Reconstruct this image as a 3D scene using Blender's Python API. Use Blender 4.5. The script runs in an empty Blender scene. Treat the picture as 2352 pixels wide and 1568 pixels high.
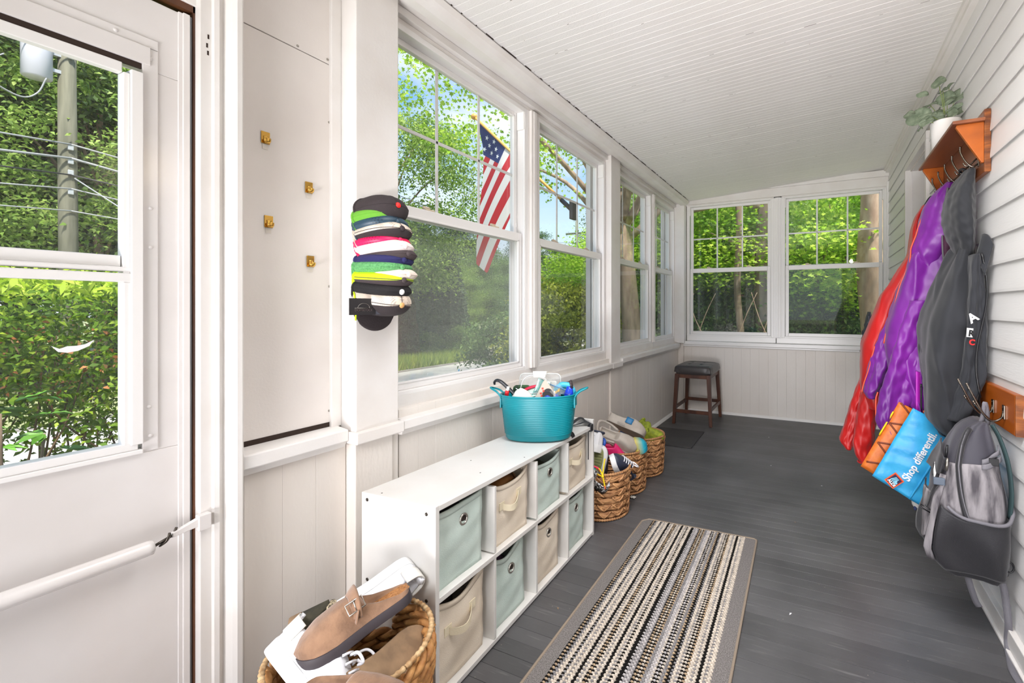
import bpy, bmesh, math, random
import numpy as np
from mathutils import Vector, Matrix, Euler
random.seed(7); RNG = np.random.default_rng(7)
SC = bpy.context.scene
COL = SC.collection
R = math.radians

# ---------------------------------------------------------------- camera
cam = bpy.data.cameras.new('camera'); cam_o = bpy.data.objects.new('camera', cam); COL.objects.link(cam_o)
cam_o.location = (0, 0, 1.205); cam_o.rotation_euler = (R(90), 0, R(24.424))
cam.sensor_width = 36; cam.lens = 1034.95 * 36 / 2352
cam.shift_x = -234 / 2352; cam.shift_y = -78 / 2352
cam.clip_start = .02; cam.clip_end = 400
SC.camera = cam_o

# ---------------------------------------------------------------- sky
world = bpy.data.worlds.new('sky'); SC.world = world; world.use_nodes = True
nt = world.node_tree; nt.nodes.clear()
def wn(t): return nt.nodes.new(t)
tc = wn('ShaderNodeTexCoord'); sep = wn('ShaderNodeSeparateXYZ'); nt.links.new(tc.outputs['Generated'], sep.inputs[0])
ramp = wn('ShaderNodeValToRGB'); nt.links.new(sep.outputs['Z'], ramp.inputs[0])
e = ramp.color_ramp.elements
e[0].position = 0.0; e[0].color = (.86, .93, 1.0, 1); e[1].position = .62; e[1].color = (.12, .36, .90, 1)
m1 = e.new(.18); m1.color = (.62, .82, 1.0, 1); m2 = e.new(.36); m2.color = (.25, .52, .95, 1)
mp = wn('ShaderNodeMapping'); mp.inputs['Scale'].default_value = (1.6, 1.6, 3.4); nt.links.new(tc.outputs['Generated'], mp.inputs[0])
no = wn('ShaderNodeTexNoise'); no.inputs['Scale'].default_value = 1.7; no.inputs['Detail'].default_value = 7; no.inputs['Roughness'].default_value = .55
nt.links.new(mp.outputs[0], no.inputs['Vector'])
cr = wn('ShaderNodeValToRGB'); cr.color_ramp.elements[0].position = .47; cr.color_ramp.elements[1].position = .68
nt.links.new(no.outputs['Fac'], cr.inputs[0])
mx = wn('ShaderNodeMix'); mx.data_type = 'RGBA'; mx.inputs[7].default_value = (1.0, 1.0, 1.02, 1)
nt.links.new(cr.outputs[0], mx.inputs[0]); nt.links.new(ramp.outputs[0], mx.inputs[6])
bg = wn('ShaderNodeBackground'); bg.inputs[1].default_value = 1.0; nt.links.new(mx.outputs[2], bg.inputs[0])
wo = wn('ShaderNodeOutputWorld'); nt.links.new(bg.outputs[0], wo.inputs[0])

# ---------------------------------------------------------------- sun, and fill lights added to brighten the porch inside
def light(name, kind, loc, energy, color=(1, 1, 1), **kw):
    l = bpy.data.lights.new(name, kind); l.energy = energy; l.color = color
    for k, v in kw.items(): setattr(l, k, v)
    o = bpy.data.objects.new(name, l); COL.objects.link(o); o.location = loc
    return o
sun = light('sun', 'SUN', (6, -4, 12), 7.6, (1.0, .95, .84), angle=R(6))
sun.rotation_euler = Vector((-.50, .28, -1.0)).to_track_quat('-Z', 'Y').to_euler()
near_light = light('near_ceiling_fill', 'AREA', (-.40, -1.72, 2.30), 22, (1.0, .985, 1.0), shape='RECTANGLE', size=1.7, size_y=.9, spread=R(74))  # added fill behind the camera, not a lamp of the porch
near_light.rotation_euler = Vector((-.02, 1, -.98)).to_track_quat('-Z', 'Y').to_euler()
mid_light = light('mid_ceiling_fill', 'AREA', (-.30, 1.25, 2.42), 22, (1.0, .985, 1.0), shape='RECTANGLE', size=1.3, size_y=.8, spread=R(122))  # unseen fill added under the ceiling to even out the interior
mid_light.rotation_euler = Vector((0, .36, -1)).to_track_quat('-Z', 'Y').to_euler()
up_light = light('floor_up_fill', 'AREA', (-.45, -1.72, .15), 42, (1.0, .975, 1.0), shape='RECTANGLE', size=1.6, size_y=.7, spread=R(72))  # added lamp aimed upward to brighten the ceiling and far end
up_light.rotation_euler = Vector((0, 1, .50)).to_track_quat('-Z', 'Y').to_euler()
SC.view_settings.view_transform = 'Standard'; SC.view_settings.look = 'None'
SC.view_settings.exposure = 0.31; SC.view_settings.gamma = 1.0; SC.view_settings.use_curve_mapping = False
SC.cycles.max_bounces = 10; SC.cycles.diffuse_bounces = 5; SC.cycles.transparent_max_bounces = 24
SC.cycles.glossy_bounces = 4; SC.cycles.caustics_reflective = False; SC.cycles.caustics_refractive = False
SC.cycles.use_denoising = True

# ---------------------------------------------------------------- materials
def lin(v): v = v / 255; return v / 12.92 if v <= .04045 else ((v + .055) / 1.055) ** 2.4
def C3(r, g, b): return (lin(r), lin(g), lin(b), 1)
class NT:
    def __init__(s, name):
        s.m = bpy.data.materials.new(name); s.m.use_nodes = True; s.t = s.m.node_tree; s.t.nodes.clear()
        s.out = s.n('ShaderNodeOutputMaterial')
    def n(s, t, **kw):
        x = s.t.nodes.new(t)
        for k, v in kw.items(): setattr(x, k, v)
        return x
    def l(s, a, b): s.t.links.new(a, b)
def mat(name, col, rough=.5, metal=0., col2=None, vscale=8., vlo=.35, vhi=.65, bump=0., bscale=60., stretch=(1, 1, 1), coat=0., sheen=0., detail=4, spec=.5, trans=0.):
    N = NT(name); b = N.n('ShaderNodeBsdfPrincipled'); N.l(b.outputs[0], N.out.inputs[0])
    b.inputs['Base Color'].default_value = col; b.inputs['Roughness'].default_value = rough; b.inputs['Metallic'].default_value = metal
    b.inputs['Specular IOR Level'].default_value = spec
    b.inputs['Coat Weight'].default_value = coat; b.inputs['Sheen Weight'].default_value = sheen
    tcn = N.n('ShaderNodeTexCoord'); mpn = N.n('ShaderNodeMapping'); mpn.inputs['Scale'].default_value = stretch
    N.l(tcn.outputs['Object'], mpn.inputs[0])
    if col2:
        nz = N.n('ShaderNodeTexNoise'); nz.inputs['Scale'].default_value = vscale; nz.inputs['Detail'].default_value = detail
        N.l(mpn.outputs[0], nz.inputs['Vector'])
        rp = N.n('ShaderNodeValToRGB'); rp.color_ramp.elements[0].position = vlo; rp.color_ramp.elements[1].position = vhi
        rp.color_ramp.elements[0].color = col; rp.color_ramp.elements[1].color = col2
        N.l(nz.outputs['Fac'], rp.inputs[0]); N.l(rp.outputs[0], b.inputs['Base Color'])
    if bump:
        nb = N.n('ShaderNodeTexNoise'); nb.inputs['Scale'].default_value = bscale; nb.inputs['Detail'].default_value = 3
        N.l(mpn.outputs[0], nb.inputs['Vector'])
        bp = N.n('ShaderNodeBump'); bp.inputs['Strength'].default_value = bump; bp.inputs['Distance'].default_value = .004
        N.l(nb.outputs['Fac'], bp.inputs['Height']); N.l(bp.outputs[0], b.inputs['Normal'])
    if trans:
        tr = N.n('ShaderNodeBsdfTransparent'); ms = N.n('ShaderNodeMixShader'); ms.inputs[0].default_value = trans
        N.l(b.outputs[0], ms.inputs[1]); N.l(tr.outputs[0], ms.inputs[2]); N.l(ms.outputs[0], N.out.inputs[0])
    return N.m
def glass(name, tint=(1, 1, 1, 1), base=.07, haze=0.):
    N = NT(name); tr = N.n('ShaderNodeBsdfTransparent'); tr.inputs[0].default_value = tint
    gl = N.n('ShaderNodeBsdfGlossy'); gl.inputs['Roughness'].default_value = .015
    lw = N.n('ShaderNodeLayerWeight'); lw.inputs[0].default_value = .5
    p = N.n('ShaderNodeMath', operation='POWER'); N.l(lw.outputs['Facing'], p.inputs[0]); p.inputs[1].default_value = 5
    ma = N.n('ShaderNodeMath', operation='MULTIPLY_ADD'); N.l(p.outputs[0], ma.inputs[0]); ma.inputs[1].default_value = .9; ma.inputs[2].default_value = base
    ms = N.n('ShaderNodeMixShader'); N.l(ma.outputs[0], ms.inputs[0]); N.l(tr.outputs[0], ms.inputs[1]); N.l(gl.outputs[0], ms.inputs[2])
    last = ms
    if haze:
        df = N.n('ShaderNodeBsdfDiffuse'); df.inputs[0].default_value = (.8, .8, .8, 1)
        m2 = N.n('ShaderNodeMixShader'); m2.inputs[0].default_value = haze; N.l(ms.outputs[0], m2.inputs[1]); N.l(df.outputs[0], m2.inputs[2]); last = m2
    N.l(last.outputs[0], N.out.inputs[0]); return N.m
def attr_mat(name, stops, rough=.6, translucent=0., spec=.3, attr='rnd'):
    N = NT(name); at = N.n('ShaderNodeAttribute', attribute_name=attr)
    rp = N.n('ShaderNodeValToRGB'); es = rp.color_ramp.elements
    es[0].position, es[0].color = stops[0]; es[1].position, es[1].color = stops[-1]
    for p, c in stops[1:-1]: x = es.new(p); x.color = c
    N.l(at.outputs['Fac'], rp.inputs[0])
    b = N.n('ShaderNodeBsdfPrincipled'); b.inputs['Roughness'].default_value = rough; b.inputs['Specular IOR Level'].default_value = spec
    N.l(rp.outputs[0], b.inputs['Base Color']); last = b
    if translucent:
        t = N.n('ShaderNodeBsdfTranslucent'); N.l(rp.outputs[0], t.inputs[0])
        ms = N.n('ShaderNodeMixShader'); ms.inputs[0].default_value = translucent; N.l(b.outputs[0], ms.inputs[1]); N.l(t.outputs[0], ms.inputs[2]); last = ms
    N.l(last.outputs[0], N.out.inputs[0]); return N.m

# ---------------------------------------------------------------- mesh helpers
class MB:
    def __init__(s): s.v = []; s.f = []; s.mi = []; s.sm = []
    def add(s, vs, fs, mi=0, smooth=False):
        o = len(s.v); s.v += [tuple(v) for v in vs]
        for f in fs: s.f.append(tuple(i + o for i in f)); s.mi.append(mi); s.sm.append(smooth)
        return s
    def box(s, x0, x1, y0, y1, z0, z1, mi=0, M=None):
        vs = [Vector((x, y, z)) for z in (z0, z1) for y in (y0, y1) for x in (x0, x1)]
        if M is not None: vs = [M @ v for v in vs]
        return s.add(vs, [(0, 2, 3, 1), (4, 5, 7, 6), (0, 1, 5, 4), (2, 6, 7, 3), (0, 4, 6, 2), (1, 3, 7, 5)], mi)
    def loft(s, rings, closed=True, caps=True, mi=0, smooth=True):
        n = len(rings[0]); vs = [p for r in rings for p in r]; fs = []
        m = n if closed else n - 1
        for i in range(len(rings) - 1):
            for j in range(m):
                a = i * n + j; b = i * n + (j + 1) % n
                fs.append((a, b, b + n, a + n))
        if caps and closed:
            fs.append(tuple(reversed(range(n)))); k = (len(rings) - 1) * n; fs.append(tuple(range(k, k + n)))
        return s.add(vs, fs, mi, smooth)
    def tube(s, path, r, n=8, mi=0, caps=True, closed=False, flat=1.0, up=None):
        P = [Vector(p) for p in path]; L = len(P); rings = []
        prev = None
        for i, p in enumerate(P):
            if closed: t = P[(i + 1) % L] - P[i - 1]
            else: t = P[min(i + 1, L - 1)] - P[max(i - 1, 0)]
            if t.length < 1e-9: t = Vector((0, 0, 1))
            t.normalize()
            if prev is None:
                a = Vector(up) if up is not None else (Vector((0, 0, 1)) if abs(t.z) < .9 else Vector((1, 0, 0)))
            else: a = prev
            a = a - t * a.dot(t)
            if a.length < 1e-6: a = t.orthogonal()
            a.normalize(); b = t.cross(a); prev = a
            rr = r[i] if isinstance(r, (list, tuple)) else r
            rings.append([p + (a * math.cos(q) * flat + b * math.sin(q)) * rr for q in [2 * math.pi * k / n for k in range(n)]])
        if closed: rings.append(rings[0])
        return s.loft(rings, True, caps and not closed, mi)
    def lathe(s, prof, n=24, c=(0, 0, 0), mi=0, sx=1., sy=1., caps=True, a0=0):
        rings = [[(c[0] + r * sx * math.cos(a0 + 2 * math.pi * k / n), c[1] + r * sy * math.sin(a0 + 2 * math.pi * k / n), c[2] + z) for k in range(n)] for r, z in prof]
        return s.loft(rings, True, caps, mi)
    def grid(s, fn, nu, nv, mi=0, smooth=True):
        vs = [fn(i / nu, j / nv) for i in range(nu + 1) for j in range(nv + 1)]
        fs = [(i * (nv + 1) + j, (i + 1) * (nv + 1) + j, (i + 1) * (nv + 1) + j + 1, i * (nv + 1) + j + 1) for i in range(nu) for j in range(nv)]
        return s.add(vs, fs, mi, smooth)
    def prism(s, poly, fn0, fn1, mi=0, smooth=False):
        a = [fn0(*p) for p in poly]; b = [fn1(*p) for p in poly]; n = len(poly)
        fs = [tuple(reversed(range(n))), tuple(range(n, 2 * n))] + [(i, (i + 1) % n, n + (i + 1) % n, n + i) for i in range(n)]
        return s.add(a + b, fs, mi, smooth)
    def ball(s, c, r, nu=8, nv=12, mi=0, sc=(1, 1, 1)):
        rings = [[(c[0] + sc[0] * r * math.sin(math.pi * i / nu) * math.cos(2 * math.pi * j / nv), c[1] + sc[1] * r * math.sin(math.pi * i / nu) * math.sin(2 * math.pi * j / nv), c[2] - sc[2] * r * math.cos(math.pi * i / nu)) for j in range(nv)] for i in range(nu + 1)]
        return s.loft(rings, True, False, mi)
    def xf(s, M, start=0):
        for i in range(start, len(s.v)): s.v[i] = tuple(M @ Vector(s.v[i]))
        return s
    def mesh(s, name, mats, recalc=True):
        me = bpy.data.meshes.new(name); me.from_pydata(s.v, [], s.f)
        for m in (mats if isinstance(mats, (list, tuple)) else [mats]): me.materials.append(m)
        me.polygons.foreach_set('material_index', s.mi); me.polygons.foreach_set('use_smooth', s.sm)
        if recalc:
            b = bmesh.new(); b.from_mesh(me); bmesh.ops.recalc_face_normals(b, faces=b.faces[:]); b.to_mesh(me); b.free()
        me.validate(); me.update()
        return me
    def build(s, name, mats, parent=None, bevel=0., seg=2, sub=0, solid=0., local=False, sharp=None, recalc=True, kind=None, label=None):
        o = bpy.data.objects.new(name, s.mesh(name, mats, recalc)); COL.objects.link(o)
        finish(o, parent, bevel, seg, sub, solid, local)
        if sharp: o.data.set_sharp_from_angle(angle=R(sharp))
        if kind: o['kind'] = kind
        if label: o['label'] = label
        return o
def world_loc(o):
    p = Vector((0, 0, 0))
    while o is not None: p += o.location; o = o.parent
    return p
def finish(o, parent=None, bevel=0., seg=2, sub=0, solid=0., local=False):
    if parent is not None:
        if not local: o.location = -world_loc(parent)
        o.parent = parent
    if solid:
        m = o.modifiers.new('solid', 'SOLIDIFY'); m.thickness = solid; m.offset = 0
    if bevel:
        m = o.modifiers.new('bevel', 'BEVEL'); m.width = bevel; m.segments = seg; m.limit_method = 'ANGLE'; m.angle_limit = R(40)
    if sub:
        m = o.modifiers.new('sub', 'SUBSURF'); m.levels = sub; m.render_levels = sub
def thing(name, label, cat, loc=(0, 0, 0), rz=0., group=None, rot=None):
    o = bpy.data.objects.new(name, None); COL.objects.link(o); o.location = loc; o.rotation_euler = rot if rot else (0, 0, rz)
    o.empty_display_size = .05
    return tag(o, label, cat, group)
def tag(o, label, cat, group=None, kind=None):
    o['label'] = label; o['category'] = cat
    if group: o['group'] = group
    if kind: o['kind'] = kind
    return o
def struct(name, loc=(0, 0, 0), label=None):
    o = bpy.data.objects.new(name, None); COL.objects.link(o); o.location = loc; o.empty_display_size = .05; o['kind'] = 'structure'
    if label: o['label'] = label
    return o
def smesh(mb, name, mats, **kw):
    o = mb.build(name, mats, **kw); o['kind'] = 'structure'; return o
def inst(me, name, parent, loc=(0, 0, 0), rot=(0, 0, 0), scale=(1, 1, 1)):
    o = bpy.data.objects.new(name, me); COL.objects.link(o)
    o.parent = parent; o.location = Vector(loc); o.rotation_euler = rot; o.scale = scale
    return o
def dup(root, loc, rot=None, scale=None, label=None):
    r = root.copy(); COL.objects.link(r); r.location = loc
    if rot is not None: r.rotation_euler = rot
    if scale is not None: r.scale = (scale,) * 3 if isinstance(scale, (int, float)) else scale
    if label: r['label'] = label
    for ch in list(root.children):
        c = ch.copy(); COL.objects.link(c); c.parent = r
        for g in ch.children:
            d = g.copy(); COL.objects.link(d); d.parent = c
    return r
def lerp(a, b, t): return a + (b - a) * t
def smooth(t): t = max(0., min(1., t)); return t * t * (3 - 2 * t)
def interp(xs, ys, x):
    return float(np.interp(x, xs, ys))
def catmull(pts, n):
    P = [Vector(p) for p in pts]; P = [P[0] * 2 - P[1]] + P + [P[-1] * 2 - P[-2]]; out = []
    for i in range(1, len(P) - 2):
        for k in range(n):
            t = k / n; a, b, c, d = P[i - 1], P[i], P[i + 1], P[i + 2]
            out.append(.5 * ((2 * b) + (c - a) * t + (2 * a - 5 * b + 4 * c - d) * t * t + (3 * b - 3 * c + d - a) * t ** 3))
    out.append(P[-2]); return out
# ---------------------------------------------------------------- the materials of the place
W_WALL = mat('warm_white_wall_paint', C3(226, 220, 215), .45, col2=C3(219, 212, 206), vscale=3., bump=.12, bscale=140)
W_BOARD = mat('warm_white_board_paint', C3(226, 220, 213), .42, col2=C3(215, 206, 197), vscale=2.2, vlo=.4, vhi=.75, bump=.18, bscale=90, stretch=(1, 1, .35))
W_TRIM = mat('white_trim_paint', C3(226, 223, 220), .35, col2=C3(219, 214, 209), vscale=5., bump=.08, bscale=90)
W_VINYL = mat('white_vinyl', C3(232, 230, 228), .3)
W_CEIL = mat('white_ceiling_paint', C3(229, 227, 225), .5, col2=C3(223, 220, 217), vscale=2., bump=.22, bscale=120, stretch=(1, 3, 1))
W_SIDING = mat('white_siding', C3(232, 231, 230), .38, col2=C3(226, 224, 222), vscale=3., bump=.1, bscale=60, stretch=(1, .3, 3))
W_DOOR = mat('white_door_enamel', C3(221, 217, 215), .2, col2=C3(214, 209, 206), vscale=4., bump=.03, bscale=25)
DARK_GAP = mat('dark_gap', C3(48, 34, 26), .9)
BROWN_JAMB = mat('brown_bare_wood', C3(92, 52, 24), .6, col2=C3(50, 26, 14), vscale=12, stretch=(1, 1, .2))
GREY_METAL = mat('weatherstrip_grey', C3(150, 152, 156), .4, .6)
GLASS = glass('window_glass', (.985, .995, .99, 1), .065)
DOOR_GLASS = glass('door_glass', (.985, .995, .99, 1), .05)
SCREEN = mat('dusty_insect_screen', C3(190, 194, 190), .8, trans=.68)
SCREEN_D = mat('dark_insect_screen', C3(84, 88, 88), .8, trans=.70)
BRASS = mat('polished_brass', C3(214, 168, 84), .18, 1.)
STEEL = mat('bare_steel', C3(165, 160, 152), .32, 1.)
DARKSTEEL = mat('dark_steel', C3(86, 80, 74), .4, 1.)
BLACKP = mat('black_plastic', C3(26, 26, 29), .35)
def floor_mat():
    N = NT('dark_grey_floor_paint'); b = N.n('ShaderNodeBsdfPrincipled'); N.l(b.outputs[0], N.out.inputs[0])
    g = N.n('ShaderNodeNewGeometry'); oi = N.n('ShaderNodeObjectInfo')
    n1 = N.n('ShaderNodeTexNoise'); n1.inputs['Scale'].default_value = 2.6; n1.inputs['Detail'].default_value = 6; N.l(g.outputs['Position'], n1.inputs['Vector'])
    r1 = N.n('ShaderNodeValToRGB'); r1.color_ramp.elements[0].position = .35; r1.color_ramp.elements[0].color = C3(72, 71, 72); r1.color_ramp.elements[1].position = .7; r1.color_ramp.elements[1].color = C3(92, 91, 92)
    N.l(n1.outputs['Fac'], r1.inputs[0])
    mp = N.n('ShaderNodeMapping'); mp.inputs['Scale'].default_value = (2.2, 26, 1); N.l(g.outputs['Position'], mp.inputs[0])
    n2 = N.n('ShaderNodeTexNoise'); n2.inputs['Scale'].default_value = 3.; n2.inputs['Detail'].default_value = 5; N.l(mp.outputs[0], n2.inputs['Vector'])
    r2 = N.n('ShaderNodeValToRGB'); r2.color_ramp.elements[0].position = .60; r2.color_ramp.elements[0].color = (0, 0, 0, 1); r2.color_ramp.elements[1].position = .82; r2.color_ramp.elements[1].color = (.45, .45, .45, 1)
    N.l(n2.outputs['Fac'], r2.inputs[0])
    m1 = N.n('ShaderNodeMix', data_type='RGBA'); N.l(r2.outputs[0], m1.inputs[0]); N.l(r1.outputs[0], m1.inputs[6]); m1.inputs[7].default_value = C3(140, 138, 136)
    n3 = N.n('ShaderNodeTexVoronoi'); n3.inputs['Scale'].default_value = 34.; N.l(g.outputs['Position'], n3.inputs['Vector'])
    lt = N.n('ShaderNodeMath', operation='LESS_THAN'); N.l(n3.outputs['Distance'], lt.inputs[0]); lt.inputs[1].default_value = .055
    n4 = N.n('ShaderNodeTexNoise'); n4.inputs['Scale'].default_value = 5.; N.l(g.outputs['Position'], n4.inputs['Vector'])
    gt = N.n('ShaderNodeMath', operation='GREATER_THAN'); N.l(n4.outputs['Fac'], gt.inputs[0]); gt.inputs[1].default_value = .52
    mu = N.n('ShaderNodeMath', operation='MULTIPLY'); N.l(lt.outputs[0], mu.inputs[0]); N.l(gt.outputs[0], mu.inputs[1])
    m2 = N.n('ShaderNodeMix', data_type='RGBA'); N.l(mu.outputs[0], m2.inputs[0]); N.l(m1.outputs[2], m2.inputs[6]); m2.inputs[7].default_value = C3(150, 140, 126)
    v = N.n('ShaderNodeHueSaturation'); N.l(m2.outputs[2], v.inputs['Color'])
    mr = N.n('ShaderNodeMapRange'); mr.inputs['To Min'].default_value = .86; mr.inputs['To Max'].default_value = 1.14; N.l(oi.outputs['Random'], mr.inputs['Value']); N.l(mr.outputs[0], v.inputs['Value'])
    N.l(v.outputs[0], b.inputs['Base Color'])
    b.inputs['Roughness'].default_value = .42; b.inputs['Specular IOR Level'].default_value = .45
    bp = N.n('ShaderNodeBump'); bp.inputs['Strength'].default_value = .25; bp.inputs['Distance'].default_value = .003; N.l(n2.outputs['Fac'], bp.inputs['Height']); N.l(bp.outputs[0], b.inputs['Normal'])
    return N.m
FLOOR = floor_mat()

def ceiling_cracks(M_):      # grime caught here and there in the board joints
    t = M_.node_tree; b = [n for n in t.nodes if n.type == 'BSDF_PRINCIPLED'][0]; src = b.inputs['Base Color'].links[0].from_socket
    N = t.nodes.new; tcn = N('ShaderNodeTexCoord'); sp = N('ShaderNodeSeparateXYZ'); t.links.new(tcn.outputs['Object'], sp.inputs[0])
    lt = N('ShaderNodeMath'); lt.operation = 'LESS_THAN'; t.links.new(sp.outputs['Y'], lt.inputs[0]); lt.inputs[1].default_value = .0017
    g = N('ShaderNodeNewGeometry'); mp = N('ShaderNodeMapping'); mp.inputs['Scale'].default_value = (7, 9, 1); t.links.new(g.outputs['Position'], mp.inputs[0])
    nz = N('ShaderNodeTexNoise'); nz.inputs['Scale'].default_value = 1.6; nz.inputs['Detail'].default_value = 4; t.links.new(mp.outputs[0], nz.inputs['Vector'])
    gt = N('ShaderNodeMath'); gt.operation = 'GREATER_THAN'; t.links.new(nz.outputs['Fac'], gt.inputs[0]); gt.inputs[1].default_value = .66
    mu = N('ShaderNodeMath'); mu.operation = 'MULTIPLY'; t.links.new(lt.outputs[0], mu.inputs[0]); t.links.new(gt.outputs[0], mu.inputs[1])
    mx = N('ShaderNodeMix'); mx.data_type = 'RGBA'; t.links.new(mu.outputs[0], mx.inputs[0]); t.links.new(src, mx.inputs[6]); mx.inputs[7].default_value = C3(74, 66, 60); t.links.new(mx.outputs[2], b.inputs['Base Color'])
ceiling_cracks(W_CEIL)
# ---------------------------------------------------------------- floor, ceiling, walls
XL, XR, YE, YN = -1.51, .632, 5.165, -1.9
def ceil_z(x): return 2.447 + (x + 1.388) * .064
fl = struct('floor')
PW = .0635
pm = MB(); pm.prism([(0, -.02), (0, -.0004), (.0004, 0), (PW - .0016, 0), (PW - .0012, -.0004), (PW - .0012, -.02)], lambda a, b: (-1.56, a, b), lambda a, b: (.66, a, b))
plank = pm.mesh('plank', FLOOR)
k = 0; y = YN
while y < YE + .02:
    inst(plank, 'plank', fl, (0, y, random.uniform(-.0003, .0003))); y += PW
sb = MB(); sb.box(-1.6, .75, YN, YE + .1, -.09, -.021); sb.build('subfloor', DARK_GAP, fl)

ce = struct('ceiling')
CW = .081
prof = [(0, .012), (0, .0010), (.0007, 0), (.0390, 0), (.0397, .0008), (.0404, 0), (CW - .0011, 0), (CW - .0004, .0010), (CW - .0004, .012)]
cm = MB(); cm.prism(prof, lambda a, b: (-1.47, a, ceil_z(-1.47) + b), lambda a, b: (.70, a, ceil_z(.70) + b))
cboard = cm.mesh('ceiling_board', W_CEIL)
y = -.6
while y < YE + .02:
    inst(cboard, 'ceiling_board', ce, (0, y + random.uniform(-.0004, .0004), random.uniform(-.0002, .0002))); y += CW
def roof_pt(x, y, up): return (x, y, ceil_z(x) + up)
rm = MB(); rm.prism([(-1.70, 0), (1.0, 0), (1.0, .3), (-1.70, .3)], lambda a, b: (a, YN - .15, ceil_z(a) + .014 + b), lambda a, b: (a, YE + .16, ceil_z(a) + .014 + b))
rm.build('roof_deck', DARK_GAP, ce)
rb = MB(); rb.prism([(-1.47, 0), (.7, 0), (.7, .013), (-1.47, .013)], lambda a, b: (a, YN, ceil_z(a) + b), lambda a, b: (a, -.6, ceil_z(a) + b)); rb.build('ceiling_panel', W_CEIL, ce)

def boards(parent, a0, a1, w, put, jit=.0006):
    a = a0
    while a < a1 - 1e-4:
        b = min(a + w * random.choice((1, 1, 1.0)), a1)
        put(a, b, random.uniform(-jit, jit)); a = b
# wall_left: below the sills, vertical boards
wl = struct('wall_left')
def lb(a, b, j, z0=0., z1=.80, x=XL, par=None):
    m = MB(); m.box(x - .03 + j, x + j * .6, a + .0002, b - .0002, z0, z1)
    m.build('wall_board', W_BOARD, par or wl, bevel=.0007, seg=1)
boards(wl, 1.27, 3.24, .094, lb); boards(wl, 3.42, YE, .094, lb)
boards(wl, .76, 1.075, .105, lambda a, b, j: lb(a, b, j * .3, 0, .735, -1.545))
m = MB(); m.box(-1.72, XL - .031, 1.08, YE + .1, -.05, .80); m.box(-1.72, -1.576, .70, 1.08, -.05, .80); m.build('sheathing', DARK_GAP, wl)
# the recessed plywood panel between door casing and post
m = MB(); m.box(-1.60, -1.578, .738, 1.052, .795, 2.063); m.build('panel', W_WALL, wl, bevel=.001, seg=1)
m = MB(); m.box(-1.60, -1.578, .738, 1.052, 2.066, 2.50); m.build('panel', W_WALL, wl, bevel=.001, seg=1)
m = MB(); m.box(-1.70, -1.60, .70, 1.06, .70, 2.55); m.build('sheathing', DARK_GAP, wl)
for (yy, zz) in ((1.036, 1.86), (1.036, 1.28), (1.036, .84), (.93, 2.075), (1.03, 2.08)):
    m = MB(); m.lathe([(.0001, -.0012), (.0042, -.0012), (.0042, 0), (.0028, .0009), (.0001, .0004)], 10); m.xf(Matrix.Translation((-1.577, yy, zz)) @ Matrix.Rotation(R(90), 4, 'Y')); m.build('screw', STEEL, wl)
# wall behind the camera beside the door, and the near end
m = MB(); m.box(-1.66, -1.545, YN, -.35, 0, 2.6); m.build('wall_panel', W_WALL, wl)
wn_ = struct('wall_near')
for b in ((-1.66, -1.42, 0, 2.7), (.52, .75, 0, 2.7), (-1.42, .52, 0, .8), (-1.42, .52, 2.32, 2.7)):
    m = MB(); m.box(b[0], b[1], YN - .1, YN, b[2], b[3]); m.build('wall_panel', W_WALL, wn_)
# wall_far: below the sill
we = struct('wall_far')
def eb(a, b, j):
    m = MB(); m.box(a + .0002, b - .0002, YE + j * .6, YE + .03 + j, 0, .80); m.build('wall_board', W_BOARD, we, bevel=.0007, seg=1)
boards(we, -1.44, XR + .01, .094, eb)
m = MB(); m.box(-1.6, .7, YE + .031, YE + .15, -.05, .82); m.build('sheathing', DARK_GAP, we)
m = MB(); m.box(-1.509, -1.442, YE - .012, YE + .02, 0, .80); smesh(m, 'trim_1', W_BOARD, bevel=.003)
# wall_right: clapboards
wr = struct('wall_right')
EX = .108
def clap(y0, y1, z, zt):
    m = MB(); m.prism([(XR + .012, .009), (XR - .0035, .009), (XR - .0040, 0), (XR - .006, 0), (XR - .0062, .010), (XR + .004, EX + .02), (XR + .012, EX + .02)], lambda a, b: (a, y0, z + b), lambda a, b: (a, y1, z + b))
    return m.mesh('clapboard', W_SIDING)
D2A, D2B, D2T = 3.40, 4.10, 2.26
cl_full = clap(YN, D2A - .03, 0, 0); cl_far = clap(D2B + .05, YE + .03, 0, 0); cl_all = clap(YN, YE + .03, 0, 0)
z = .076
while z < 2.52:
    if z > D2T + .02: inst(cl_all, 'clapboard', wr, (0, 0, z))
    else: inst(cl_full, 'clapboard', wr, (0, 0, z)); inst(cl_far, 'clapboard', wr, (0, 0, z))
    z += EX
m = MB(); m.box(XR + .012, XR + .2, YN - .1, D2A - .01, -.3, 3.1); m.build('sheathing', W_WALL, wr)
m = MB(); m.box(XR + .012, XR + .2, D2B + .02, YE + .3, -.3, 3.1); m.build('sheathing', W_WALL, wr)
m = MB(); m.box(XR + .012, XR + .2, D2A - .02, D2B + .03, D2T - .01, 3.1); m.build('sheathing', W_WALL, wr)
m = MB(); m.box(XR + .2, 7.0, YN - .1, YE + .2, -.3, 3.3); m.build('house_core', W_WALL, wr)
m = MB(); m.box(.596, XR + .01, YN, D2A - .03, 0, .012); m.box(.606, XR + .01, YN, D2A - .03, .012, .075); smesh(m, 'baseboard_right', W_TRIM, bevel=.003)
m = MB(); m.box(.606, XR + .01, D2B + .05, YE, 0, .075); smesh(m, 'baseboard_right_far', W_TRIM, bevel=.003)
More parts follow.
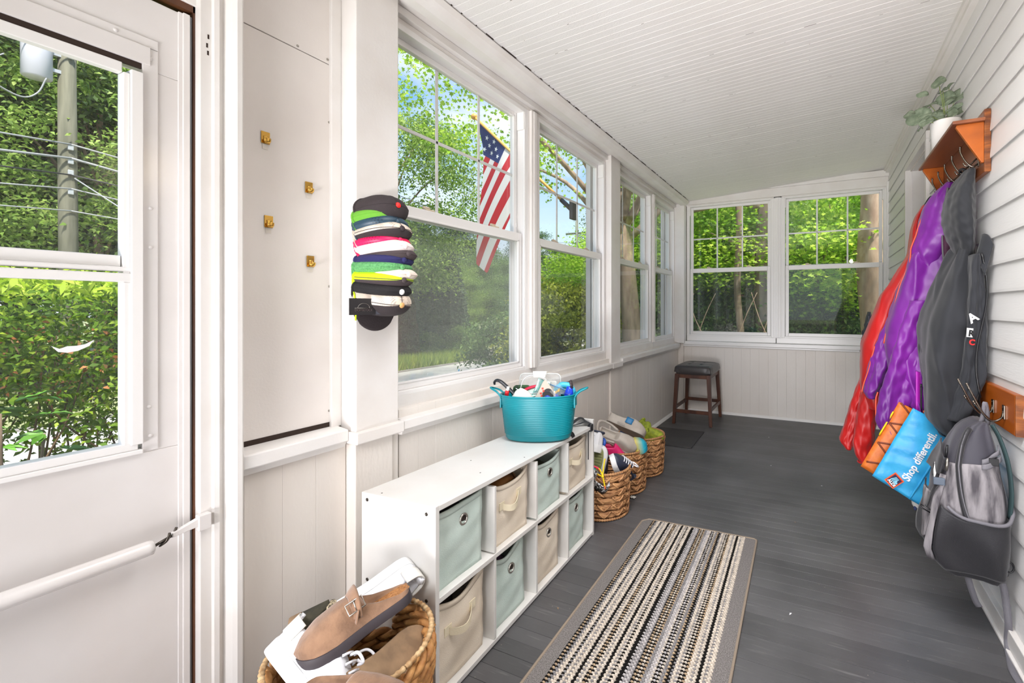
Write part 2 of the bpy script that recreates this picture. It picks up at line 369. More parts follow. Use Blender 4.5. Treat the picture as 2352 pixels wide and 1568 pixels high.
# trims between ceiling and walls
m = MB(); m.prism([(-1.40, -.006), (-1.372, -.006), (-1.38, -.03), (-1.395, -.044), (-1.42, -.052), (-1.46, -.052), (-1.46, 0)], lambda a, b: (a, .68, ceil_z(a) + b - .002), lambda a, b: (a, YE - .03, ceil_z(a) + b - .002)); smesh(m, 'trim_2', W_TRIM)
m = MB(); y = .7
while y < 5.0:
    l_ = random.choice((.004, .006, .02, .05, .11)); m.box(-1.3735, -1.3705, y, y + l_, ceil_z(-1.372) - .0035, ceil_z(-1.372) + .001); y += l_ + random.uniform(.01, .09)
smesh(m, 'trim_29', DARK_GAP)
m = MB(); m.box(XR - .03, XR + .012, YN, YE, 2.53, ceil_z(XR)); m.box(XR - .045, XR, YN, YE, 2.548, ceil_z(XR) + .002); smesh(m, 'trim_3', W_TRIM, bevel=.003)
# left header beam above the windows: stepped
m = MB(); m.box(-1.66, -1.42, 1.06, YE, 2.41, 2.52); smesh(m, 'trim_4', W_TRIM, bevel=.003)
for y0, y1 in ((1.26, 3.235), (3.41, 5.10)):
    m = MB(); m.box(-1.66, -1.515, y0, y1, 2.375, 2.409); m.box(-1.66, -1.54, y0, y1, 2.352, 2.375); smesh(m, 'trim_5', W_TRIM, bevel=.003)
# posts
def post(name, y0, y1, xf, zb):
    m = MB(); m.box(-1.66, xf, y0, y1, zb, 2.41); return smesh(m, name, W_TRIM, bevel=.004)
post('trim_6', 1.073, 1.252, -1.49, .745); post('trim_7', 3.232, 3.412, -1.49, .745)
m = MB(); m.box(-1.60, -1.565, 1.036, 1.073, .78, 2.5); smesh(m, 'trim_8', W_TRIM, bevel=.003)
m = MB(); m.box(-1.66, -1.42, 5.10, YE + .12, .79, 2.45); smesh(m, 'trim_9', W_TRIM, bevel=.006)
for y0, y1 in ((1.073, 1.252), (3.232, 3.412)):     # board below each post
    m = MB(); m.box(-1.56, -1.497, y0 + .004, y1 - .02, 0, .73); smesh(m, 'trim_10', W_BOARD, bevel=.003)
    m = MB(); m.box(-1.56, -1.503, y1 - .02, y1 + .01, 0, .735); smesh(m, 'trim_11', W_BOARD, bevel=.003)
# sill ledges
def ledge(name, y0, y1, xf=-1.47, t=.765, b=.727):
    m = MB(); m.prism([(xf, b), (xf, t), (-1.60, t + .012), (-1.60, b)], lambda a, c: (a, y0, c), lambda a, c: (a, y1, c))
    m.prism([(xf - .018, b - .022), (xf - .008, b), (-1.60, b), (-1.60, b - .022)], lambda a, c: (a, y0, c), lambda a, c: (a, y1, c)); return smesh(m, name, W_TRIM, bevel=.004)
ledge('trim_12', 1.262, 3.224); ledge('trim_13', 3.42, 5.13, -1.47, .785, .745); ledge('trim_14', .742, 1.062, -1.51, .775, .733)
for y0, y1 in ((1.062, 1.262), (3.224, 3.42)):
    m = MB(); m.box(-1.56, -1.468, y0, y1, .722, .764); smesh(m, 'trim_15', W_TRIM, bevel=.004)
for y0, y1 in ((1.255, 2.22), (2.22, 3.232), (3.412, 4.34), (4.34, 5.10)):   # sub sill under each window
    m = MB(); m.box(-1.63, -1.535, y0 + .003, y1 - .003, .765, .852); smesh(m, 'trim_16', W_TRIM, bevel=.003)
m = MB(); m.box(-1.44, XR - .01, YE - .035, YE + .09, .775, .815); m.box(-1.44, XR - .01, YE - .02, YE + .05, .755, .775); smesh(m, 'trim_17', W_VINYL, bevel=.004)
for x0, x1 in ((-1.415, -.42), (-.42, XR)):
    m = MB(); m.box(x0 + .003, x1 - .003, YE + .03, YE + .13, .815, .878); smesh(m, 'trim_18', W_VINYL, bevel=.003)
m = MB(); m.box(-1.42, XR + .03, YE + .01, YE + .2, 2.408, 2.62); m.box(-1.42, XR, YE + .03, YE + .2, 2.395, 2.41); smesh(m, 'trim_19', W_TRIM, bevel=.003)
m = MB(); m.box(-1.47, XR, YE - .02, YE + .02, 2.50, 2.56); smesh(m, 'trim_20', W_TRIM, bevel=.003)
m = MB(); m.box(XR - .02, XR + .02, YE + .0, YE + .12, .8, 2.45); smesh(m, 'trim_21', W_VINYL, bevel=.003)
m = MB(); m.prism([(0, 0), (.024, 0), (.016, .012), (.006, .02), (0, .024)], lambda a, b: (XL + a, 3.42, b), lambda a, b: (XL + a, YE, b)); smesh(m, 'baseboard_left', W_VINYL)
m = MB(); m.prism([(0, 0), (.024, 0), (.016, .012), (.006, .02), (0, .024)], lambda a, b: (-1.47, YE - a, b), lambda a, b: (.60, YE - a, b)); smesh(m, 'baseboard_far', W_VINYL)

# ---------------------------------------------------------------- double-hung windows
def window(name, side, a0, a1, z0, z1, zr, cols=3):
    # local (u along the wall, w outward, z): side 'L' is the left wall, 'E' the far one
    P0 = -1.575 if side == 'L' else 5.24
    f = (lambda u, w, z: (P0 + .04 - w, u, z)) if side == 'L' else (lambda u, w, z: (u, P0 - .04 + w, z))
    def bx(m, u0, u1, w0, w1, z0_, z1_):
        p = f(u0, w0, z0_); q = f(u1, w1, z1_)
        m.box(min(p[0], q[0]), max(p[0], q[0]), min(p[1], q[1]), max(p[1], q[1]), z0_, z1_)
    r = struct(name, f((a0 + a1) / 2, .04, z0))
    m = MB(); J = .026
    bx(m, a0, a0 + J, 0, .10, z0, z1); bx(m, a1 - J, a1, 0, .10, z0, z1); bx(m, a0 + J, a1 - J, .0, .10, z1 - J, z1); bx(m, a0 + J, a1 - J, 0, .10, z0, z0 + .018)
    bx(m, a0 + J, a0 + J + .008, .0, .012, z0 + .018, z1 - J); bx(m, a1 - J - .008, a1 - J, 0, .012, z0 + .018, z1 - J)
    m.build('window_frame', W_VINYL, r, bevel=.0025)
    for s in (a0 + J, a1 - J - .014):      # jamb liner caps at the head
        m = MB(); bx(m, s, s + .014, .002, .05, z1 - J - .10, z1 - J); m.build('liner_cap', W_VINYL, r, bevel=.002)
    u0, u1 = a0 + J + .010, a1 - J - .010
    def sash(nm, w0, zb, zt, brail, trail, stile):
        m = MB(); bx(m, u0, u0 + stile, w0, w0 + .03, zb, zt); bx(m, u1 - stile, u1, w0, w0 + .03, zb, zt)
        bx(m, u0 + stile, u1 - stile, w0, w0 + .03, zb, zb + brail); bx(m, u0 + stile, u1 - stile, w0, w0 + .03, zt - trail, zt)
        s_ = m.build(nm, W_VINYL, r, bevel=.003)
        g = MB(); gu0, gu1, gz0, gz1 = u0 + stile - .004, u1 - stile + .004, zb + brail - .004, zt - trail + .004
        g.add([f(gu0, w0 + .012, gz0), f(gu1, w0 + .012, gz0), f(gu1, w0 + .012, gz1), f(gu0, w0 + .012, gz1)], [(0, 1, 2, 3)])
        g.build('glass_pane', GLASS, s_)
        bd = MB(); q = .009
        bx(bd, gu0, gu0 + q, w0 - .003, w0 + .011, gz0, gz1); bx(bd, gu1 - q, gu1, w0 - .003, w0 + .011, gz0, gz1)
        bx(bd, gu0, gu1, w0 - .003, w0 + .011, gz0, gz0 + q); bx(bd, gu0, gu1, w0 - .003, w0 + .011, gz1 - q, gz1)
        bd.build('glazing_bead', W_VINYL, s_, bevel=.002)
        return s_, gu0, gu1, gz0, gz1
    lo = sash('lower_sash', .018, z0 + .018, zr + .024, .030, .044, .030)
    up = sash('upper_sash', .052, zr - .022, z1 - J, .044, .024, .026)
    _, gu0, gu1, gz0, gz1 = up
    for k in range(1, cols):
        x = lerp(gu0, gu1, k / cols); m = MB(); bx(m, x - .008, x + .008, .066, .072, gz0, gz1); m.build('muntin', W_VINYL, up[0], bevel=.0025)
    zz = (gz0 + gz1) / 2; m = MB(); bx(m, gu0, gu1, .066, .072, zz - .008, zz + .008); m.build('muntin', W_VINYL, up[0], bevel=.0025)
    for q in (.25, .75):
        x = lerp(u0, u1, q); m = MB(); bx(m, x - .028, x + .028, .022, .046, zr + .024, zr + .032); bx(m, x - .03, x + .006, .028, .04, zr + .032, zr + .042); m.build('sash_lock', CREAM_LOCK, lo[0], bevel=.003)
    for x in (u0 + .006, u1 - .014):
        m = MB(); bx(m, x, x + .008, .048, .053, zr + .06, zr + .085); m.build('tilt_latch', W_VINYL, up[0], bevel=.001)
    g = MB(); g.add([f(a0 + J, .098, z0 + .01), f(a1 - J, .098, z0 + .01), f(a1 - J, .098, zr + .01), f(a0 + J, .098, zr + .01)], [(0, 1, 2, 3)])
    sc = g.build('insect_screen', SCREEN if name == 'window_1' else SCREEN_D, r)
    m = MB()
    for b_ in ((a0 + J, a0 + J + .016, z0 + .01, zr + .01), (a1 - J - .016, a1 - J, z0 + .01, zr + .01), (a0 + J, a1 - J, z0 + .01, z0 + .026), (a0 + J, a1 - J, zr - .006, zr + .01)): bx(m, b_[0], b_[1], .094, .104, b_[2], b_[3])
    m.build('screen_frame', W_VINYL, sc)
    return r
CREAM_LOCK = mat('cream_plastic', C3(206, 190, 166), .4)
window('window_1', 'L', 1.215, 2.175, .848, 2.352, 1.605)
window('window_2', 'L', 2.262, 3.222, .848, 2.352, 1.605)
window('window_3', 'L', 3.40, 4.305, .848, 2.352, 1.605)
window('window_4', 'L', 4.385, 5.112, .848, 2.352, 1.605)
window('window_5', 'E', -1.415, -.445, .876, 2.412, 1.636)
window('window_6', 'E', -.362, .622, .876, 2.412, 1.636)
for y0, y1 in ((2.175, 2.262), (4.305, 4.385)):
    m = MB(); m.box(-1.66, -1.535, y0 - .001, y1 + .001, .85, 2.352); m.box(-1.535, -1.518, y0 + .012, y1 - .012, .852, 2.352); m.box(-1.518, -1.512, y0 + .03, y1 - .03, .852, 2.352); smesh(m, 'trim_22', W_TRIM, bevel=.003)
m = MB(); m.box(-.446, -.361, 5.195, 5.32, .87, 2.41); m.box(-.43, -.377, 5.185, 5.195, .878, 2.40); m.box(-.412, -.395, 5.178, 5.186, .878, 2.40); smesh(m, 'trim_23', W_VINYL, bevel=.003)
# outside corner boards and lap siding seen through the panes
m = MB(); m.box(-1.70, -1.66, 1.04, 1.29, -.6, 2.5); m.box(-1.70, -1.66, 3.20, 3.44, -.6, 2.5); m.box(-1.70, -1.66, 5.08, 5.36, -.6, 2.5); smesh(m, 'wall_outer', W_TRIM)

# ---------------------------------------------------------------- storm door in the left wall
d1 = struct('door_1', (-1.59, .2, 0), 'white enamelled storm door with a two-sash window, by the brass hooks')
XD = -1.57
def dbox(m, y0, y1, z0, z1, x0=-.04, x1=0.): m.box(XD + x0, XD + x1, y0, y1, z0, z1)
m = MB(); dbox(m, -.27, .640, .02, .835); dbox(m, -.27, .640, 1.815, 2.0); dbox(m, .548, .640, .835, 1.815); dbox(m, -.27, -.17, .835, 1.815)
m.build('door_slab', W_DOOR, d1, bevel=.002)
m = MB(); dbox(m, .548, .578, .838, 1.87, 0, .0035); m.build('edge_strip', W_DOOR, d1, bevel=.001)
m = MB(); dbox(m, -.27, .578, 1.872, 1.896, 0, .0035); dbox(m, -.27, .562, 1.826, 1.872, 0, .007); m.build('edge_strip', W_DOOR, d1, bevel=.001)
m = MB(); dbox(m, .626, .640, .02, 2.0, 0, .012); dbox(m, .618, .6265, .02, 2.0, 0, .006); m.build('edge_strip', W_DOOR, d1, bevel=.001)
m = MB(); dbox(m, .641, .648, .02, 2.0, -.03, .004); m.build('weatherstrip', GREY_METAL, d1)
m = MB(); dbox(m, .526, .548, .86, 1.80, -.03, .010); dbox(m, .514, .526, .86, 1.79, -.03, .002); m.build('sash_track', W_VINYL, d1, bevel=.0015)
m = MB(); dbox(m, -.17, .548, .835, .846, -.03, .010); dbox(m, -.17, .54, .846, .866, -.03, .005); m.build('bottom_rail', W_VINYL, d1, bevel=.002)
us = MB(); dbox(us, -.17, .512, 1.306, 1.334, -.028, -.006); dbox(us, -.17, .512, 1.786, 1.812, -.02, .003); u_ = us.build('upper_sash', W_VINYL, d1, bevel=.002)
ls = MB(); dbox(ls, -.17, .532, 1.268, 1.290, -.014, .008); dbox(ls, .512, .534, .862, 1.268, -.014, .006); dbox(ls, -.17, .534, 1.294, 1.306, -.024, .003); l_ = ls.build('lower_sash', W_VINYL, d1, bevel=.003)
g = MB(); g.add([(XD - .018, -.17, 1.33), (XD - .018, .515, 1.33), (XD - .018, .515, 1.79), (XD - .018, -.17, 1.79)], [(0, 1, 2, 3)]); g.build('glass_pane', DOOR_GLASS, u_)
g = MB(); g.add([(XD - .004, -.17, .862), (XD - .004, .515, .862), (XD - .004, .515, 1.27), (XD - .004, -.17, 1.27)], [(0, 1, 2, 3)]); g.build('glass_pane', DOOR_GLASS, l_)
m = MB(); m.box(XD - .005, XD + .0012, -.17, .547, 1.812, 1.826); m.build('dark_gap', DARK_GAP, d1)
for (yy, zz) in ((.563, 1.845), (.563, 1.46), (.563, 1.36), (.563, .875), (.50, 1.884), (.56, .95)):
    m = MB(); m.lathe([(.005, 0), (.0046, .0015), (.003, .0026), (.0001, .003)], 10, caps=False); m.xf(Matrix.Translation((XD + .003, yy, zz)) @ Matrix.Rotation(R(90), 4, 'Y')); m.build('screw', W_DOOR, d1)
# casing with mouldings
m = MB(); m.box(-1.66, -1.56, .6475, .656, 0, 2.03); m.box(-1.66, -1.56, -.35, .656, 2.012, 2.03); smesh(m, 'trim_24', BROWN_JAMB)
prof = [(.652, -1.60), (.652, -1.532), (.676, -1.532), (.679, -1.524), (.690, -1.522), (.694, -1.532), (.702, -1.532), (.708, -1.520), (.714, -1.508), (.722, -1.500), (.734, -1.500), (.740, -1.506), (.740, -1.60)]
m = MB(); m.prism(prof, lambda a, b: (b, a, 0), lambda a, b: (b, a, 2.52)); smesh(m, 'trim_25', W_TRIM)
m = MB(); m.box(-1.62, -1.555, -.4, .655, 2.03, 2.55); smesh(m, 'trim_26', W_TRIM, bevel=.003)
m = MB(); m.box(-1.66, -1.53, -.42, -.28, 0, 2.5); smesh(m, 'trim_27', W_TRIM, bevel=.003)
for yy, zz in ((.664, 1.92), (.667, 1.945), (.666, 1.90)):
    m = MB(); m.box(-1.533, -1.5315, yy, yy + .004, zz, zz + .012); smesh(m, 'trim_28', DARK_GAP)
# door in the right wall, seen between the coats
d2 = struct('door_2', (XR, 3.75, 0))
m = MB()
for b in ((D2B, D2B + .055, 0, D2T), (D2A - .035, D2A, 0, D2T)): m.box(XR - .022, XR + .06, b[0], b[1], b[2], b[3])
m.box(XR - .022, XR + .06, D2A - .035, D2B + .055, D2T, D2T + .05); m.build('casing', W_TRIM, d2, bevel=.003)
m = MB(); m.box(XR + .02, XR + .16, D2B - .012, D2B, 0, D2T); m.box(XR + .02, XR + .16, D2A, D2A + .012, 0, D2T); m.box(XR + .02, XR + .16, D2A, D2B, D2T - .012, D2T); m.build('jamb', W_TRIM, d2, bevel=.002)
m = MB(); m.box(XR + .15, XR + .19, D2A + .01, D2B - .01, 0, 1.0); m.box(XR + .15, XR + .19, D2A + .01, D2A + .09, 1.0, D2T - .01); m.box(XR + .15, XR + .19, D2B - .09, D2B - .01, 1.0, D2T - .01); m.box(XR + .15, XR + .19, D2A + .01, D2B - .01, D2T - .1, D2T - .01); m.build('door_slab', W_DOOR, d2, bevel=.004)
m = MB(); m.box(XR + .165, XR + .17, D2A + .08, D2B - .08, .98, D2T - .09); m.build('glass_pane', mat('dark_interior_glass', C3(60, 58, 56), .08), d2)
# ---------------------------------------------------------------- cube shelf with fabric bins
SHELF = mat('white_melamine', C3(216, 214, 210), .32, col2=C3(210, 207, 202), vscale=6)
SHELF_EDGE = mat('chipped_white_edge', C3(231, 230, 228), .35)
SX, SY, SRZ = -1.036, 1.0, R(2.56)
shelf = thing('cube_shelf', 'long white eight-cube shelf unit under the window, holding cream and mint fabric bins', 'shelf', (SX, SY, 0), SRZ)
L, D, T = 1.14, .305, .016
def tilt(y, a, b): return lerp(a, b, y / L)
def zshear(m, za, zb):      # boards sag a little towards the far end
    for i, v in enumerate(m.v): m.v[i] = (v[0], v[1], v[2] + lerp(za, zb, v[1] / L))
    return m
m = MB(); m.box(-D, 0, T, L - T, -T, 0); zshear(m, .610, .580); m.build('top_board', SHELF, shelf, bevel=.0012, local=True)
m = MB(); m.box(-D, 0, T, L - T, -T, 0); zshear(m, .331, .312); m.build('middle_board', SHELF, shelf, bevel=.0012, local=True)
m = MB(); m.box(-D, 0, T, L - T, .006, .022); m.build('bottom_board', SHELF, shelf, bevel=.0012, local=True)
m = MB(); m.box(-D, 0, 0, T, 0, .611); m.build('side_panel', SHELF, shelf, bevel=.0012, local=True)
m = MB(); m.box(-D, 0, L - T, L, 0, .612); m.build('side_panel', SHELF, shelf, bevel=.0012, local=True)
m = MB(); m.box(-D, -D + .005, T, L - T, .01, .575); m.build('back_panel', SHELF, shelf, local=True)
CELL = (L - 2 * T - 3 * .012) / 4
for k in (1, 2, 3):
    y0 = T + k * CELL + (k - 1) * .012
    for (a, b) in ((.022, .313), (.331, .566)):
        m = MB(); m.box(-D + .006, -.001, y0, y0 + .012, a, b); m.build('divider', SHELF, shelf, bevel=.001, local=True)
for (xx, zz) in ((-.28, .59), (-.035, .585), (-.28, .335), (-.035, .325), (-.29, .02), (-.04, .02)):
    m = MB(); m.lathe([(.0055, .0), (.0055, .0012), (.003, .0012), (.002, .0002), (.0001, .0002)], 12, caps=False); m.xf(Matrix.Translation((xx, 0, zz)) @ Matrix.Rotation(R(90), 4, 'X')); m.build('screw', DARKSTEEL, shelf, local=True)
for (xx, yy) in ((-.24, .02), (-.075, .30), (-.03, .52), (-.2, .40)):
    m = MB(); m.lathe([(.003, 0), (.0001, .0008)], 8, c=(xx, yy, tilt(yy, .610, .580) + .0002)); m.build('peg_mark', DARK_GAP, shelf, local=True)
MINT = mat('mint_canvas', C3(202, 216, 208), .85, col2=C3(188, 204, 196), vscale=9, bump=.25, bscale=320)
CREAM = mat('cream_canvas', C3(230, 218, 200), .85, col2=C3(218, 204, 184), vscale=7, bump=.25, bscale=320)
CREAM_STRAP = mat('cream_cotton_strap', C3(226, 214, 186), .8, bump=.2, bscale=300)
EYELET = mat('nickel_eyelet', C3(190, 186, 178), .28, 1.)
EYE_HOLE = mat('eyelet_hole', C3(40, 28, 22), .9)
def bin_(name, label, y0, zb, colr, kind, sag, w=.262, h=.262, hgt=None, x0=-.028, lean=0., seed=0):
    rr = random.Random(seed)
    t = thing(name, label, 'bin', (SX, SY, 0), SRZ, 'fabric bins in the cube shelf')
    d = .255; M_ = MINT if colr == 'mint' else CREAM; N = 14
    def top(u): return h - sag * math.sin(math.pi * u) ** .8
    def front(u, v, off=0.):
        bul = .006 * math.sin(math.pi * u) * math.sin(math.pi * v) + .0025 * math.sin(9 * u + 5 * v + seed) * v + .0015 * math.sin(17 * v - 6 * u + seed)
        return (x0 + bul + off - lean * v, y0 + w * u + .004 * v * (u - .5), zb + v * top(u))
    def side(u0, s):
        def f(a, b):
            p = front(u0, b); return (p[0] - a * d, p[1] + s * .003 * math.sin(math.pi * a) * b, zb + b * lerp(top(u0), h, a))
        return f
    m = MB(); m.grid(lambda u, v: front(u, v), N, 16); m.grid(side(0, -1), 8, 6); m.grid(side(1, 1), 8, 6)
    m.grid(lambda u, v: (x0 - d, y0 + w * u, zb + v * h), 4, 3); m.grid(lambda u, v: (x0 - d * v, y0 + w * u, zb + .002), 4, 3)
    m.build('bin_body', M_, t, local=True, solid=.0035)
    hm = MB(); hm.grid(lambda u, v: front(u, 1 - .075 * v, .0026), N, 2); hm.build('hem', M_, t, local=True, solid=.0015)
    def edge(v): pass
    if kind == 'ring':
        c = Vector(front(.58, .76, .0025)); r = MB()
        r.tube([(c.x + .001, c.y + .0165 * math.cos(q), c.z + .0165 * math.sin(q)) for q in [2 * math.pi * k / 24 for k in range(24)]], .0038, 8, closed=True)
        e = r.build('eyelet', EYELET, t, local=True)
        hmb = MB(); hmb.lathe([(.0001, 0), (.0145, 0)], 20, caps=False); hmb.xf(Matrix.Translation((c.x + .0004, c.y, c.z)) @ Matrix.Rotation(R(90), 4, 'Y')); hmb.build('eyelet_hole', EYE_HOLE, e).location = (0, 0, 0)
    else:
        s = MB(); pts = []
        for k in range(17):
            q = k / 16; u = .27 + .44 * q
            p = front(u, .70 + .03 * math.sin(math.pi * q) - .03 + .06 * (q - .5) - .0 * q)
            pts.append((p[0] + .003 + .020 * math.sin(math.pi * q), p[1], p[2] - .022 * math.sin(math.pi * q)))
        rings = [[(p[0], p[1], p[2] - .012), (p[0] + .002, p[1], p[2] - .012), (p[0] + .002, p[1], p[2] + .012), (p[0], p[1], p[2] + .012)] for p in pts]
        s.loft(rings, smooth=False); hd = s.build('handle', CREAM_STRAP, t, local=True, sharp=40)
        for u in (.25, .73):
            p = front(u, .69 + (.03 if u > .5 else -.03)); b = MB(); b.box(p[0] + .001, p[0] + .004, p[1] - .016, p[1] + .016, p[2] - .015, p[2] + .015); b.build('handle_patch', CREAM_STRAP, hd, bevel=.001).location = (0, 0, 0)
    return t
c0 = [T + k * (CELL + .012) for k in range(4)]
zt = .3305; zb_ = .0235
bin_('fabric_bin', 'mint fabric bin with a metal eyelet, top row, nearest the large basket', c0[0] + .002, zt - .004, 'mint', 'ring', .006, h=.245, w=.225, seed=1)
bin_('fabric_bin', 'cream fabric bin with a strap handle, top row, holding a tan boot', c0[1] + .003, zt - .008, 'cream', 'strap', .030, h=.240, w=.232, seed=2)
bin_('fabric_bin', 'mint fabric bin with a metal eyelet, top row, right under the teal tub', c0[2] + .003, zt - .013, 'mint', 'ring', .022, h=.226, w=.228, seed=3)
bin_('fabric_bin', 'cream fabric bin in the top far corner, a loose black strap beside it', c0[3] + .003, zt - .018, 'cream', 'strap', .014, h=.226, w=.228, seed=4)
bin_('fabric_bin', 'cream fabric bin with a strap handle, bottom row, sagging open over dark boots', c0[0] + .003, zb_, 'cream', 'strap', .040, h=.282, w=.232, seed=5)
bin_('fabric_bin', 'mint fabric bin with a metal eyelet, bottom row, purple knit showing inside', c0[1] + .003, zb_, 'mint', 'ring', .045, h=.275, w=.214, seed=6, lean=.01)
bin_('fabric_bin', 'cream fabric bin with a metal eyelet instead of a strap', c0[2] + .003, zb_, 'cream', 'ring', .026, h=.268, w=.212, seed=7)
bin_('fabric_bin', 'mint fabric bin with a metal eyelet, bottom row, at the far end', c0[3] + .003, zb_, 'mint', 'ring', .022, h=.262, w=.200, seed=8)
# what shows over the bin rims
def lump(name, label, cat, y, z, rx, ry, rz, m_, x=-.13, n=10, amp=.25, seed=0, group=None):
    rr = np.random.default_rng(seed); ph = rr.uniform(0, 6, 8)
    t = thing(name, label, cat, (SX, SY, 0), SRZ, group)
    m = MB(); rings = []
    for i in range(n + 1):
        th = math.pi * i / n; rg = []
        for j in range(24):
            q = 2 * math.pi * j / 24
            k = 1 + amp * (.5 * math.sin(3 * q + ph[0] + 2 * th) + .35 * math.sin(5 * q + ph[1] - 3 * th) + .3 * math.sin(4 * th + ph[2]))
            rg.append((x + rx * k * math.sin(th) * math.cos(q), y + ry * k * math.sin(th) * math.sin(q), z - rz * math.cos(th)))
        rings.append(rg)
    m.loft(rings, True, False); m.build('cloth', m_, t, local=True)
    return t
TANBOOT = mat('tan_leather', C3(150, 100, 46), .5, col2=C3(104, 62, 26), vscale=14)
DARKCLOTH = mat('dark_cloth', C3(46, 40, 42), .9, bump=.4, bscale=90)
PURPLEKNIT = mat('purple_knit', C3(62, 42, 66), .9, bump=.8, bscale=150)
OLIVECLOTH = mat('olive_cloth', C3(60, 62, 48), .9, bump=.4, bscale=60)
bt = thing('boot', 'tan leather boot lying in the cream bin of the top row', 'boot', (SX, SY, 0), SRZ)
m = MB(); yb = c0[1] + .12
rings = []
for i in range(9):
    a = i / 8; rr_ = .045 - .008 * a
    rings.append([(-.07 - .02 * a + rr_ * .8 * math.cos(q), yb - .07 + .15 * a, zt + .178 + .012 * math.sin(3 * a) + rr_ * .55 * math.sin(q)) for q in [2 * math.pi * j / 16 for j in range(16)]])
m.loft(rings, caps=False); m.build('shaft', TANBOOT, bt, local=True, solid=.004)
m = MB(); m.tube([(-.07 - .02 + .03 * math.cos(q), yb + .08, zt + .19 + .02 * math.sin(q)) for q in [2 * math.pi * j / 16 for j in range(16)]], .004, 6, closed=True); m.build('cuff', TANBOOT, bt, local=True)
lump('folded_clothing', 'dark garment bundled inside the mint bin nearest the large basket', 'clothing', c0[0] + .115, zt + .15, .09, .095, .075, DARKCLOTH, seed=3)
lump('folded_clothing', 'olive garment bundled in the mint bin under the teal tub', 'clothing', c0[2] + .115, zt + .12, .09, .09, .07, OLIVECLOTH, seed=4)
lump('boots', 'dark brown boots heaped in the sagging cream bin of the bottom row', 'boots', c0[0] + .115, zb_ + .180, .062, .085, .062, mat('dark_brown_leather', C3(66, 50, 42), .6, col2=C3(40, 34, 36), vscale=40, bump=.6, bscale=50), seed=5, amp=.3, x=-.14)
lump('knitwear', 'purple knitted garment in the mint bin of the bottom row', 'clothing', c0[1] + .1, zb_ + .165, .085, .085, .075, PURPLEKNIT, seed=6)
lump('folded_clothing', 'dark garment bundled inside the cream bin with an eyelet', 'clothing', c0[2] + .1, zb_ + .15, .085, .085, .075, DARKCLOTH, seed=7)
lump('folded_clothing', 'dark garment bundled inside the mint bin at the far end of the bottom row', 'clothing', c0[3] + .1, zb_ + .145, .085, .08, .075, DARKCLOTH, seed=8)
lump('folded_clothing', 'dark garment bundled inside the cream bin at the far end of the top row', 'clothing', c0[3] + .11, zt + .11, .085, .085, .075, DARKCLOTH, seed=9)
# black strap over the far end of the shelf
BLK = mat('black_webbing', C3(24, 24, 27), .6, bump=.3, bscale=200)
st = thing('ratchet_strap', 'black webbing strap with a buckle, draped over the far top corner of the shelf', 'strap', (SX, SY, 0), SRZ)
m = MB(); pts = catmull([(-.10, L - .10, .588), (-.06, L - .055, .594), (-.03, L - .04, .604), (-.004, L - .03, .588), (.003, L - .03, .572), (.003, L - .032, .56)], 6)
m.tube(pts, .014, 6, flat=.16, up=(0, .3, 1)); m.build('webbing', BLK, st, local=True)
m = MB(); m.tube(catmull([(-.10, L - .10, .588), (-.07, L - .03, .618), (-.04, L - .02, .603), (-.006, L - .022, .590)], 6), .013, 6, flat=.2, up=(0, 0, 1)); m.build('webbing', BLK, st, local=True)
m = MB(); m.box(-.016, .005, L - .05, L - .017, .556, .592); m.build('buckle', BLACKP, st, local=True, bevel=.003)
m = MB(); m.box(.0, .0025, c0[3] + .205, c0[3] + .212, zt + .09, .563); m.build('webbing', BLK, st, local=True)
st2 = thing('strap_buckle', 'small black buckle beside the foot of the teal tub on the shelf edge', 'buckle', (SX, SY, 0), SRZ)
m = MB(); m.tube(catmull([(-.03, .865, .590), (-.012, .875, .606), (.0, .885, .598), (.004, .89, .583)], 6), .011, 6, flat=.35, up=(0, 1, 0)); m.build('clip', BLACKP, st2, local=True)

# ---------------------------------------------------------------- teal ribbed tub
TEAL = mat('teal_plastic', C3(0, 130, 142), .36)
TX, TY, TZ, TA = -1.205, 1.795, .5915, R(24)
tub = thing('ribbed_tub', 'oval teal ribbed plastic tub with two loop handles, on the shelf', 'tub', (TX, TY, TZ), TA)
tub.rotation_euler = (R(-1.5), 0, TA)
TH = .205
def tubr(z): return lerp(.150, .176, (z / TH) ** .8), lerp(.100, .122, (z / TH) ** .8)
def tring(z, k=0.): a, b = tubr(max(0, z)); return [((a + k) * math.copysign(abs(math.cos(q)) ** .88, math.cos(q)), (b + k) * math.copysign(abs(math.sin(q)) ** .88, math.sin(q)), z) for q in [2 * math.pi * j / 64 for j in range(64)]]
m = MB(); rings = [tring(0, -.012), tring(.004, -.004), tring(.012, 0)]
z = .030
while z < TH - .006:
    rings += [tring(z - .0035, -.0004), tring(z, .0030), tring(z + .0035, -.0004)]; z += .0082
rings += [tring(TH - .003, 0), tring(TH - .001, .004), tring(TH + .004, .004), tring(TH + .005, .001), tring(TH - .002, -.003), tring(TH - .03, -.006), tring(.01, -.006)]
m.loft(rings, caps=True); m.build('tub_wall', TEAL, tub, local=True)
for s in (-1, 1):
    m = MB(); pts = catmull([(s * .168, -.035, TH - .045), (s * .172, -.035, TH - .012), (s * .192, -.030, TH + .012), (s * .222, -.014, TH + .026), (s * .230, 0, TH + .029), (s * .222, .014, TH + .026), (s * .192, .030, TH + .012), (s * .172, .035, TH - .012), (s * .168, .035, TH - .045)], 5)
    m.tube(pts, .0046, 8); h_ = m.build('handle', TEAL, tub, local=True)
    for yy in (-.035, .035):
        m = MB(); m.box(s * .172 - .004, s * .172 + .004, yy - .009, yy + .009, TH - .06, TH - .012); m.build('handle_lug', TEAL, h_, local=True, bevel=.003)
def tl(x, y, z): return Matrix.Translation((TX, TY, TZ)) @ Matrix.Rotation(TA, 4, 'Z') @ Vector((x, y, z))
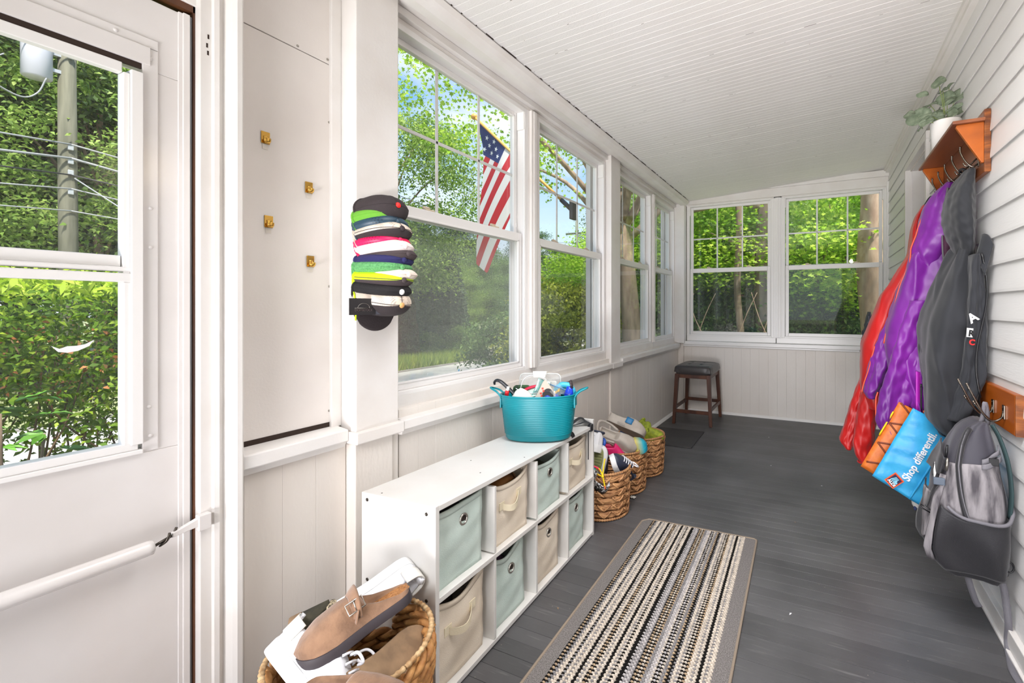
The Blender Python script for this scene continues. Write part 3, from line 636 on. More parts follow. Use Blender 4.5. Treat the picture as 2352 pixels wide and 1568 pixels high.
def tin(name, label, cat, x, y, z, rot=(0, 0, 0), group=None):
    p = tl(x, y, z); return thing(name, label, cat, p, 0, group, rot=(rot[0], rot[1], rot[2] + TA))
def rbox(m, x0, x1, y0, y1, z0, z1, r, n=6, mi=0):   # plate in the xz plane with rounded corners
    pts = []
    for cx, cz, a in ((x1 - r, z1 - r, 0), (x0 + r, z1 - r, 90), (x0 + r, z0 + r, 180), (x1 - r, z0 + r, 270)):
        for k in range(n + 1): q = R(a + 90 * k / n); pts.append((cx + r * math.cos(q), cz + r * math.sin(q)))
    m.prism(pts, lambda a, b: (a, y0, b), lambda a, b: (a, y1, b), mi)
CLEAR = glass('clear_plastic', (.96, .97, .97, 1), .09, .12)
WHITEP = mat('white_plastic', C3(236, 234, 226), .4)
fa = tin('first_aid_box', 'clear plastic case with a white latch, standing at the back of the teal tub', 'case', -.01, .068, TH - .085, (R(-8), 0, R(-3)))
m = MB(); rbox(m, -.10, .10, -.022, .022, 0, .168, .022); m.build('case_shell', CLEAR, fa, local=True, bevel=.004, seg=2)
m = MB(); pts = []
for cx, cz, a in ((.079, .147, 0), (-.079, .147, 90), (-.079, .021, 180), (.079, .021, 270)):
    for k in range(6): q = R(a + 18 * k); pts.append((cx + .022 * math.cos(q), 0, cz + .022 * math.sin(q)))
m.tube(pts, .004, 6, closed=True); m.build('case_rim', mat('frosted_plastic', C3(226, 226, 222), .35, trans=.35), fa, local=True)
m = MB(); m.box(-.034, .034, -.014, .014, .164, .181); m.box(-.03, .03, -.018, -.012, .15, .176); m.build('latch', WHITEP, fa, local=True, bevel=.003)
for (a, b, c_, d_) in ((.01, .085, .03, .135), (-.085, .0, .02, .085)):
    m = MB(); rbox(m, a, b, -.017, .017, c_, d_, .012); m.build('gauze_pack', WHITEP, fa, local=True, bevel=.003)
br = tin('hair_brush', 'black handle with a hooked end, leaning out of the left end of the teal tub', 'brush', -.125, -.015, TH - .05, (0, 0, 0))
m = MB(); pts = catmull([(.075, -.02, -.02), (.03, -.012, .036), (-.01, -.004, .075), (-.05, .004, .108), (-.072, .008, .115), (-.084, .010, .106), (-.083, .010, .094)], 7)
m.tube(pts, [lerp(.013, .012, i / len(pts)) if i < len(pts) * .6 else lerp(.013, .006, (i / len(pts) - .6) / .4) for i in range(len(pts))], 10, flat=.6); m.build('brush_handle', mat('black_gloss_plastic', C3(32, 34, 40), .2), br, local=True)
gb = tin('green_pouch', 'dark green patterned pouch behind the black brush handle in the teal tub', 'pouch', -.09, .055, TH - .04)
m = MB(); rbox(m, -.045, .04, -.012, .012, -.02, .072, .018); m.build('pouch', mat('green_print', C3(40, 92, 40), .6, col2=C3(20, 40, 24), vscale=60), gb, local=True, bevel=.008)
wc = tin('white_cloth', 'rounded white container lying at the front rim of the teal tub', 'container', -.070, -.030, TH - .012, (0, R(32), 0))
m = MB(); m.lathe([(.0001, -.05), (.040, -.05), (.046, -.03), (.045, .01), (.034, .032), (.0001, .038)], 20, sx=1, sy=.75); m.build('container', WHITEP, wc, local=True)
rt = tin('red_tube', 'small red and white tube at the left rim of the teal tub', 'tube', -.148, -.03, TH - .01, (0, R(12), 0))
m = MB(); m.lathe([(.0001, 0), (.010, 0), (.010, .028), (.004, .036), (.0001, .036)], 12); m.build('tube_body', mat('red_plastic', C3(206, 30, 38), .35), rt, local=True)
m = MB(); m.lathe([(.007, .03), (.007, .05), (.0001, .052)], 12); m.build('tube_cap', WHITEP, rt, local=True)
pp = tin('paper_packet', 'pale mint packet with a crimson edge lying open in the teal tub', 'packet', -.038, .0, TH - .005, (R(28), R(-20), R(10)))
m = MB(); m.grid(lambda u, v: (-.05 + .1 * u, -.035 + .07 * v, .012 * math.sin(3 * u) + .006 * math.sin(5 * v)), 8, 8); m.build('packet', mat('mint_paper', C3(200, 226, 216), .5), pp, local=True, solid=.003)
m = MB(); m.tube([(-.05 + .1 * u, .036, .012 * math.sin(3 * u) + .004) for u in [k / 8 for k in range(9)]], .009, 6, flat=.5); m.build('packet_edge', mat('crimson_foil', C3(216, 26, 66), .35), pp, local=True)
wi = tin('wire_loop', 'thin clear tubing looped above the packets in the teal tub', 'tubing', -.02, -.01, TH)
m = MB(); m.tube(catmull([(-.07, .02, .02), (-.055, .02, .065), (-.02, .02, .086), (.03, .01, .078), (.055, .0, .07), (.062, -.01, .045), (.05, -.02, .02)], 8), .0022, 6); m.tube(catmull([(-.085, -.01, .03), (-.05, -.02, .012), (.0, -.02, .008), (.04, -.02, .01)], 6), .002, 6); m.build('tubing', mat('grey_tubing', C3(190, 194, 196), .25), wi, local=True)
fp = tin('foil_packet', 'foil packet printed with a black disc and red dots, upright in the teal tub', 'packet', .033, -.055, TH - .035, (R(-16), R(0), R(8)))
m = MB(); tri = [(-.062, 0), (.058, 0), (.052, .045), (.03, .078), (.006, .112), (-.006, .100), (-.03, .05)]
m.prism(tri, lambda a, b: (a, -.004, b), lambda a, b: (a, .004, b)); m.build('packet', mat('dull_foil', C3(176, 168, 156), .35, .4), fp, local=True, bevel=.002)
m = MB(); m.prism([(.018 + .026 * math.cos(q), .036 + .033 * math.sin(q)) for q in [2 * math.pi * k / 20 for k in range(20)]], lambda a, b: (a, -.0052, b), lambda a, b: (a, -.004, b)); m.build('printed_disc', BLACKP, fp, local=True)
m = MB(); m.prism([(.021 + .006 * math.cos(q), .018 + .011 * math.sin(q)) for q in [2 * math.pi * k / 12 for k in range(12)]], lambda a, b: (a, -.0058, b), lambda a, b: (a, -.005, b)); m.build('printed_mark', CREAM_LOCK, fp, local=True)
for k in range(6):
    m = MB(); cx, cz = -.018 + .004 * k - .008 * (k % 2), .014 + .011 * k; m.box(cx - .005, cx + .004, -.0052, -.004, cz - .004, cz + .004); m.build('printed_dot', mat('red_print', C3(214, 60, 36), .5) if k == 0 else bpy.data.materials['red_print'], fp, local=True)
tp = tin('teal_packet', 'silver and teal glossy packet leaning behind the foil packet in the tub', 'packet', -.005, -.03, TH - .03, (R(-10), R(24), R(20)))
m = MB(); m.grid(lambda u, v: (-.032 + .064 * u, .007 * math.sin(7 * v + 3 * u), .105 * v), 8, 8); m.build('packet', mat('teal_foil', C3(70, 168, 160), .2, .5, col2=C3(206, 226, 222), vscale=22), tp, local=True, solid=.004)
bb = tin('zip_bag', 'crumpled clear zip bag holding blue packets, in the right half of the tub', 'bag', .085, -.01, TH - .01, (R(10), R(6), 0))
m = MB(); m.grid(lambda u, v: (-.065 + .13 * u, -.05 + .10 * v, .022 + .016 * math.sin(9 * u + 4 * v) * math.sin(6 * v + 2) + .012 * math.sin(3 * u)), 18, 14); m.build('bag_film', CLEAR, bb, local=True)
m = MB(); m.tube(catmull([(-.065, .04, .052), (-.03, .03, .042), (.02, .02, .034), (.06, .0, .028)], 6), .003, 6); m.build('zip', mat('zip_blue', C3(86, 132, 176), .4), bb, local=True)
m = MB(); m.grid(lambda u, v: (-.05 + .1 * u, -.055 + .05 * v, .006 + .012 * math.sin(11 * u) * math.sin(5 * v + 1)), 14, 8); m.build('blue_packet', mat('cobalt_film', C3(34, 72, 190), .3), bb, local=True, solid=.006)
m = MB(); m.grid(lambda u, v: (-.05 + .06 * u, .0 + .04 * v, .016 + .01 * math.sin(8 * u)), 8, 5); m.build('yellow_packet', mat('yellow_film', C3(232, 186, 60), .4), bb, local=True, solid=.005)
bo = tin('blue_bottle', 'short blue bottle with a dark disc cap, at the right rim of the teal tub', 'bottle', .138, -.02, TH - .04, (0, R(8), 0))
m = MB(); m.lathe([(.0001, 0), (.020, 0), (.021, .05), (.017, .062), (.014, .078), (.0001, .08)], 14, sx=1, sy=.8); m.build('bottle_body', mat('royal_blue_plastic', C3(20, 60, 200), .22), bo, local=True)
m = MB(); m.lathe([(.0001, -.006), (.020, -.006), (.022, 0), (.020, .004), (.0001, .004)], 16); m.xf(Matrix.Translation((.006, .004, .09)) @ Matrix.Rotation(R(70), 4, 'Y')); m.build('bottle_cap', mat('dark_brown_cap', C3(52, 40, 44), .3), bo, local=True)
tr_ = tin('tape_roll', 'sky blue ribbed roll standing at the back right of the teal tub', 'roll', .112, .066, TH - .012, (R(90), 0, R(10)))
m = MB(); rings = []
for (r_, zz) in ((.028, -.018), (.052, -.02), (.057, -.01), (.057, .01), (.052, .02), (.028, .018)):
    rings.append([(r_ * (1 + (.025 if (j // 2) % 2 else 0)) * math.cos(2 * math.pi * j / 36), r_ * (1 + (.025 if (j // 2) % 2 else 0)) * math.sin(2 * math.pi * j / 36), zz) for j in range(36)])
rings.append(rings[0]); m.loft(rings, caps=False); m.build('roll', mat('sky_blue_rubber', C3(70, 186, 220), .4), tr_, local=True)

# ---------------------------------------------------------------- brass adhesive hooks on the panel
for (yy, zz, lb_) in ((.833, 1.736, 'gilt adhesive wall hook, topmost of the four on the white panel'), (.965, 1.612, 'gilt adhesive wall hook near the post, upper one of that pair'), (.842, 1.475, 'gilt adhesive wall hook nearer the door, below the topmost one'), (.970, 1.362, 'gilt adhesive wall hook, lowest of the four on the white panel')):
    h = thing('adhesive_hook', lb_, 'hook', (-1.577, yy, zz), 0, 'gilt hooks on the white panel')
    m = MB(); m.box(0, .003, -.0125, .0125, -.019, .019); m.build('hook_plate', BRASS, h, local=True, bevel=.003)
    m = MB(); m.tube(catmull([(.003, 0, .004), (.004, 0, -.010), (.010, 0, -.017), (.017, 0, -.013), (.018, 0, -.004)], 5), .0075, 8, flat=.4, up=(1, 0, 0)); m.build('hook_lip', BRASS, h, local=True)
    m = MB(); m.box(0, .0008, -.008, .008, -.036, -.019); m.build('adhesive_tab', mat('tape_tab', C3(226, 218, 208), .2) if 'tape_tab' not in bpy.data.materials else bpy.data.materials['tape_tab'], h, local=True, bevel=.0003)

# ---------------------------------------------------------------- storm door closer
dc = thing('door_closer', 'white pneumatic door closer tube with its rod and jamb bracket, on the storm door', 'door closer', (-1.54, .33, .6))
a = Vector((-1.535, .10, .598)); b = Vector((-1.528, .555, .602))
m = MB(); d = (b - a).normalized(); pts = [a, a + d * .1, b - d * .012, b - d * .003, b]; m.tube(pts, [.0185, .0185, .0185, .0178, .013], 20); m.build('cylinder', W_DOOR, dc)
m = MB(); m.tube([b, (-1.524, .60, .618)], .0038, 8); m.build('rod', DARKSTEEL, dc)
m = MB(); m.tube(catmull([(-1.528, .568, .598), (-1.519, .576, .607), (-1.516, .580, .618), (-1.520, .583, .624)], 4), .006, 8, flat=.5); m.build('lock_clip', DARKSTEEL, dc)
m = MB(); m.tube([(-1.529, .592, .609), (-1.524, .598, .632)], .0032, 8); m.build('pin', DARKSTEEL, dc)
m = MB(); m.loft([[(-1.53, .588, .610), (-1.518, .588, .610), (-1.518, .588, .622), (-1.53, .588, .622)], [(-1.53, .645, .617), (-1.516, .645, .617), (-1.516, .645, .640), (-1.53, .645, .640)]], smooth=False); m.build('bracket_arm', W_DOOR, dc, bevel=.002)
m = MB(); m.box(-1.532, -1.512, .640, .668, .603, .645); m.build('jamb_bracket', W_DOOR, dc, bevel=.002)
# ---------------------------------------------------------------- shoes
def perf(name, base, dot, scale=150., thr=.28):
    N = NT(name); b = N.n('ShaderNodeBsdfPrincipled'); N.l(b.outputs[0], N.out.inputs[0]); b.inputs['Roughness'].default_value = .45
    t = N.n('ShaderNodeTexCoord'); mp = N.n('ShaderNodeMapping'); mp.inputs['Scale'].default_value = (1, .12, 1); N.l(t.outputs['Object'], mp.inputs[0])
    v = N.n('ShaderNodeTexVoronoi'); v.inputs['Scale'].default_value = scale; v.inputs['Randomness'].default_value = 0.; N.l(mp.outputs[0], v.inputs['Vector'])
    lt = N.n('ShaderNodeMath', operation='LESS_THAN'); N.l(v.outputs['Distance'], lt.inputs[0]); lt.inputs[1].default_value = thr
    m = N.n('ShaderNodeMix', data_type='RGBA'); N.l(lt.outputs[0], m.inputs[0]); m.inputs[6].default_value = base; m.inputs[7].default_value = dot
    N.l(m.outputs[2], b.inputs['Base Color']); return N.m
SH_W = mat('white_shoe_leather', C3(222, 222, 224), .5)
SH_PERF = perf('perforated_white_leather', C3(220, 221, 225), C3(172, 172, 176))
SH_SOLE = mat('white_shoe_sole', C3(222, 222, 222), .55)
SUEDE = mat('brown_suede', C3(146, 112, 86), .9, col2=C3(122, 92, 70), vscale=30, bump=.3, bscale=200, sheen=.3)
OLIVE = mat('dark_olive_suede', C3(62, 58, 42), .9, col2=C3(46, 44, 34), vscale=40, bump=.3, bscale=220)
GUM = mat('tan_rubber_sole', C3(150, 122, 92), .6, col2=C3(120, 96, 72), vscale=20)
CORK = mat('cork', C3(176, 122, 70), .8, col2=C3(130, 84, 44), vscale=160)
DARKSOLE = mat('charcoal_rubber', C3(58, 52, 56), .6)
BRAID = mat('beige_braid', C3(206, 190, 156), .8, col2=C3(70, 62, 46), vscale=120, vlo=.45, vhi=.55)
LACE = mat('white_lace', C3(224, 224, 228), .7)
GREYEVA = mat('grey_foam', C3(178, 170, 160), .55, col2=C3(160, 150, 138), vscale=9)
TAN_IN = mat('tan_lining', C3(168, 126, 84), .8)
def wprof(t): return interp([0, .015, .05, .12, .25, .42, .58, .70, .80, .89, .95, .985, 1], [.0, .30, .56, .68, .70, .72, .86, .98, 1.0, .88, .66, .38, .0], t)
def shoe(name, label, cat, pos, toe, up, L=.28, W=.105, hs=((0, .2, .42, .55, .75, .92, 1), (.062, .070, .082, .072, .052, .036, .020)), op=(.05, .46), oh=.012, sole=.028, mats=None, sole_mat=None, group=None, lining=None, flare=.004, dep=1.0, toe_mat=None):
    X = Vector(toe).normalized(); Z = Vector(up); Z = (Z - X * Z.dot(X)).normalized(); Y = Z.cross(X)
    Rm = Matrix((X, Y, Z)).transposed()
    t = thing(name, label, cat, pos, 0, group, rot=Rm.to_euler())
    NT_, NS = 44, 22
    def zt(tt): return interp(hs[0], hs[1], tt)
    def top(u, v):
        tt = u; s = 2 * v - 1; w = wprof(tt) * W / 2
        hh = zt(tt); e = 2.8; z = sole + hh * max(0, 1 - abs(s) ** e) ** (1 / e)
        if op and op[0] < tt < op[1]:
            a = smooth((tt - op[0]) / .05) * smooth((op[1] - tt) / .10); rimw = .80
            if abs(s) < rimw: z = lerp(z, min(z, sole + oh), a * smooth((rimw - abs(s)) / .12) * dep)
        return ((tt - .5) * L, w * s * (1 - .10 * ((z - sole) / .08)), z)
    m = MB(); m.grid(top, NT_, NS)
    m.build('upper', mats or SH_W, t, local=True, recalc=True)
    if sole:
        N = 60; tt = [(.5 - .5 * math.cos(math.pi * k / (N // 2))) for k in range(N // 2 + 1)]
        def ol(k, z): 
            return [((q - .5) * L * (1 + .01 * k), wprof(q) * W / 2 * (1 + k * .05) + k * .001, z + toe_spring(q)) for q in tt] + [((q - .5) * L * (1 + .01 * k), -wprof(q) * W / 2 * (1 + k * .05) - k * .001, z + toe_spring(q)) for q in reversed(tt[1:-1])]
        def toe_spring(q): return .012 * max(0, (q - .72) / .28) ** 2
        s = MB(); s.loft([ol(.4, 0), ol(1, .004), ol(1, sole * .9), ol(.6, sole + .003)]); s.build('sole', sole_mat or SH_SOLE, t, local=True, sharp=50)
    return t
def laces(t, L, sole, h, n=4, m_=None, x0=.02):
    for k in range(n):
        x = x0 + k * .020; z = sole + h - .006 * k; m = MB()
        m.tube(catmull([(x, -.024, z - .008), (x + .004, -.01, z + .003), (x + .004, .01, z + .003), (x, .024, z - .008)], 4), .0032, 6); m.build('lace', m_ or LACE, t, local=True)
VR = Vector((.579, .815, 0)); VA = Vector((-.815, .579, 0)); VU = Vector((0, 0, 1))   # right of, away from and above the eye, at the near basket
def vv(r, a, u): return VR * r + VA * a + VU * u

# near basket
ROPE = mat('water_hyacinth_rope', C3(204, 152, 92), .65, col2=C3(152, 98, 48), vscale=26, vlo=.3, vhi=.7, bump=.5, bscale=120, stretch=(1, 1, 1.6))
ROPE_RIM = mat('pale_wrapped_rush', C3(206, 176, 132), .65, col2=C3(150, 108, 64), vscale=40, bump=.5, bscale=160)
SEA = mat('seagrass', C3(206, 156, 106), .65, col2=C3(142, 96, 60), vscale=22, vlo=.3, vhi=.7, bump=.5, bscale=110, stretch=(1, 1, 2.2))
SEA_D = mat('seagrass_dark', C3(184, 134, 88), .65, col2=C3(126, 84, 50), vscale=24, bump=.5, bscale=110)
BX, BY, BR_, BH = -1.085, .775, .182, .345
nb = thing('woven_basket', 'large round hyacinth basket heaped with brown and white shoes, beside the cube shelf', 'basket', (BX, BY, 0), 0)
def brad(z): return BR_ * lerp(.90, 1.0, smooth(z / BH))
mlist = []
rows = 13
for r_ in range(rows):
    z = .014 + r_ * (BH - .02) / rows; rad = brad(z); mm = MB()
    full = r_ < rows - 3
    spans = [(0, 360)] if full else [(155, 288), (332, 468)]
    for (a0, a1) in spans:
        n = int((a1 - a0) / 2.2)
        for ph in (0, math.pi):
            pts = []
            for k in range(n + 1):
                q = R(a0 + (a1 - a0) * k / n); tw = q * 13 + ph + r_ * 1.3; wob = .002 * math.sin(5 * q + r_)
                rr_ = rad + .0085 * math.cos(tw) + wob
                pts.append((rr_ * math.cos(q), rr_ * math.sin(q), z + .0085 * math.sin(tw) + wob))
            mm.tube(pts, .0098, 6, caps=not full)
    mm.build('braided_row', ROPE, nb, local=True)
for k in range(10):
    q = R(36 * k + 10); 
    if 118 < (math.degrees(q) % 360) < 150 or 290 < (math.degrees(q) % 360) < 330: continue
    m = MB(); m.tube([(brad(z) * math.cos(q) * (1 + .06 * (1 if (i % 2) else -1)), brad(z) * math.sin(q) * (1 + .06 * (1 if (i % 2) else -1)), z) for i, z in enumerate(np.linspace(.01, BH, 14))], .006, 6); m.build('stake', ROPE, nb, local=True)
m = MB(); pts = []
for k in range(300):
    q = 2 * math.pi * k / 300; pts.append(((BR_ + .004) * math.cos(q), (BR_ + .004) * math.sin(q), BH + .004 * math.sin(2 * q)))
m.tube(pts, [.0058 + .0016 * ((k // 2) % 2) for k in range(300)], 8, closed=False); m.build('rim', ROPE_RIM, nb, local=True)
m = MB(); m.lathe([(.0001, .006), (.155, .006)], 24, caps=False); m.build('basket_base', SEA_D, nb, local=True)
m = MB(); m.lathe([(.0001, .17), (.10, .20), (.158, .16), (.150, .03), (.0001, .02)], 20)
cl = thing('shoe_layer', 'dark shoes lying deepest in the large round basket', 'shoes', (BX, BY, 0)); m.build('shoe', OLIVE, cl, local=True)
# white sneaker, heel up against the far rim
s1 = shoe('white_sneaker', 'white perforated sneaker tipped heel-up against the far rim of the large basket', 'shoe', (-1.190, .882, .378), vv(-.86, -.20, -.36), vv(.34, -.62, -.18), mats=SH_PERF, group='shoes in the large basket')
m = MB(); m.tube([((t_ - .5) * .28, s * wprof(t_) * .0505, .022 + .004) for s in (1,) for t_ in np.linspace(.01, .99, 40)], .0022, 6); m.build('sole_welt', SH_SOLE, s1, local=True)
m = MB(); m.grid(lambda u, v: ((.16 * abs(2 * u - 1) ** 1.5 - .5) * .28 - .0015, math.copysign(1, 2 * u - 1) * wprof(.16 * abs(2 * u - 1) ** 1.5) * .0525 * (.99 - .09 * v), .046 + .040 * v), 16, 4); m.build('heel_tab', mat('pale_grey_suede', C3(216, 214, 208), .8), s1, local=True, solid=.003)
s2 = shoe('white_sneaker', 'white perforated sneaker with tied laces at the front left of the large basket', 'shoe', (-1.085, .650, .315), vv(.52, -.62, -.48), vv(.60, .25, .60), mats=SH_PERF, group='shoes in the large basket')
laces(s2, .28, .028, .078, 4)
m = MB(); m.tube(catmull([(.03, .01, .108), (.04, .035, .128), (.065, .045, .128), (.07, .025, .112), (.045, .008, .106)], 6), .0034, 6); m.tube(catmull([(.03, -.01, .108), (.045, -.03, .124), (.07, -.032, .12), (.06, -.012, .106)], 6), .0034, 6); m.build('bow', LACE, s2, local=True)
m = MB(); m.grid(lambda u, v: ((.16 * abs(2 * u - 1) ** 1.5 - .5) * .28 - .0015, math.copysign(1, 2 * u - 1) * wprof(.16 * abs(2 * u - 1) ** 1.5) * .0525 * (.99 - .09 * v), .046 + .040 * v), 16, 4); m.build('heel_tab', bpy.data.materials['pale_grey_suede'], s2, local=True, solid=.003)
# suede clog on top
s3 = shoe('suede_clog', 'brown suede clog with a metal buckle, on top of the large basket', 'shoe', (-1.060, .775, .385), vv(-.90, -.22, -.24), vv(-.14, .10, .95), L=.262, W=.104, hs=((0, .12, .3, .45, .6, .78, .92, 1), (.016, .02, .040, .070, .072, .062, .044, .024)), op=(-.2, .44), oh=.010, sole=.022, mats=SUEDE, sole_mat=DARKSOLE, group='shoes in the large basket')
m = MB(); m.grid(lambda u, v: ((lerp(.0, .40, u) - .5) * .262, (2 * v - 1) * wprof(max(.02, lerp(.0, .40, u))) * .046, .0325), 10, 6); m.build('footbed', CORK, s3, local=True)
m = MB(); m.tube(catmull([(.0, -.043, .058), (-.005, -.036, .086), (-.008, -.012, .101), (-.008, .016, .100), (-.005, .036, .084), (.0, .043, .052)], 6), .015, 8, flat=.18, up=(0, 0, 1)); stp = m.build('strap', SUEDE, s3, local=True)
m = MB(); m.tube([(-.024, .0435, .071), (.014, .0445, .069), (.015, .036, .093), (-.023, .034, .095)], .0021, 6, closed=True); m.tube([(-.004, .0445, .070), (-.003, .036, .094)], .0017, 6); m.build('buckle', STEEL, s3, local=True)
m = MB(); m.tube(catmull([(-.006, .0435, .070), (.0, .0465, .058), (.006, .0475, .046)], 4), .012, 8, flat=.2, up=(1, 0, 0)); m.build('strap_tail', SUEDE, s3, local=True)
# olive slippers
s4 = shoe('olive_slipper', 'dark olive slipper with a woven collar, heel up at the left of the large basket', 'shoe', (-1.150, .690, .300), vv(.22, -.30, -.90), vv(.86, .05, .40), mats=OLIVE, sole_mat=GUM, sole=.024, hs=((0, .2, .42, .55, .75, .92, 1), (.062, .064, .062, .062, .055, .042, .024)), op=(.06, .44), group='shoes in the large basket')
m = MB(); m.tube([((t_ - .5) * .28, wprof(t_) * .0455 * s, .0885) for s, ts in ((1, np.linspace(.40, .06, 16)), (-1, np.linspace(.06, .40, 16))) for t_ in ts], .0085, 8); m.build('woven_collar', BRAID, s4, local=True)
s5 = shoe('olive_slipper', 'dark olive slipper turned on its side under the suede clog, tan sole outwards', 'shoe', (-.975, .800, .315), vv(.72, .50, -.12), vv(-.48, .30, -.62), mats=OLIVE, sole_mat=GUM, sole=.034, hs=((0, .2, .42, .55, .75, .92, 1), (.062, .064, .062, .062, .055, .042, .024)), op=(.06, .44), group='shoes in the large basket')
m = MB(); m.tube([((t_ - .5) * .28, wprof(t_) * .0455 * s, .098) for s, ts in ((1, np.linspace(.40, .06, 16)), (-1, np.linspace(.06, .40, 16))) for t_ in ts], .0085, 8); m.build('woven_collar', BRAID, s5, local=True)
s6 = shoe('suede_clog', 'brown suede clog lowest at the front rim of the large basket', 'shoe', (-.915, .660, .315), vv(.7, -.6, -.1), vv(.1, -.2, .95), L=.27, W=.105, hs=((0, .12, .3, .45, .6, .78, .92, 1), (.016, .02, .040, .066, .068, .058, .044, .024)), op=(-.2, .44), oh=.010, sole=.028, mats=SUEDE, sole_mat=DARKSOLE, group='shoes in the large basket')

# three seagrass baskets beyond the shelf
def sea_basket(label, cx, cy, r0, h, handles, seed, rot=0.):
    rr = random.Random(seed); t = thing('seagrass_basket', label, 'basket', (cx, cy, 0), rot, 'seagrass baskets beyond the shelf')
    bands = 6; bh = (h - .03) / bands; NA = 12
    def rad(z): return r0 * lerp(.93, 1., smooth(z / h))
    for b in range(bands):
        zc = .02 + bh * (b + .5); m = MB()
        for k in range(5):
            pts = []; off = (k - 2) / 2 * bh * .37; ph = rr.uniform(0, 6); off2 = rr.uniform(-.0015, .0015)
            for i in range(96):
                q = 2 * math.pi * i / 96; sq = .62 + .38 * abs(math.sin(NA * q / 2 + (b % 2) * math.pi / 2))
                R_ = rad(zc) + .004 * math.cos(NA * q + b * math.pi) + .002 * math.sin(7 * q + ph) + (.003 if k in (1, 2, 3) else 0)
                pts.append((R_ * math.cos(q), R_ * math.sin(q), zc + off * sq + off2 + .0018 * math.sin(11 * q + ph)))
            m.tube(pts, .0054, 6, closed=True)
        m.build('strand_band', SEA, t, local=True)
    for i in range(NA):
        q0 = 2 * math.pi * i / NA; m = MB()
        for b in range(bands):
            z0 = .02 + bh * b; d = math.pi / NA * (.92 if b % 2 else -.92)
            for sgn, m_ in ((1, 0), (-1, 0)):
                if rr.random() < .16: continue
                P_ = []
                for k in range(5):
                    u = k / 4; q = q0 + sgn * d * (u - .0) + rr.uniform(-.01, .01); z = z0 + bh * (.1 + .85 * u); R_ = rad(z) + .0075 + .005 * math.sin(math.pi * u)
                    P_.append((R_ * math.cos(q), R_ * math.sin(q), z))
                m.tube(P_, rr.uniform(.0042, .0060), 5)
        m.build('cross_strand', SEA_D if i % 3 == 0 else SEA, t, local=True)
    for nm, z, rd in (('rim', h, .0075), ('base_rim', .010, .0075)):
        m = MB(); n = 264; pts = [((rad(z) + .004) * math.cos(2 * math.pi * i / n), (rad(z) + .004) * math.sin(2 * math.pi * i / n), z) for i in range(n)]
        m.tube(pts, [rd * (1.12 if (i % 4) in (1, 2) else .80) for i in range(n)], 7, closed=True); m.build(nm, SEA, t, local=True)
    for a in handles:
        m = MB(); pts = []
        for k in range(41):
            u = k / 40; q = R(a) + (u - .5) * .62; z = h - .01 + .052 * math.sin(math.pi * u) ** .6
            pts.append(((r0 + .004) * math.cos(q), (r0 + .004) * math.sin(q), z))
        m.tube(pts, [.0068 * (1.12 if k % 2 else .86) for k in range(41)], 7); m.build('handle', SEA_D, t, local=True)
    m = MB(); m.lathe([(.0001, .008), (rad(.01), .008)], 20, caps=False); m.build('basket_base', SEA_D, t, local=True)
    return t
sea_basket('seagrass basket nearest the shelf, filled with sneakers and a yellow lace', -1.175, 2.415, .162, .268, (), 1)
sea_basket('middle seagrass basket, filled with grey foam clogs', -1.205, 2.780, .162, .272, (-8, 172), 2)
sea_basket('seagrass basket nearest the stool, with green shoes inside', -1.195, 3.125, .162, .274, (118, -78), 3)
GA = 'shoes in the seagrass baskets'
WBLUE = mat('royal_blue_trim', C3(36, 82, 170), .4); NAVY = mat('navy_leather', C3(44, 50, 68), .5); OSOLE = mat('olive_rubber_sole', C3(134, 138, 92), .6, bump=.4, bscale=80)
q1 = shoe('white_sneaker', 'white sneaker with an olive tread, standing on end in the basket nearest the shelf', 'shoe', (-1.178, 2.345, .262), (.05, .12, .98), (.10, .96, .05), L=.27, W=.098, mats=[NAVY], sole_mat=SH_SOLE, group=GA)
tr = MB()
for k in range(10): tr.box(-.06 + .017 * k, -.05 + .017 * k, -.030 * wprof(.28 + .062 * k), .030 * wprof(.28 + .062 * k), -.0035, 0)
tr.build('tread', OSOLE, q1, local=True, bevel=.001)
m = MB(); m.prism([((q - .5) * .265, wprof(q) * .040) for q in np.linspace(.03, .97, 24)] + [((q - .5) * .265, -wprof(q) * .040) for q in np.linspace(.97, .03, 24)], lambda a, b: (a, b, -.002 + .012 * max(0, (a / .265 + .5 - .72) / .28) ** 2), lambda a, b: (a, b, .002 + .012 * max(0, (a / .265 + .5 - .72) / .28) ** 2)); m.build('outsole', OSOLE, q1, local=True)
q2 = shoe('navy_sneaker', 'navy sneaker with white laces, at the right of the basket nearest the shelf', 'shoe', (-1.105, 2.462, .225), (-.10, -.50, .60), (.80, .35, .50), L=.25, W=.092, mats=NAVY, sole_mat=SH_SOLE, group=GA)
laces(q2, .25, .028, .080, 5, x0=-.01)
m = MB(); m.tube(catmull([(-.02, .0, .108), (-.03, .02, .128), (-.01, .034, .134), (.02, .024, .124), (.01, .0, .108)], 6), .004, 6); m.build('bow', LACE, q2, local=True)
q3 = shoe('white_sneaker', 'large white sneaker with a royal blue heel ring, against the shelf end', 'shoe', (-1.262, 2.435, .318), (-.55, .62, -.30), (.35, -.10, .80), L=.30, W=.112, mats=SH_W, sole_mat=SH_SOLE, sole=.040, hs=((0, .2, .42, .55, .75, .92, 1), (.074, .08, .09, .08, .058, .04, .022)), group=GA)
for sx, rr_ in ((-1, .030),):
    m = MB(); m.tube([(-.055 + .046 * math.cos(q), -.050 + .006 * math.sin(q) ** 2, .066 + rr_ * math.sin(q)) for q in [2 * math.pi * k / 28 for k in range(28)]], .0095, 8, closed=True, flat=.6); m.build('blue_ring', WBLUE, q3, local=True)
    m = MB(); m.tube([(-.075, -.052, .058), (-.062, -.054, .062), (-.038, -.053, .078)], [.001, .003, .0008], 6); m.build('swoosh', BLACKP, q3, local=True)
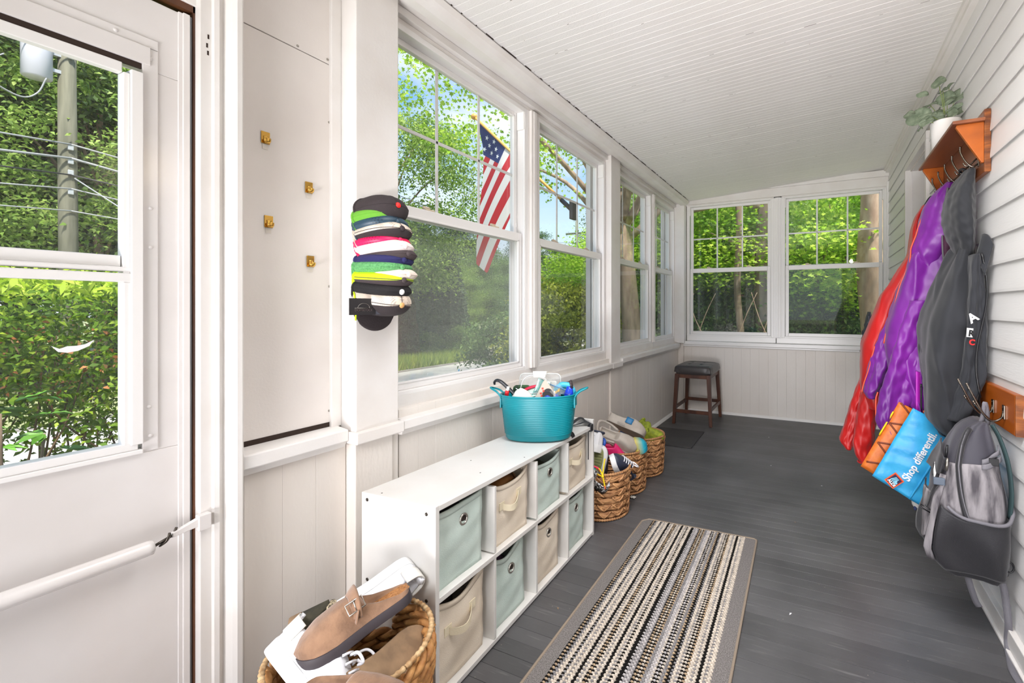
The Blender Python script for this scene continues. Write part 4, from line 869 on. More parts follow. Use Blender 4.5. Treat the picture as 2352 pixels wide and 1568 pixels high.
m = MB(); m.tube([((t_ - .5) * .30, wprof(t_) * .049 * s, .118) for s, ts in ((1, np.linspace(.42, .06, 16)), (-1, np.linspace(.06, .42, 16))) for t_ in ts], .006, 8); m.build('collar', NAVY, q3, local=True)
q4 = shoe('patterned_slip_on', 'black and white patterned shoe with turquoise trim in the first seagrass basket', 'shoe', (-1.185, 2.285, .215), (-.6, -.1, .35), (.2, -.5, .8), L=.22, W=.09, mats=mat('black_white_print', C3(24, 24, 26), .7, col2=C3(220, 220, 220), vscale=120, vlo=.48, vhi=.54, detail=2), sole_mat=BLACKP, group=GA)
m = MB(); m.ball((.02, -.02, .075), .021); m.build('turquoise_puff', mat('turquoise_felt', C3(60, 160, 186), .8), q4, local=True)
m = MB(); m.tube([(-.05, -.03, .085), (.0, -.038, .098), (.03, -.03, .10)], .005, 6); m.build('pink_trim', mat('neon_pink', C3(250, 60, 100), .5), q4, local=True)
yl = thing('yellow_lace', 'yellow cord lace with an orange tip, hanging over the rim of the first seagrass basket', 'lace', (-1.09, 2.26, .26)); YEL = mat('yellow_cord', C3(240, 206, 20), .5)
m = MB(); m.tube(catmull([(-1.145, 2.29, .292), (-1.12, 2.268, .300), (-1.098, 2.252, .286), (-1.088, 2.246, .270), (-1.078, 2.244, .236), (-1.075, 2.245, .220)], 6), .0042, 6); m.tube(catmull([(-1.105, 2.31, .345), (-1.098, 2.285, .33), (-1.090, 2.255, .292), (-1.088, 2.246, .270)], 6), .0042, 6); m.tube(catmull([(-1.145, 2.29, .292), (-1.155, 2.28, .282), (-1.12, 2.25, .276), (-1.088, 2.246, .268)], 6), .0032, 6); m.build('cord', YEL, yl)
m = MB(); m.ball((-1.088, 2.245, .270), .0085); m.build('knot', YEL, yl); m = MB(); m.tube([(-1.075, 2.245, .220), (-1.072, 2.246, .203)], .0042, 6); m.build('tip', mat('orange_tip', C3(240, 96, 20), .5), yl)
CL = dict(hs=((0, .08, .2, .36, .5, .66, .82, .94, 1), (.050, .056, .05, .056, .072, .070, .058, .040, .022)), op=(.04, .50), oh=.010, sole=.030, mats=GREYEVA, sole_mat=GREYEVA, W=.112, L=.285)
g1 = shoe('foam_clog', 'grey foam clog with a blue patch, lying across the back of the middle basket', 'shoe', (-1.215, 2.850, .362), (.78, .10, -.30), (-.10, .55, .72), group=GA, **CL)
m = MB(); m.grid(lambda u, v: (lerp(-.015, .035, u), -.050 - .001, lerp(.036, .080, v)), 3, 3); m.build('blue_patch', mat('teal_blue_print', C3(40, 110, 156), .5), g1, local=True, solid=.0016)
CROC = g1
g2 = shoe('foam_clog', 'grey foam clog with its open heel showing, at the front of the middle basket', 'shoe', (-1.210, 2.690, .318), (.72, .34, -.36), (.10, -.52, .74), group=GA, **CL)
m = MB(); m.tube(catmull([(-.02, -.05, .07), (-.09, -.062, .080), (-.15, -.035, .10), (-.155, .035, .10), (-.09, .062, .080), (-.02, .05, .07)], 6), .008, 8, flat=.5); m.build('heel_strap', GREYEVA, g2, local=True)
RB = NT('tie_dye'); b = RB.n('ShaderNodeBsdfPrincipled'); RB.l(b.outputs[0], RB.out.inputs[0]); t_ = RB.n('ShaderNodeTexCoord'); s_ = RB.n('ShaderNodeSeparateXYZ'); RB.l(t_.outputs['Object'], s_.inputs[0])
nz = RB.n('ShaderNodeMapRange'); nz.inputs['From Min'].default_value = -.1; nz.inputs['From Max'].default_value = .12; RB.l(s_.outputs['X'], nz.inputs['Value']); rp = RB.n('ShaderNodeValToRGB'); RB.l(nz.outputs[0], rp.inputs[0]); RB.l(rp.outputs[0], b.inputs['Base Color'])
es = rp.color_ramp.elements; es[0].color = C3(216, 60, 24); es[1].color = C3(24, 70, 130)
for p_, c_ in ((.3, C3(226, 120, 40)), (.55, C3(190, 170, 60)), (.78, C3(30, 160, 180))): x_ = es.new(p_); x_.color = c_
q5 = shoe('tie_dye_clog', 'tie-dye clog in orange, yellow and turquoise, in the middle seagrass basket', 'shoe', (-1.105, 2.735, .255), (.55, .35, .12), (-.1, -.2, .95), group=GA, L=.2, W=.095, hs=CL['hs'], op=(.04, .5), mats=RB.m, sole_mat=RB.m)
q6 = shoe('pink_shoe', 'pink shoe low at the near rim of the middle seagrass basket', 'shoe', (-1.215, 2.64, .235), (.6, .4, -.2), (0, -.3, .9), group=GA, L=.16, W=.08, mats=mat('hot_pink', C3(220, 40, 110), .5), sole_mat=BLACKP)
GREENSH = mat('lime_green_mesh', C3(150, 162, 40), .7, col2=C3(112, 124, 30), vscale=40, bump=.4, bscale=90)
q7 = shoe('green_shoe', 'lime green mesh shoe, heel up by the far rim of the basket nearest the stool', 'shoe', (-1.205, 3.15, .262), (.55, -.70, -.20), (.3, .4, .75), group=GA, L=.22, W=.09, mats=GREENSH, sole_mat=GREENSH)
q8 = shoe('green_shoe', 'lime green mesh shoe lying flat at the near rim of the basket nearest the stool', 'shoe', (-1.115, 3.110, .232), (.75, .35, .05), (-.1, -.3, .9), group=GA, L=.19, W=.085, mats=GREENSH, sole_mat=GREENSH)
q9 = shoe('blue_shoe', 'dark blue and grey shoe beside the green ones in the basket nearest the stool', 'shoe', (-1.275, 3.12, .235), (.5, .6, -.1), (0, -.2, .9), group=GA, L=.2, W=.09, mats=mat('slate_blue', C3(52, 74, 110), .6), sole_mat=DARKSOLE)
tis = thing('paper_scrap', 'crumpled white paper scrap on the floor under the middle basket', 'paper', (-1.07, 2.62, 0))
m = MB(); m.grid(lambda u, v: (-1.085 + .035 * u, 2.625 + .03 * v, .003 + .010 * abs(math.sin(7 * u + 4 * v))), 6, 6); m.build('paper', WHITEP, tis, solid=.001)

# ---------------------------------------------------------------- counter stool
LEATHER = mat('dark_brown_leatherette', C3(56, 52, 52), .34, bump=.12, bscale=180)
WALNUT = mat('dark_walnut_wood', C3(88, 50, 30), .4, col2=C3(62, 32, 20), vscale=14, stretch=(1, 1, .12))
stl = thing('counter_stool', 'dark walnut counter stool with a tufted black leather seat, in the far corner', 'stool', (-1.18, 4.775, 0), R(0))
hw, hd = .185, .235
def leg(sx, sy):
    m = MB(); a = .021; b = .015; tx, ty = sx * (hw - .020), sy * (hd - .025); bx_, by_ = sx * (hw + .008), sy * (hd + .008)
    m.loft([[(bx_ - b, by_ - b, 0), (bx_ + b, by_ - b, 0), (bx_ + b, by_ + b, 0), (bx_ - b, by_ + b, 0)], [(tx - a, ty - a, .515), (tx + a, ty - a, .515), (tx + a, ty + a, .515), (tx - a, ty + a, .515)]], smooth=False)
    m.build('leg', WALNUT, stl, local=True, bevel=.003)
for sx in (-1, 1):
    for sy in (-1, 1): leg(sx, sy)
for sy, z in ((-1, .135), (1, .175)):
    y = sy * (hd + .002); m = MB(); m.box(-hw, hw, y - .010, y + .010, z - .017, z + .017); m.build('stretcher', WALNUT, stl, local=True, bevel=.002)
for sx in (-1, 1):
    x = sx * (hw + .001); m = MB(); m.box(x - .010, x + .010, -hd, hd, .148, .182); m.build('stretcher', WALNUT, stl, local=True, bevel=.002)
m = MB(); m.box(-hw + .008, hw - .008, -hd + .012, hd - .012, .475, .518); m.build('apron', WALNUT, stl, local=True, bevel=.002)
def seat_pt(u, v):
    x = (2 * u - 1) * .192; y = (2 * v - 1) * .238; e = 5
    f = max(0, 1 - abs(2 * u - 1) ** e) ** (1 / e) * max(0, 1 - abs(2 * v - 1) ** e) ** (1 / e)
    z = .535 + .075 * f ** .6 + .012 * math.sin(math.pi * u) * math.sin(math.pi * v) - .010 * (1 - abs(2 * u - 1) ** 2) * (abs(2 * v - 1) < .9)
    for tu in (1 / 3, 2 / 3):
        z -= .004 * math.exp(-((u - tu) / .012) ** 2) * f; z -= .004 * math.exp(-((v - tu) / .012) ** 2) * f
        for tv in (1 / 3, 2 / 3): z -= .013 * math.exp(-(((u - tu) / .05) ** 2 + ((v - tv) / .05) ** 2))
    return (x, y, z)
m = MB(); m.grid(seat_pt, 60, 60)
def sring(k, z): return [((.192 + k) * math.copysign(abs(math.cos(q)) ** .3, math.cos(q)), (.238 + k) * math.copysign(abs(math.sin(q)) ** .3, math.sin(q)), z) for q in [2 * math.pi * j / 64 for j in range(64)]]
m.loft([sring(-.004, .515), sring(.0, .522), sring(.003, .545), sring(.002, .578), sring(-.006, .596), sring(-.03, .604)], True, False)
m.build('seat_cushion', LEATHER, stl, local=True)
for tu in (-1 / 3, 1 / 3):
    for tv in (-1 / 3, 1 / 3): m = MB(); p = seat_pt(.5 + tu / 2, .5 + tv / 2); m.ball((p[0], p[1], p[2] + .001), .008, 6, 10, sc=(1, 1, .5)); m.build('tuft_button', LEATHER, stl, local=True)

# ---------------------------------------------------------------- mats
mt = thing('floor_mat', 'thin black rubber floor mat lying between the baskets and the stool', 'mat', (-1.23, 4.04, 0), R(1.5))
m = MB(); m.box(-.235, .235, -.27, .27, .0006, .010); m.build('mat_sheet', mat('black_rubber_mat', C3(52, 51, 52), .6, col2=C3(64, 62, 62), vscale=5, bump=.2, bscale=120), mt, local=True, bevel=.002)
RUGX, RUGY = -.572, 1.66; RW, RL = .622, 1.52
rug = thing('runner_rug', 'striped beige, grey and black runner rug with a grey border, on the dark floor', 'rug', (RUGX, RUGY, 0), R(1.9))
def rug_poly(d, ch=.035): return [(-RW / 2 + d, -RL / 2 + d + ch), (-RW / 2 + d + ch * .6, -RL / 2 + d), (RW / 2 - d - ch * .6, -RL / 2 + d), (RW / 2 - d, -RL / 2 + d + ch), (RW / 2 - d, RL / 2 - d - ch * .35), (RW / 2 - d - ch * .35, RL / 2 - d), (-RW / 2 + d + ch * .9, RL / 2 - d), (-RW / 2 + d, RL / 2 - d - ch)]
m = MB(); m.prism(rug_poly(.004), lambda a, b: (a, b, .0008), lambda a, b: (a, b, .0075)); m.build('rug_base', mat('grey_rug_pile', C3(100, 95, 92), .95, col2=C3(136, 131, 128), vscale=260, vlo=.4, vhi=.6, bump=1.0, bscale=420), rug, local=True)
m = MB(); pl = rug_poly(.004); pts = []
for i in range(len(pl)):
    a, b = pl[i], pl[(i + 1) % len(pl)]; n = max(2, int(math.hypot(b[0] - a[0], b[1] - a[1]) / .02))
    for k in range(n): pts.append((lerp(a[0], b[0], k / n), lerp(a[1], b[1], k / n), .0062))
m.tube(pts, .0055, 7, closed=True); m.build('binding', mat('taupe_binding', C3(138, 124, 108), .9, bump=.5, bscale=300), rug, local=True)
def tufts():
    x0, x1 = -RW / 2 + .062, RW / 2 - .062; NR = 46; dx = (x1 - x0) / NR; NL = 190; dy = (RL - .03) / NL
    BLK_, CRM, GRY, TAN, LGR = (.012, .011, .010), (.58, .51, .43), (.23, .22, .22), (.42, .31, .20), (.46, .43, .42)
    pat = 'KT KG GC CC KG CC KT CC GC KC CC KK GG KT KG GL LL KC KG GL KT KG CK TC KG CC KK CC GC CK KT GG CC CC KK CC'.replace(' ', '')
    rows = [('K', 'T'), ('K', 'G'), ('G', 'C'), ('C', 'C'), ('K', 'G'), ('C', 'C'), ('G', 'C'), ('C', 'C'), ('K', 'K'), ('C', 'G'), ('C', 'C'), ('K', 'T'), ('K', 'C'), ('C', 'G'), ('C', 'C'), ('K', 'K'), ('C', 'C'), ('G', 'C'), ('K', 'C'), ('C', 'C'), ('K', 'K'), ('K', 'L'), ('G', 'L'), ('L', 'G'), ('K', 'T'), ('K', 'C'), ('K', 'T'), ('G', 'G'), ('L', 'L'), ('L', 'C'), ('K', 'L'), ('K', 'C'), ('G', 'G'), ('T', 'K'), ('K', 'G'), ('C', 'C'), ('G', 'C'), ('K', 'C'), ('K', 'T'), ('C', 'C'), ('C', 'G'), ('C', 'C'), ('K', 'K'), ('C', 'C'), ('G', 'C'), ('C', 'C')]
    cm_ = dict(K=BLK_, C=CRM, G=GRY, T=TAN, L=LGR)
    V = []; F = []; CO = []
    for i in range(NR):
        for j in range(NL):
            ks = rows[i % len(rows)][j % 2]; cx = x0 + (i + .5) * dx + (.0018 if j % 2 else -.0018); cy = -RL / 2 + .015 + (j + .5) * dy
            o = len(V); hx, hy = dx * .56, dy * .60; zt_ = .0125 + random.uniform(-.0008, .0014)
            V += [(cx - hx, cy - hy * .7, .007), (cx + hx, cy - hy * .7, .007), (cx + hx, cy + hy * .7, .007), (cx - hx, cy + hy * .7, .007), (cx - hx * .5, cy - hy * .4, zt_), (cx + hx * .5, cy - hy * .4, zt_), (cx + hx * .5, cy + hy * .4, zt_), (cx - hx * .5, cy + hy * .4, zt_)]
            F += [(o + 4, o + 5, o + 6, o + 7), (o, o + 1, o + 5, o + 4), (o + 1, o + 2, o + 6, o + 5), (o + 2, o + 3, o + 7, o + 6), (o + 3, o, o + 4, o + 7)]
            f = random.uniform(.8, 1.15); CO += [tuple(c * f for c in cm_[ks]) + (1,)] * 5
    me = bpy.data.meshes.new('tufted_pile'); me.from_pydata(V, [], F)
    at = me.attributes.new('tuft', 'FLOAT_COLOR', 'FACE'); at.data.foreach_set('color', [x for c in CO for x in c])
    N = NT('tufted_wool'); b = N.n('ShaderNodeBsdfPrincipled'); a = N.n('ShaderNodeAttribute', attribute_name='tuft'); N.l(a.outputs['Color'], b.inputs['Base Color']); b.inputs['Roughness'].default_value = .95; b.inputs['Specular IOR Level'].default_value = .1; N.l(b.outputs[0], N.out.inputs[0])
    me.materials.append(N.m); o = bpy.data.objects.new('tufted_pile', me); COL.objects.link(o); o.parent = rug; o['kind'] = 'stuff'
tufts()
# debris on the boards
for k, (x, y) in enumerate(((-.12, 2.72), (.02, 3.35), (-.60, 3.45), (-.33, 3.62), (-.95, 1.55), (-.1, 1.9), (-.78, 4.2), (-.42, 4.4))):
    cr_ = thing('leaf_crumb', ['pale dry crumb on the dark boards at the far side of the rug', 'straw-like crumb on the open boards before the purple jacket', 'small dry flake on the boards past the baskets', 'pale speck on the boards in the middle of the porch', 'brown crumb on the boards between shelf and rug', 'tan splinter on the boards right of the rug', 'dry speck on the boards in front of the stool', 'dry flake on the boards before the far wall'][k], 'debris', (x, y, 0))
    m = MB(); a = random.uniform(0, 3); l_, w_ = random.uniform(.006, .014), random.uniform(.002, .004); m.add([(-l_, 0, .001), (0, -w_, .003), (l_, 0, .001), (0, w_, .004), (0, 0, .0002)], [(0, 1, 3), (1, 2, 3), (0, 4, 1), (1, 4, 2), (2, 4, 3), (3, 4, 0)]); m.xf(Matrix.Rotation(a, 4, 'Z')); m.build('crumb', [GUM, SH_W][k % 2], cr_, local=True)
# ---------------------------------------------------------------- coat shelf, hooks and what hangs there
def text_mesh(body, name, size, m_, parent, M, bold=0., extrude=.0004, align='LEFT', space=1.):
    c = bpy.data.curves.new('tmp', 'FONT'); c.body = body; c.size = size; c.extrude = extrude; c.offset = bold; c.align_x = align; c.space_character = space
    t = bpy.data.objects.new('tmp', c); COL.objects.link(t); dg = bpy.context.evaluated_depsgraph_get(); dg.update()
    me = bpy.data.meshes.new_from_object(t.evaluated_get(dg)); bpy.data.objects.remove(t); me.materials.clear(); me.materials.append(m_)
    me.transform(M); o = bpy.data.objects.new(name, me); COL.objects.link(o)
    o.location = -world_loc(parent); o.parent = parent; me.name = name
    return o
def frame(o, ex, ey):     # matrix whose x axis is ex, y axis ey
    ex = Vector(ex).normalized(); ey = Vector(ey); ey = (ey - ex * ey.dot(ex)).normalized(); ez = ex.cross(ey)
    M = Matrix((ex, ey, ez)).transposed().to_4x4(); M.translation = Vector(o); return M
crt = text_mesh('crocs', 'lettering', .026, mat('embossed_grey', C3(150, 142, 132), .5), CROC, Matrix.Translation((-.06, -.0575, .006)) @ Matrix.Rotation(R(90), 4, 'X'), .0006); crt.location = (0, 0, 0)
CHERRY = mat('orange_stained_wood', C3(186, 96, 26), .32, col2=C3(138, 66, 14), vscale=9, stretch=(1, .14, 1), vlo=.3, vhi=.75)
CHERRY_D = mat('red_brown_stained_wood', C3(142, 84, 52), .3, col2=C3(104, 54, 30), vscale=9, stretch=(1, .14, 1))
ENDGRAIN = mat('wood_end_grain', C3(150, 84, 28), .5, col2=C3(92, 44, 12), vscale=60, stretch=(.2, 1, 1))
HOOKM = mat('pewter_hook_metal', C3(120, 112, 104), .25, 1.)
cr = thing('coat_shelf', 'orange stained wooden wall shelf with triangular brackets and a row of metal coat hooks', 'coat rack', (.622, 2.6, 1.9), 0)
m = MB(); m.box(.608, .630, 2.274, 2.934, 1.752, 2.004); m.build('back_board', CHERRY_D, cr, bevel=.003)
m = MB(); m.box(.608, .630, 2.268, 2.274, 1.752, 2.004); m.build('end_grain', ENDGRAIN, cr, bevel=.002)
m = MB(); m.box(.500, .608, 2.252, 2.945, 1.954, 1.967); m.build('shelf_board', CHERRY_D, cr, bevel=.002)
for y in (2.270, 2.912):
    m = MB(); m.prism([(.608, 1.954), (.517, 1.954), (.514, 1.946), (.600, 1.79), (.608, 1.79)], lambda a, b: (a, y, b), lambda a, b: (a, y + .016, b)); m.build('bracket', CHERRY, cr, bevel=.002)
def hook(parent, y, x, z):
    m = MB(); m.box(x - .004, x, y - .0085, y + .0085, z - .022, z + .022); h = m.build('hook_plate', HOOKM, parent, bevel=.0015)
    m = MB(); m.tube(catmull([(x - .004, y, z - .012), (x - .022, y, z - .022), (x - .045, y, z + .002), (x - .062, y, z + .040), (x - .064, y, z + .062)], 6), .0036, 8); m.ball((x - .064, y, z + .064), .0048, 6, 8); p = m.build('hook_prong', HOOKM, h); p.location = -world_loc(h)
    m = MB(); m.tube(catmull([(x - .004, y, z + .012), (x - .012, y, z + .006), (x - .03, y, z - .012), (x - .045, y, z - .016), (x - .054, y, z - .002)], 6), .0034, 8); p = m.build('hook_prong', HOOKM, h); p.location = -world_loc(h)
for k in range(5): hook(cr, 2.335 + .128 * k, .608, 1.815)
lb2 = thing('hook_board', 'short orange stained board with two metal hooks, low on the white siding behind the backpack', 'coat rack', (.622, 2.2, .84), 0)
m = MB(); m.box(.606, .630, 1.952, 2.62, .768, .908); m.build('board', CHERRY, lb2, bevel=.003)
m = MB(); m.box(.606, .630, 1.945, 1.952, .768, .908); m.build('end_grain', ENDGRAIN, lb2, bevel=.002)
for y in (2.045, 2.155):
    m = MB(); m.box(.601, .606, y - .010, y + .010, .806, .856); h = m.build('hook_plate', HOOKM, lb2, bevel=.0015)
    for zz in (.848, .816):
        s_ = MB(); s_.lathe([(.003, 0), (.003, .001), (.0001, .0018)], 8); s_.xf(Matrix.Translation((.601, y, zz)) @ Matrix.Rotation(R(-90), 4, 'Y')); q = s_.build('screw', DARKSTEEL, h); q.location = -world_loc(h)
    for zt_, dx in ((.925, .110), (.862, .09)):
        m = MB(); m.tube(catmull([(.603, y, .835), (.596, y, .808), (.572, y, .796), (.545, y - .005, .818), (.603 - dx, y - .012, zt_)], 7), .0036, 8); m.ball((.603 - dx, y - .012, zt_ + .001), .0046, 6, 8); p = m.build('hook_prong', HOOKM, h); p.location = -world_loc(h)

# plant on the shelf
pl = thing('potted_eucalyptus', 'white pot of grey-green eucalyptus sprigs on the wooden coat shelf', 'plant', (.562, 2.66, 1.967))
m = MB(); m.lathe([(.0001, 0), (.046, 0), (.053, .004), (.063, .132), (.0635, .138), (.0605, .138), (.056, .12), (.0001, .12)], 36); m.build('pot', mat('white_ceramic', C3(240, 238, 236), .35), pl, local=True)
m = MB(); m.lathe([(.0001, .118), (.056, .118)], 20, caps=False); m.build('soil', DARK_GAP, pl, local=True)
EUC = mat('eucalyptus_leaf', C3(96, 110, 88), .7, col2=C3(128, 140, 118), vscale=45, bump=.2, bscale=200)
EUCB = mat('eucalyptus_stem', C3(120, 136, 70), .6)
leaves = [(790, 265, 60, 55, -.4), (680, 300, 50, 26, .5), (912, 248, 52, 30, .6), (880, 355, 78, 58, -.4), (965, 362, 98, 66, -.3), (1065, 325, 50, 36, .5), (640, 520, 108, 64, -.4), (560, 492, 48, 44, .3), (800, 500, 56, 34, .2), (925, 482, 88, 22, .35), (740, 420, 62, 36, .3), (1000, 505, 55, 50, .7), (690, 590, 62, 42, .2), (640, 660, 22, 46, 1.), (775, 555, 72, 42, .0), (870, 440, 60, 20, .4), (830, 330, 40, 34, -.6), (905, 545, 46, 34, .4), (730, 545, 50, 40, -.2)]
k_ = .000535
for i, (cx, cy, a, b, tl_) in enumerate(leaves):
    dx = (cx - 864) * k_; dz = (595 - cy) * k_ + .138; yy = -.045 + .09 * ((i * 37) % 19) / 18 - (.03 if cx < 700 else 0)
    ang = {0: .2, 2: .5, 5: .6, 9: .35, 15: .35}.get(i, -.25 + .5 * ((i * 53) % 17) / 17)
    M_ = Matrix.Translation((dx * .93, yy, dz)) @ Matrix.Rotation(-.35 + .3 * math.sin(i), 4, 'Z') @ Matrix.Rotation(-ang if a >= b else 0, 4, 'Y') @ Matrix.Rotation(R(90) - .55 + .5 * math.sin(i * 2.3), 4, 'X')
    m = MB(); A, B = a * k_, b * k_
    def lf(u, v):
        q = 2 * math.pi * v; r_ = u; return (A * r_ * math.cos(q), B * 1.15 * r_ * math.sin(q), .006 * math.sin(3 * r_ * math.cos(q)) + .25 * B * (r_ * math.sin(q)) ** 2)
    m.grid(lf, 4, 18); m.xf(M_); m.build('leaf', EUC, pl, local=True, solid=.0009)
    if i % 2 == 0:
        m = MB(); m.tube(catmull([(.01 * math.sin(i), .01 * math.cos(i), .115), (dx * .45, yy * .6, .115 + (dz - .115) * .55), (dx * .93, yy, dz)], 5), .0016, 5); m.build('stem', EUCB, pl, local=True)

# ---- garments
BH = (2.40, [(1.792, 0.569, 0.612), (1.77, 0.554, 0.622), (1.742, 0.536, 0.627), (1.713, 0.52, 0.639), (1.665, 0.504, 0.657), (1.609, 0.5, 0.663), (1.564, 0.503, 0.661), (1.517, 0.515, 0.639), (1.47, 0.532, 0.621), (1.423, 0.548, 0.606), (1.401, 0.56, 0.585)])
BB = (2.42, [(1.509, 0.563, 0.629), (1.463, 0.54, 0.635), (1.42, 0.52, 0.635), (1.336, 0.481, 0.64), (1.262, 0.454, 0.656), (1.186, 0.428, 0.662), (1.109, 0.413, 0.662), (0.981, 0.411, 0.65), (0.883, 0.423, 0.632), (0.767, 0.43, 0.611), (0.707, 0.447, 0.583), (0.668, 0.477, 0.54)])
BR = (2.28, [(1.42, 0.561, 0.593), (1.358, 0.556, 0.601), (1.251, 0.55, 0.624), (1.109, 0.544, 0.628), (0.967, 0.532, 0.614), (0.895, 0.523, 0.598), (0.813, 0.501, 0.576), (0.744, 0.476, 0.55)])
BL = (2.47, [(1.335, 0.49, 0.548), (1.177, 0.44, 0.535), (1.018, 0.418, 0.516), (0.86, 0.43, 0.516), (0.742, 0.44, 0.529), (0.674, 0.47, 0.535), (0.634, 0.496, 0.532)])
PH = (2.70, [(1.816, 0.567, 0.596), (1.787, 0.535, 0.603), (1.758, 0.51, 0.604), (1.704, 0.479, 0.606), (1.629, 0.463, 0.606), (1.564, 0.448, 0.606), (1.5, 0.422, 0.603), (1.433, 0.414, 0.596), (1.371, 0.418, 0.567)])
PB = (2.72, [(1.491, 0.433, 0.6), (1.435, 0.414, 0.603), (1.35, 0.391, 0.6), (1.253, 0.364, 0.582), (1.156, 0.333, 0.554), (1.018, 0.31, 0.518), (0.884, 0.329, 0.496), (0.774, 0.376, 0.485), (0.695, 0.406, 0.477)])
PL = (2.76, [(1.286, 0.385, 0.473), (1.155, 0.334, 0.441), (1.035, 0.287, 0.397), (0.919, 0.25, 0.354), (0.806, 0.224, 0.322), (0.747, 0.215, 0.291), (0.724, 0.234, 0.278)])
PR = (2.62, [(1.239, 0.402, 0.533), (1.133, 0.369, 0.509), (1.003, 0.332, 0.467), (0.873, 0.299, 0.435), (0.754, 0.268, 0.409), (0.674, 0.262, 0.391), (0.635, 0.259, 0.384), (0.598, 0.276, 0.378), (0.567, 0.306, 0.369)])
RB = (2.95, [(1.761, 0.514, 0.53), (1.71, 0.481, 0.526), (1.637, 0.461, 0.518), (1.589, 0.457, 0.51), (1.503, 0.449, 0.498), (1.449, 0.42, 0.493), (1.334, 0.353, 0.477), (1.278, 0.313, 0.461), (1.2, 0.287, 0.445), (1.055, 0.239, 0.412), (1.005, 0.219, 0.391), (0.856, 0.217, 0.37), (0.773, 0.215, 0.357), (0.65, 0.239, 0.357)])
RL = (3.00, [(1.018, 0.227, 0.342), (0.891, 0.223, 0.316), (0.789, 0.216, 0.29), (0.623, 0.166, 0.263), (0.488, 0.132, 0.214), (0.415, 0.109, 0.187), (0.376, 0.141, 0.182)])
RR = (2.90, [(0.977, 0.263, 0.372), (0.83, 0.241, 0.351), (0.656, 0.198, 0.309), (0.52, 0.181, 0.297), (0.445, 0.172, 0.288), (0.383, 0.181, 0.273), (0.339, 0.207, 0.254), (0.325, 0.224, 0.246)])
NV = (3.12, [(1.179, 0.269, 0.287), (1.115, 0.255, 0.306), (1.036, 0.241, 0.31), (0.957, 0.232, 0.31), (0.799, 0.234, 0.299)])
BP = (2.09, [(0.789, 0.517, 0.556), (0.772, 0.487, 0.564), (0.75, 0.466, 0.569), (0.708, 0.442, 0.577), (0.641, 0.412, 0.59), (0.559, 0.391, 0.604), (0.476, 0.375, 0.614), (0.394, 0.362, 0.62), (0.327, 0.358, 0.617), (0.28, 0.378, 0.614), (0.242, 0.414, 0.607), (0.223, 0.453, 0.587)])
def garment(name, rows, hy, m_, parent, seed=0, amp=.016, n=84, mm=64, wrinkle=.004, xmax=.612, kf=(5, 9), slant=4., label=None, ymin=None):
    yc, rr = rows; rg = np.random.default_rng(seed); ph = rg.uniform(0, 6.28, 10)
    zs = np.array([r[0] for r in rr])[::-1]; xl = np.array([r[1] for r in rr])[::-1]; xr = np.minimum(np.array([r[2] for r in rr]), xmax)[::-1]
    z0, z1 = zs[0], zs[-1]; rings = []
    hz = hy if callable(hy) else (lambda t: hy)
    for i in range(mm + 1):
        t = i / mm; z = lerp(z1, z0, t)
        a = np.mean([np.interp(z + d, zs, xl) for d in (-.012, 0, .012)]); b = np.mean([np.interp(z + d, zs, xr) for d in (-.012, 0, .012)])
        cx, rx = (a + b) / 2, (b - a) / 2; h = hz(t); ring = []
        for j in range(n):
            q = 2 * math.pi * j / n
            a1 = math.sin(kf[0] * q + ph[0] + slant * .5 * t + .9 * math.sin(3.1 * t + ph[1])); a2 = 1 - abs(math.sin(kf[1] * q / 2 + ph[2] - slant * t + .8 * math.sin(4 * t + ph[3])))
            f = amp * (.75 * a1 + .75 * a2 ** 3 * (.55 + .45 * math.sin(7 * t + ph[4] + q)) + .10 * math.sin(11 * q + ph[3] + 5 * t))
            f += wrinkle * (math.sin(34 * t + 3 * q + ph[4]) * math.sin(9 * t + 2 * q + ph[5]) + .8 * math.sin(57 * t - 4 * q + ph[6]) * math.sin(5 * q + ph[7]))
            f *= min(1, rx / .04) * smooth(min(t, 1 - t) * 12 + .25)
            c, s = math.cos(q), math.sin(q); sc_ = math.copysign(abs(c) ** .85, c); ss = math.copysign(abs(s) ** .85, s)
            x = cx + (rx - .004) * sc_ + (f * c if rx > .01 else 0); y = yc + h * ss + f * s * 1.6
            ring.append((min(x, xmax + .004), y, z))
        rings.append(ring)
    m = MB(); m.loft(rings, True, True)
    return m.build(name, m_, parent, label=label)
def edge_line(rows, hyo, zr, r, m_, parent, name, side='L', dy=0., wob=.004):
    yc, rr = rows; zs = np.array([q[0] for q in rr])[::-1]; xx = np.array([q[1 if side == 'L' else 2] for q in rr])[::-1]
    pts = [(float(np.interp(z, zs, xx)) + wob * math.sin(z * 23), yc + dy, z) for z in np.linspace(zr[0], zr[1], 30)]
    m = MB(); m.tube(pts, r, 6); return m.build(name, m_, parent)
BLACKJ = mat('charcoal_softshell', C3(34, 36, 42), .8, col2=C3(29, 31, 36), vscale=6, bump=.5, bscale=7, stretch=(1, 1, .5), sheen=.15)
PURP = mat('purple_nylon', C3(122, 30, 146), .42, col2=C3(100, 24, 126), vscale=5, bump=1.0, bscale=11, stretch=(1.2, 1.2, .55), sheen=.1)
PURPD = mat('dark_plum_lining', C3(62, 14, 48), .7)
PIPE = mat('orange_piping', C3(216, 84, 60), .6)
REDJ = mat('red_nylon', C3(192, 22, 20), .42, col2=C3(166, 14, 16), vscale=5, bump=1.0, bscale=11, stretch=(1.2, 1.2, .55), sheen=.1)
NAVYJ = mat('dark_navy_nylon', C3(34, 36, 48), .5)
GREYTRIM = mat('grey_binding', C3(92, 90, 94), .6)
WHITEPR = mat('white_print', C3(236, 236, 236), .5); REDPR = mat('red_print_ink', C3(214, 40, 40), .5)
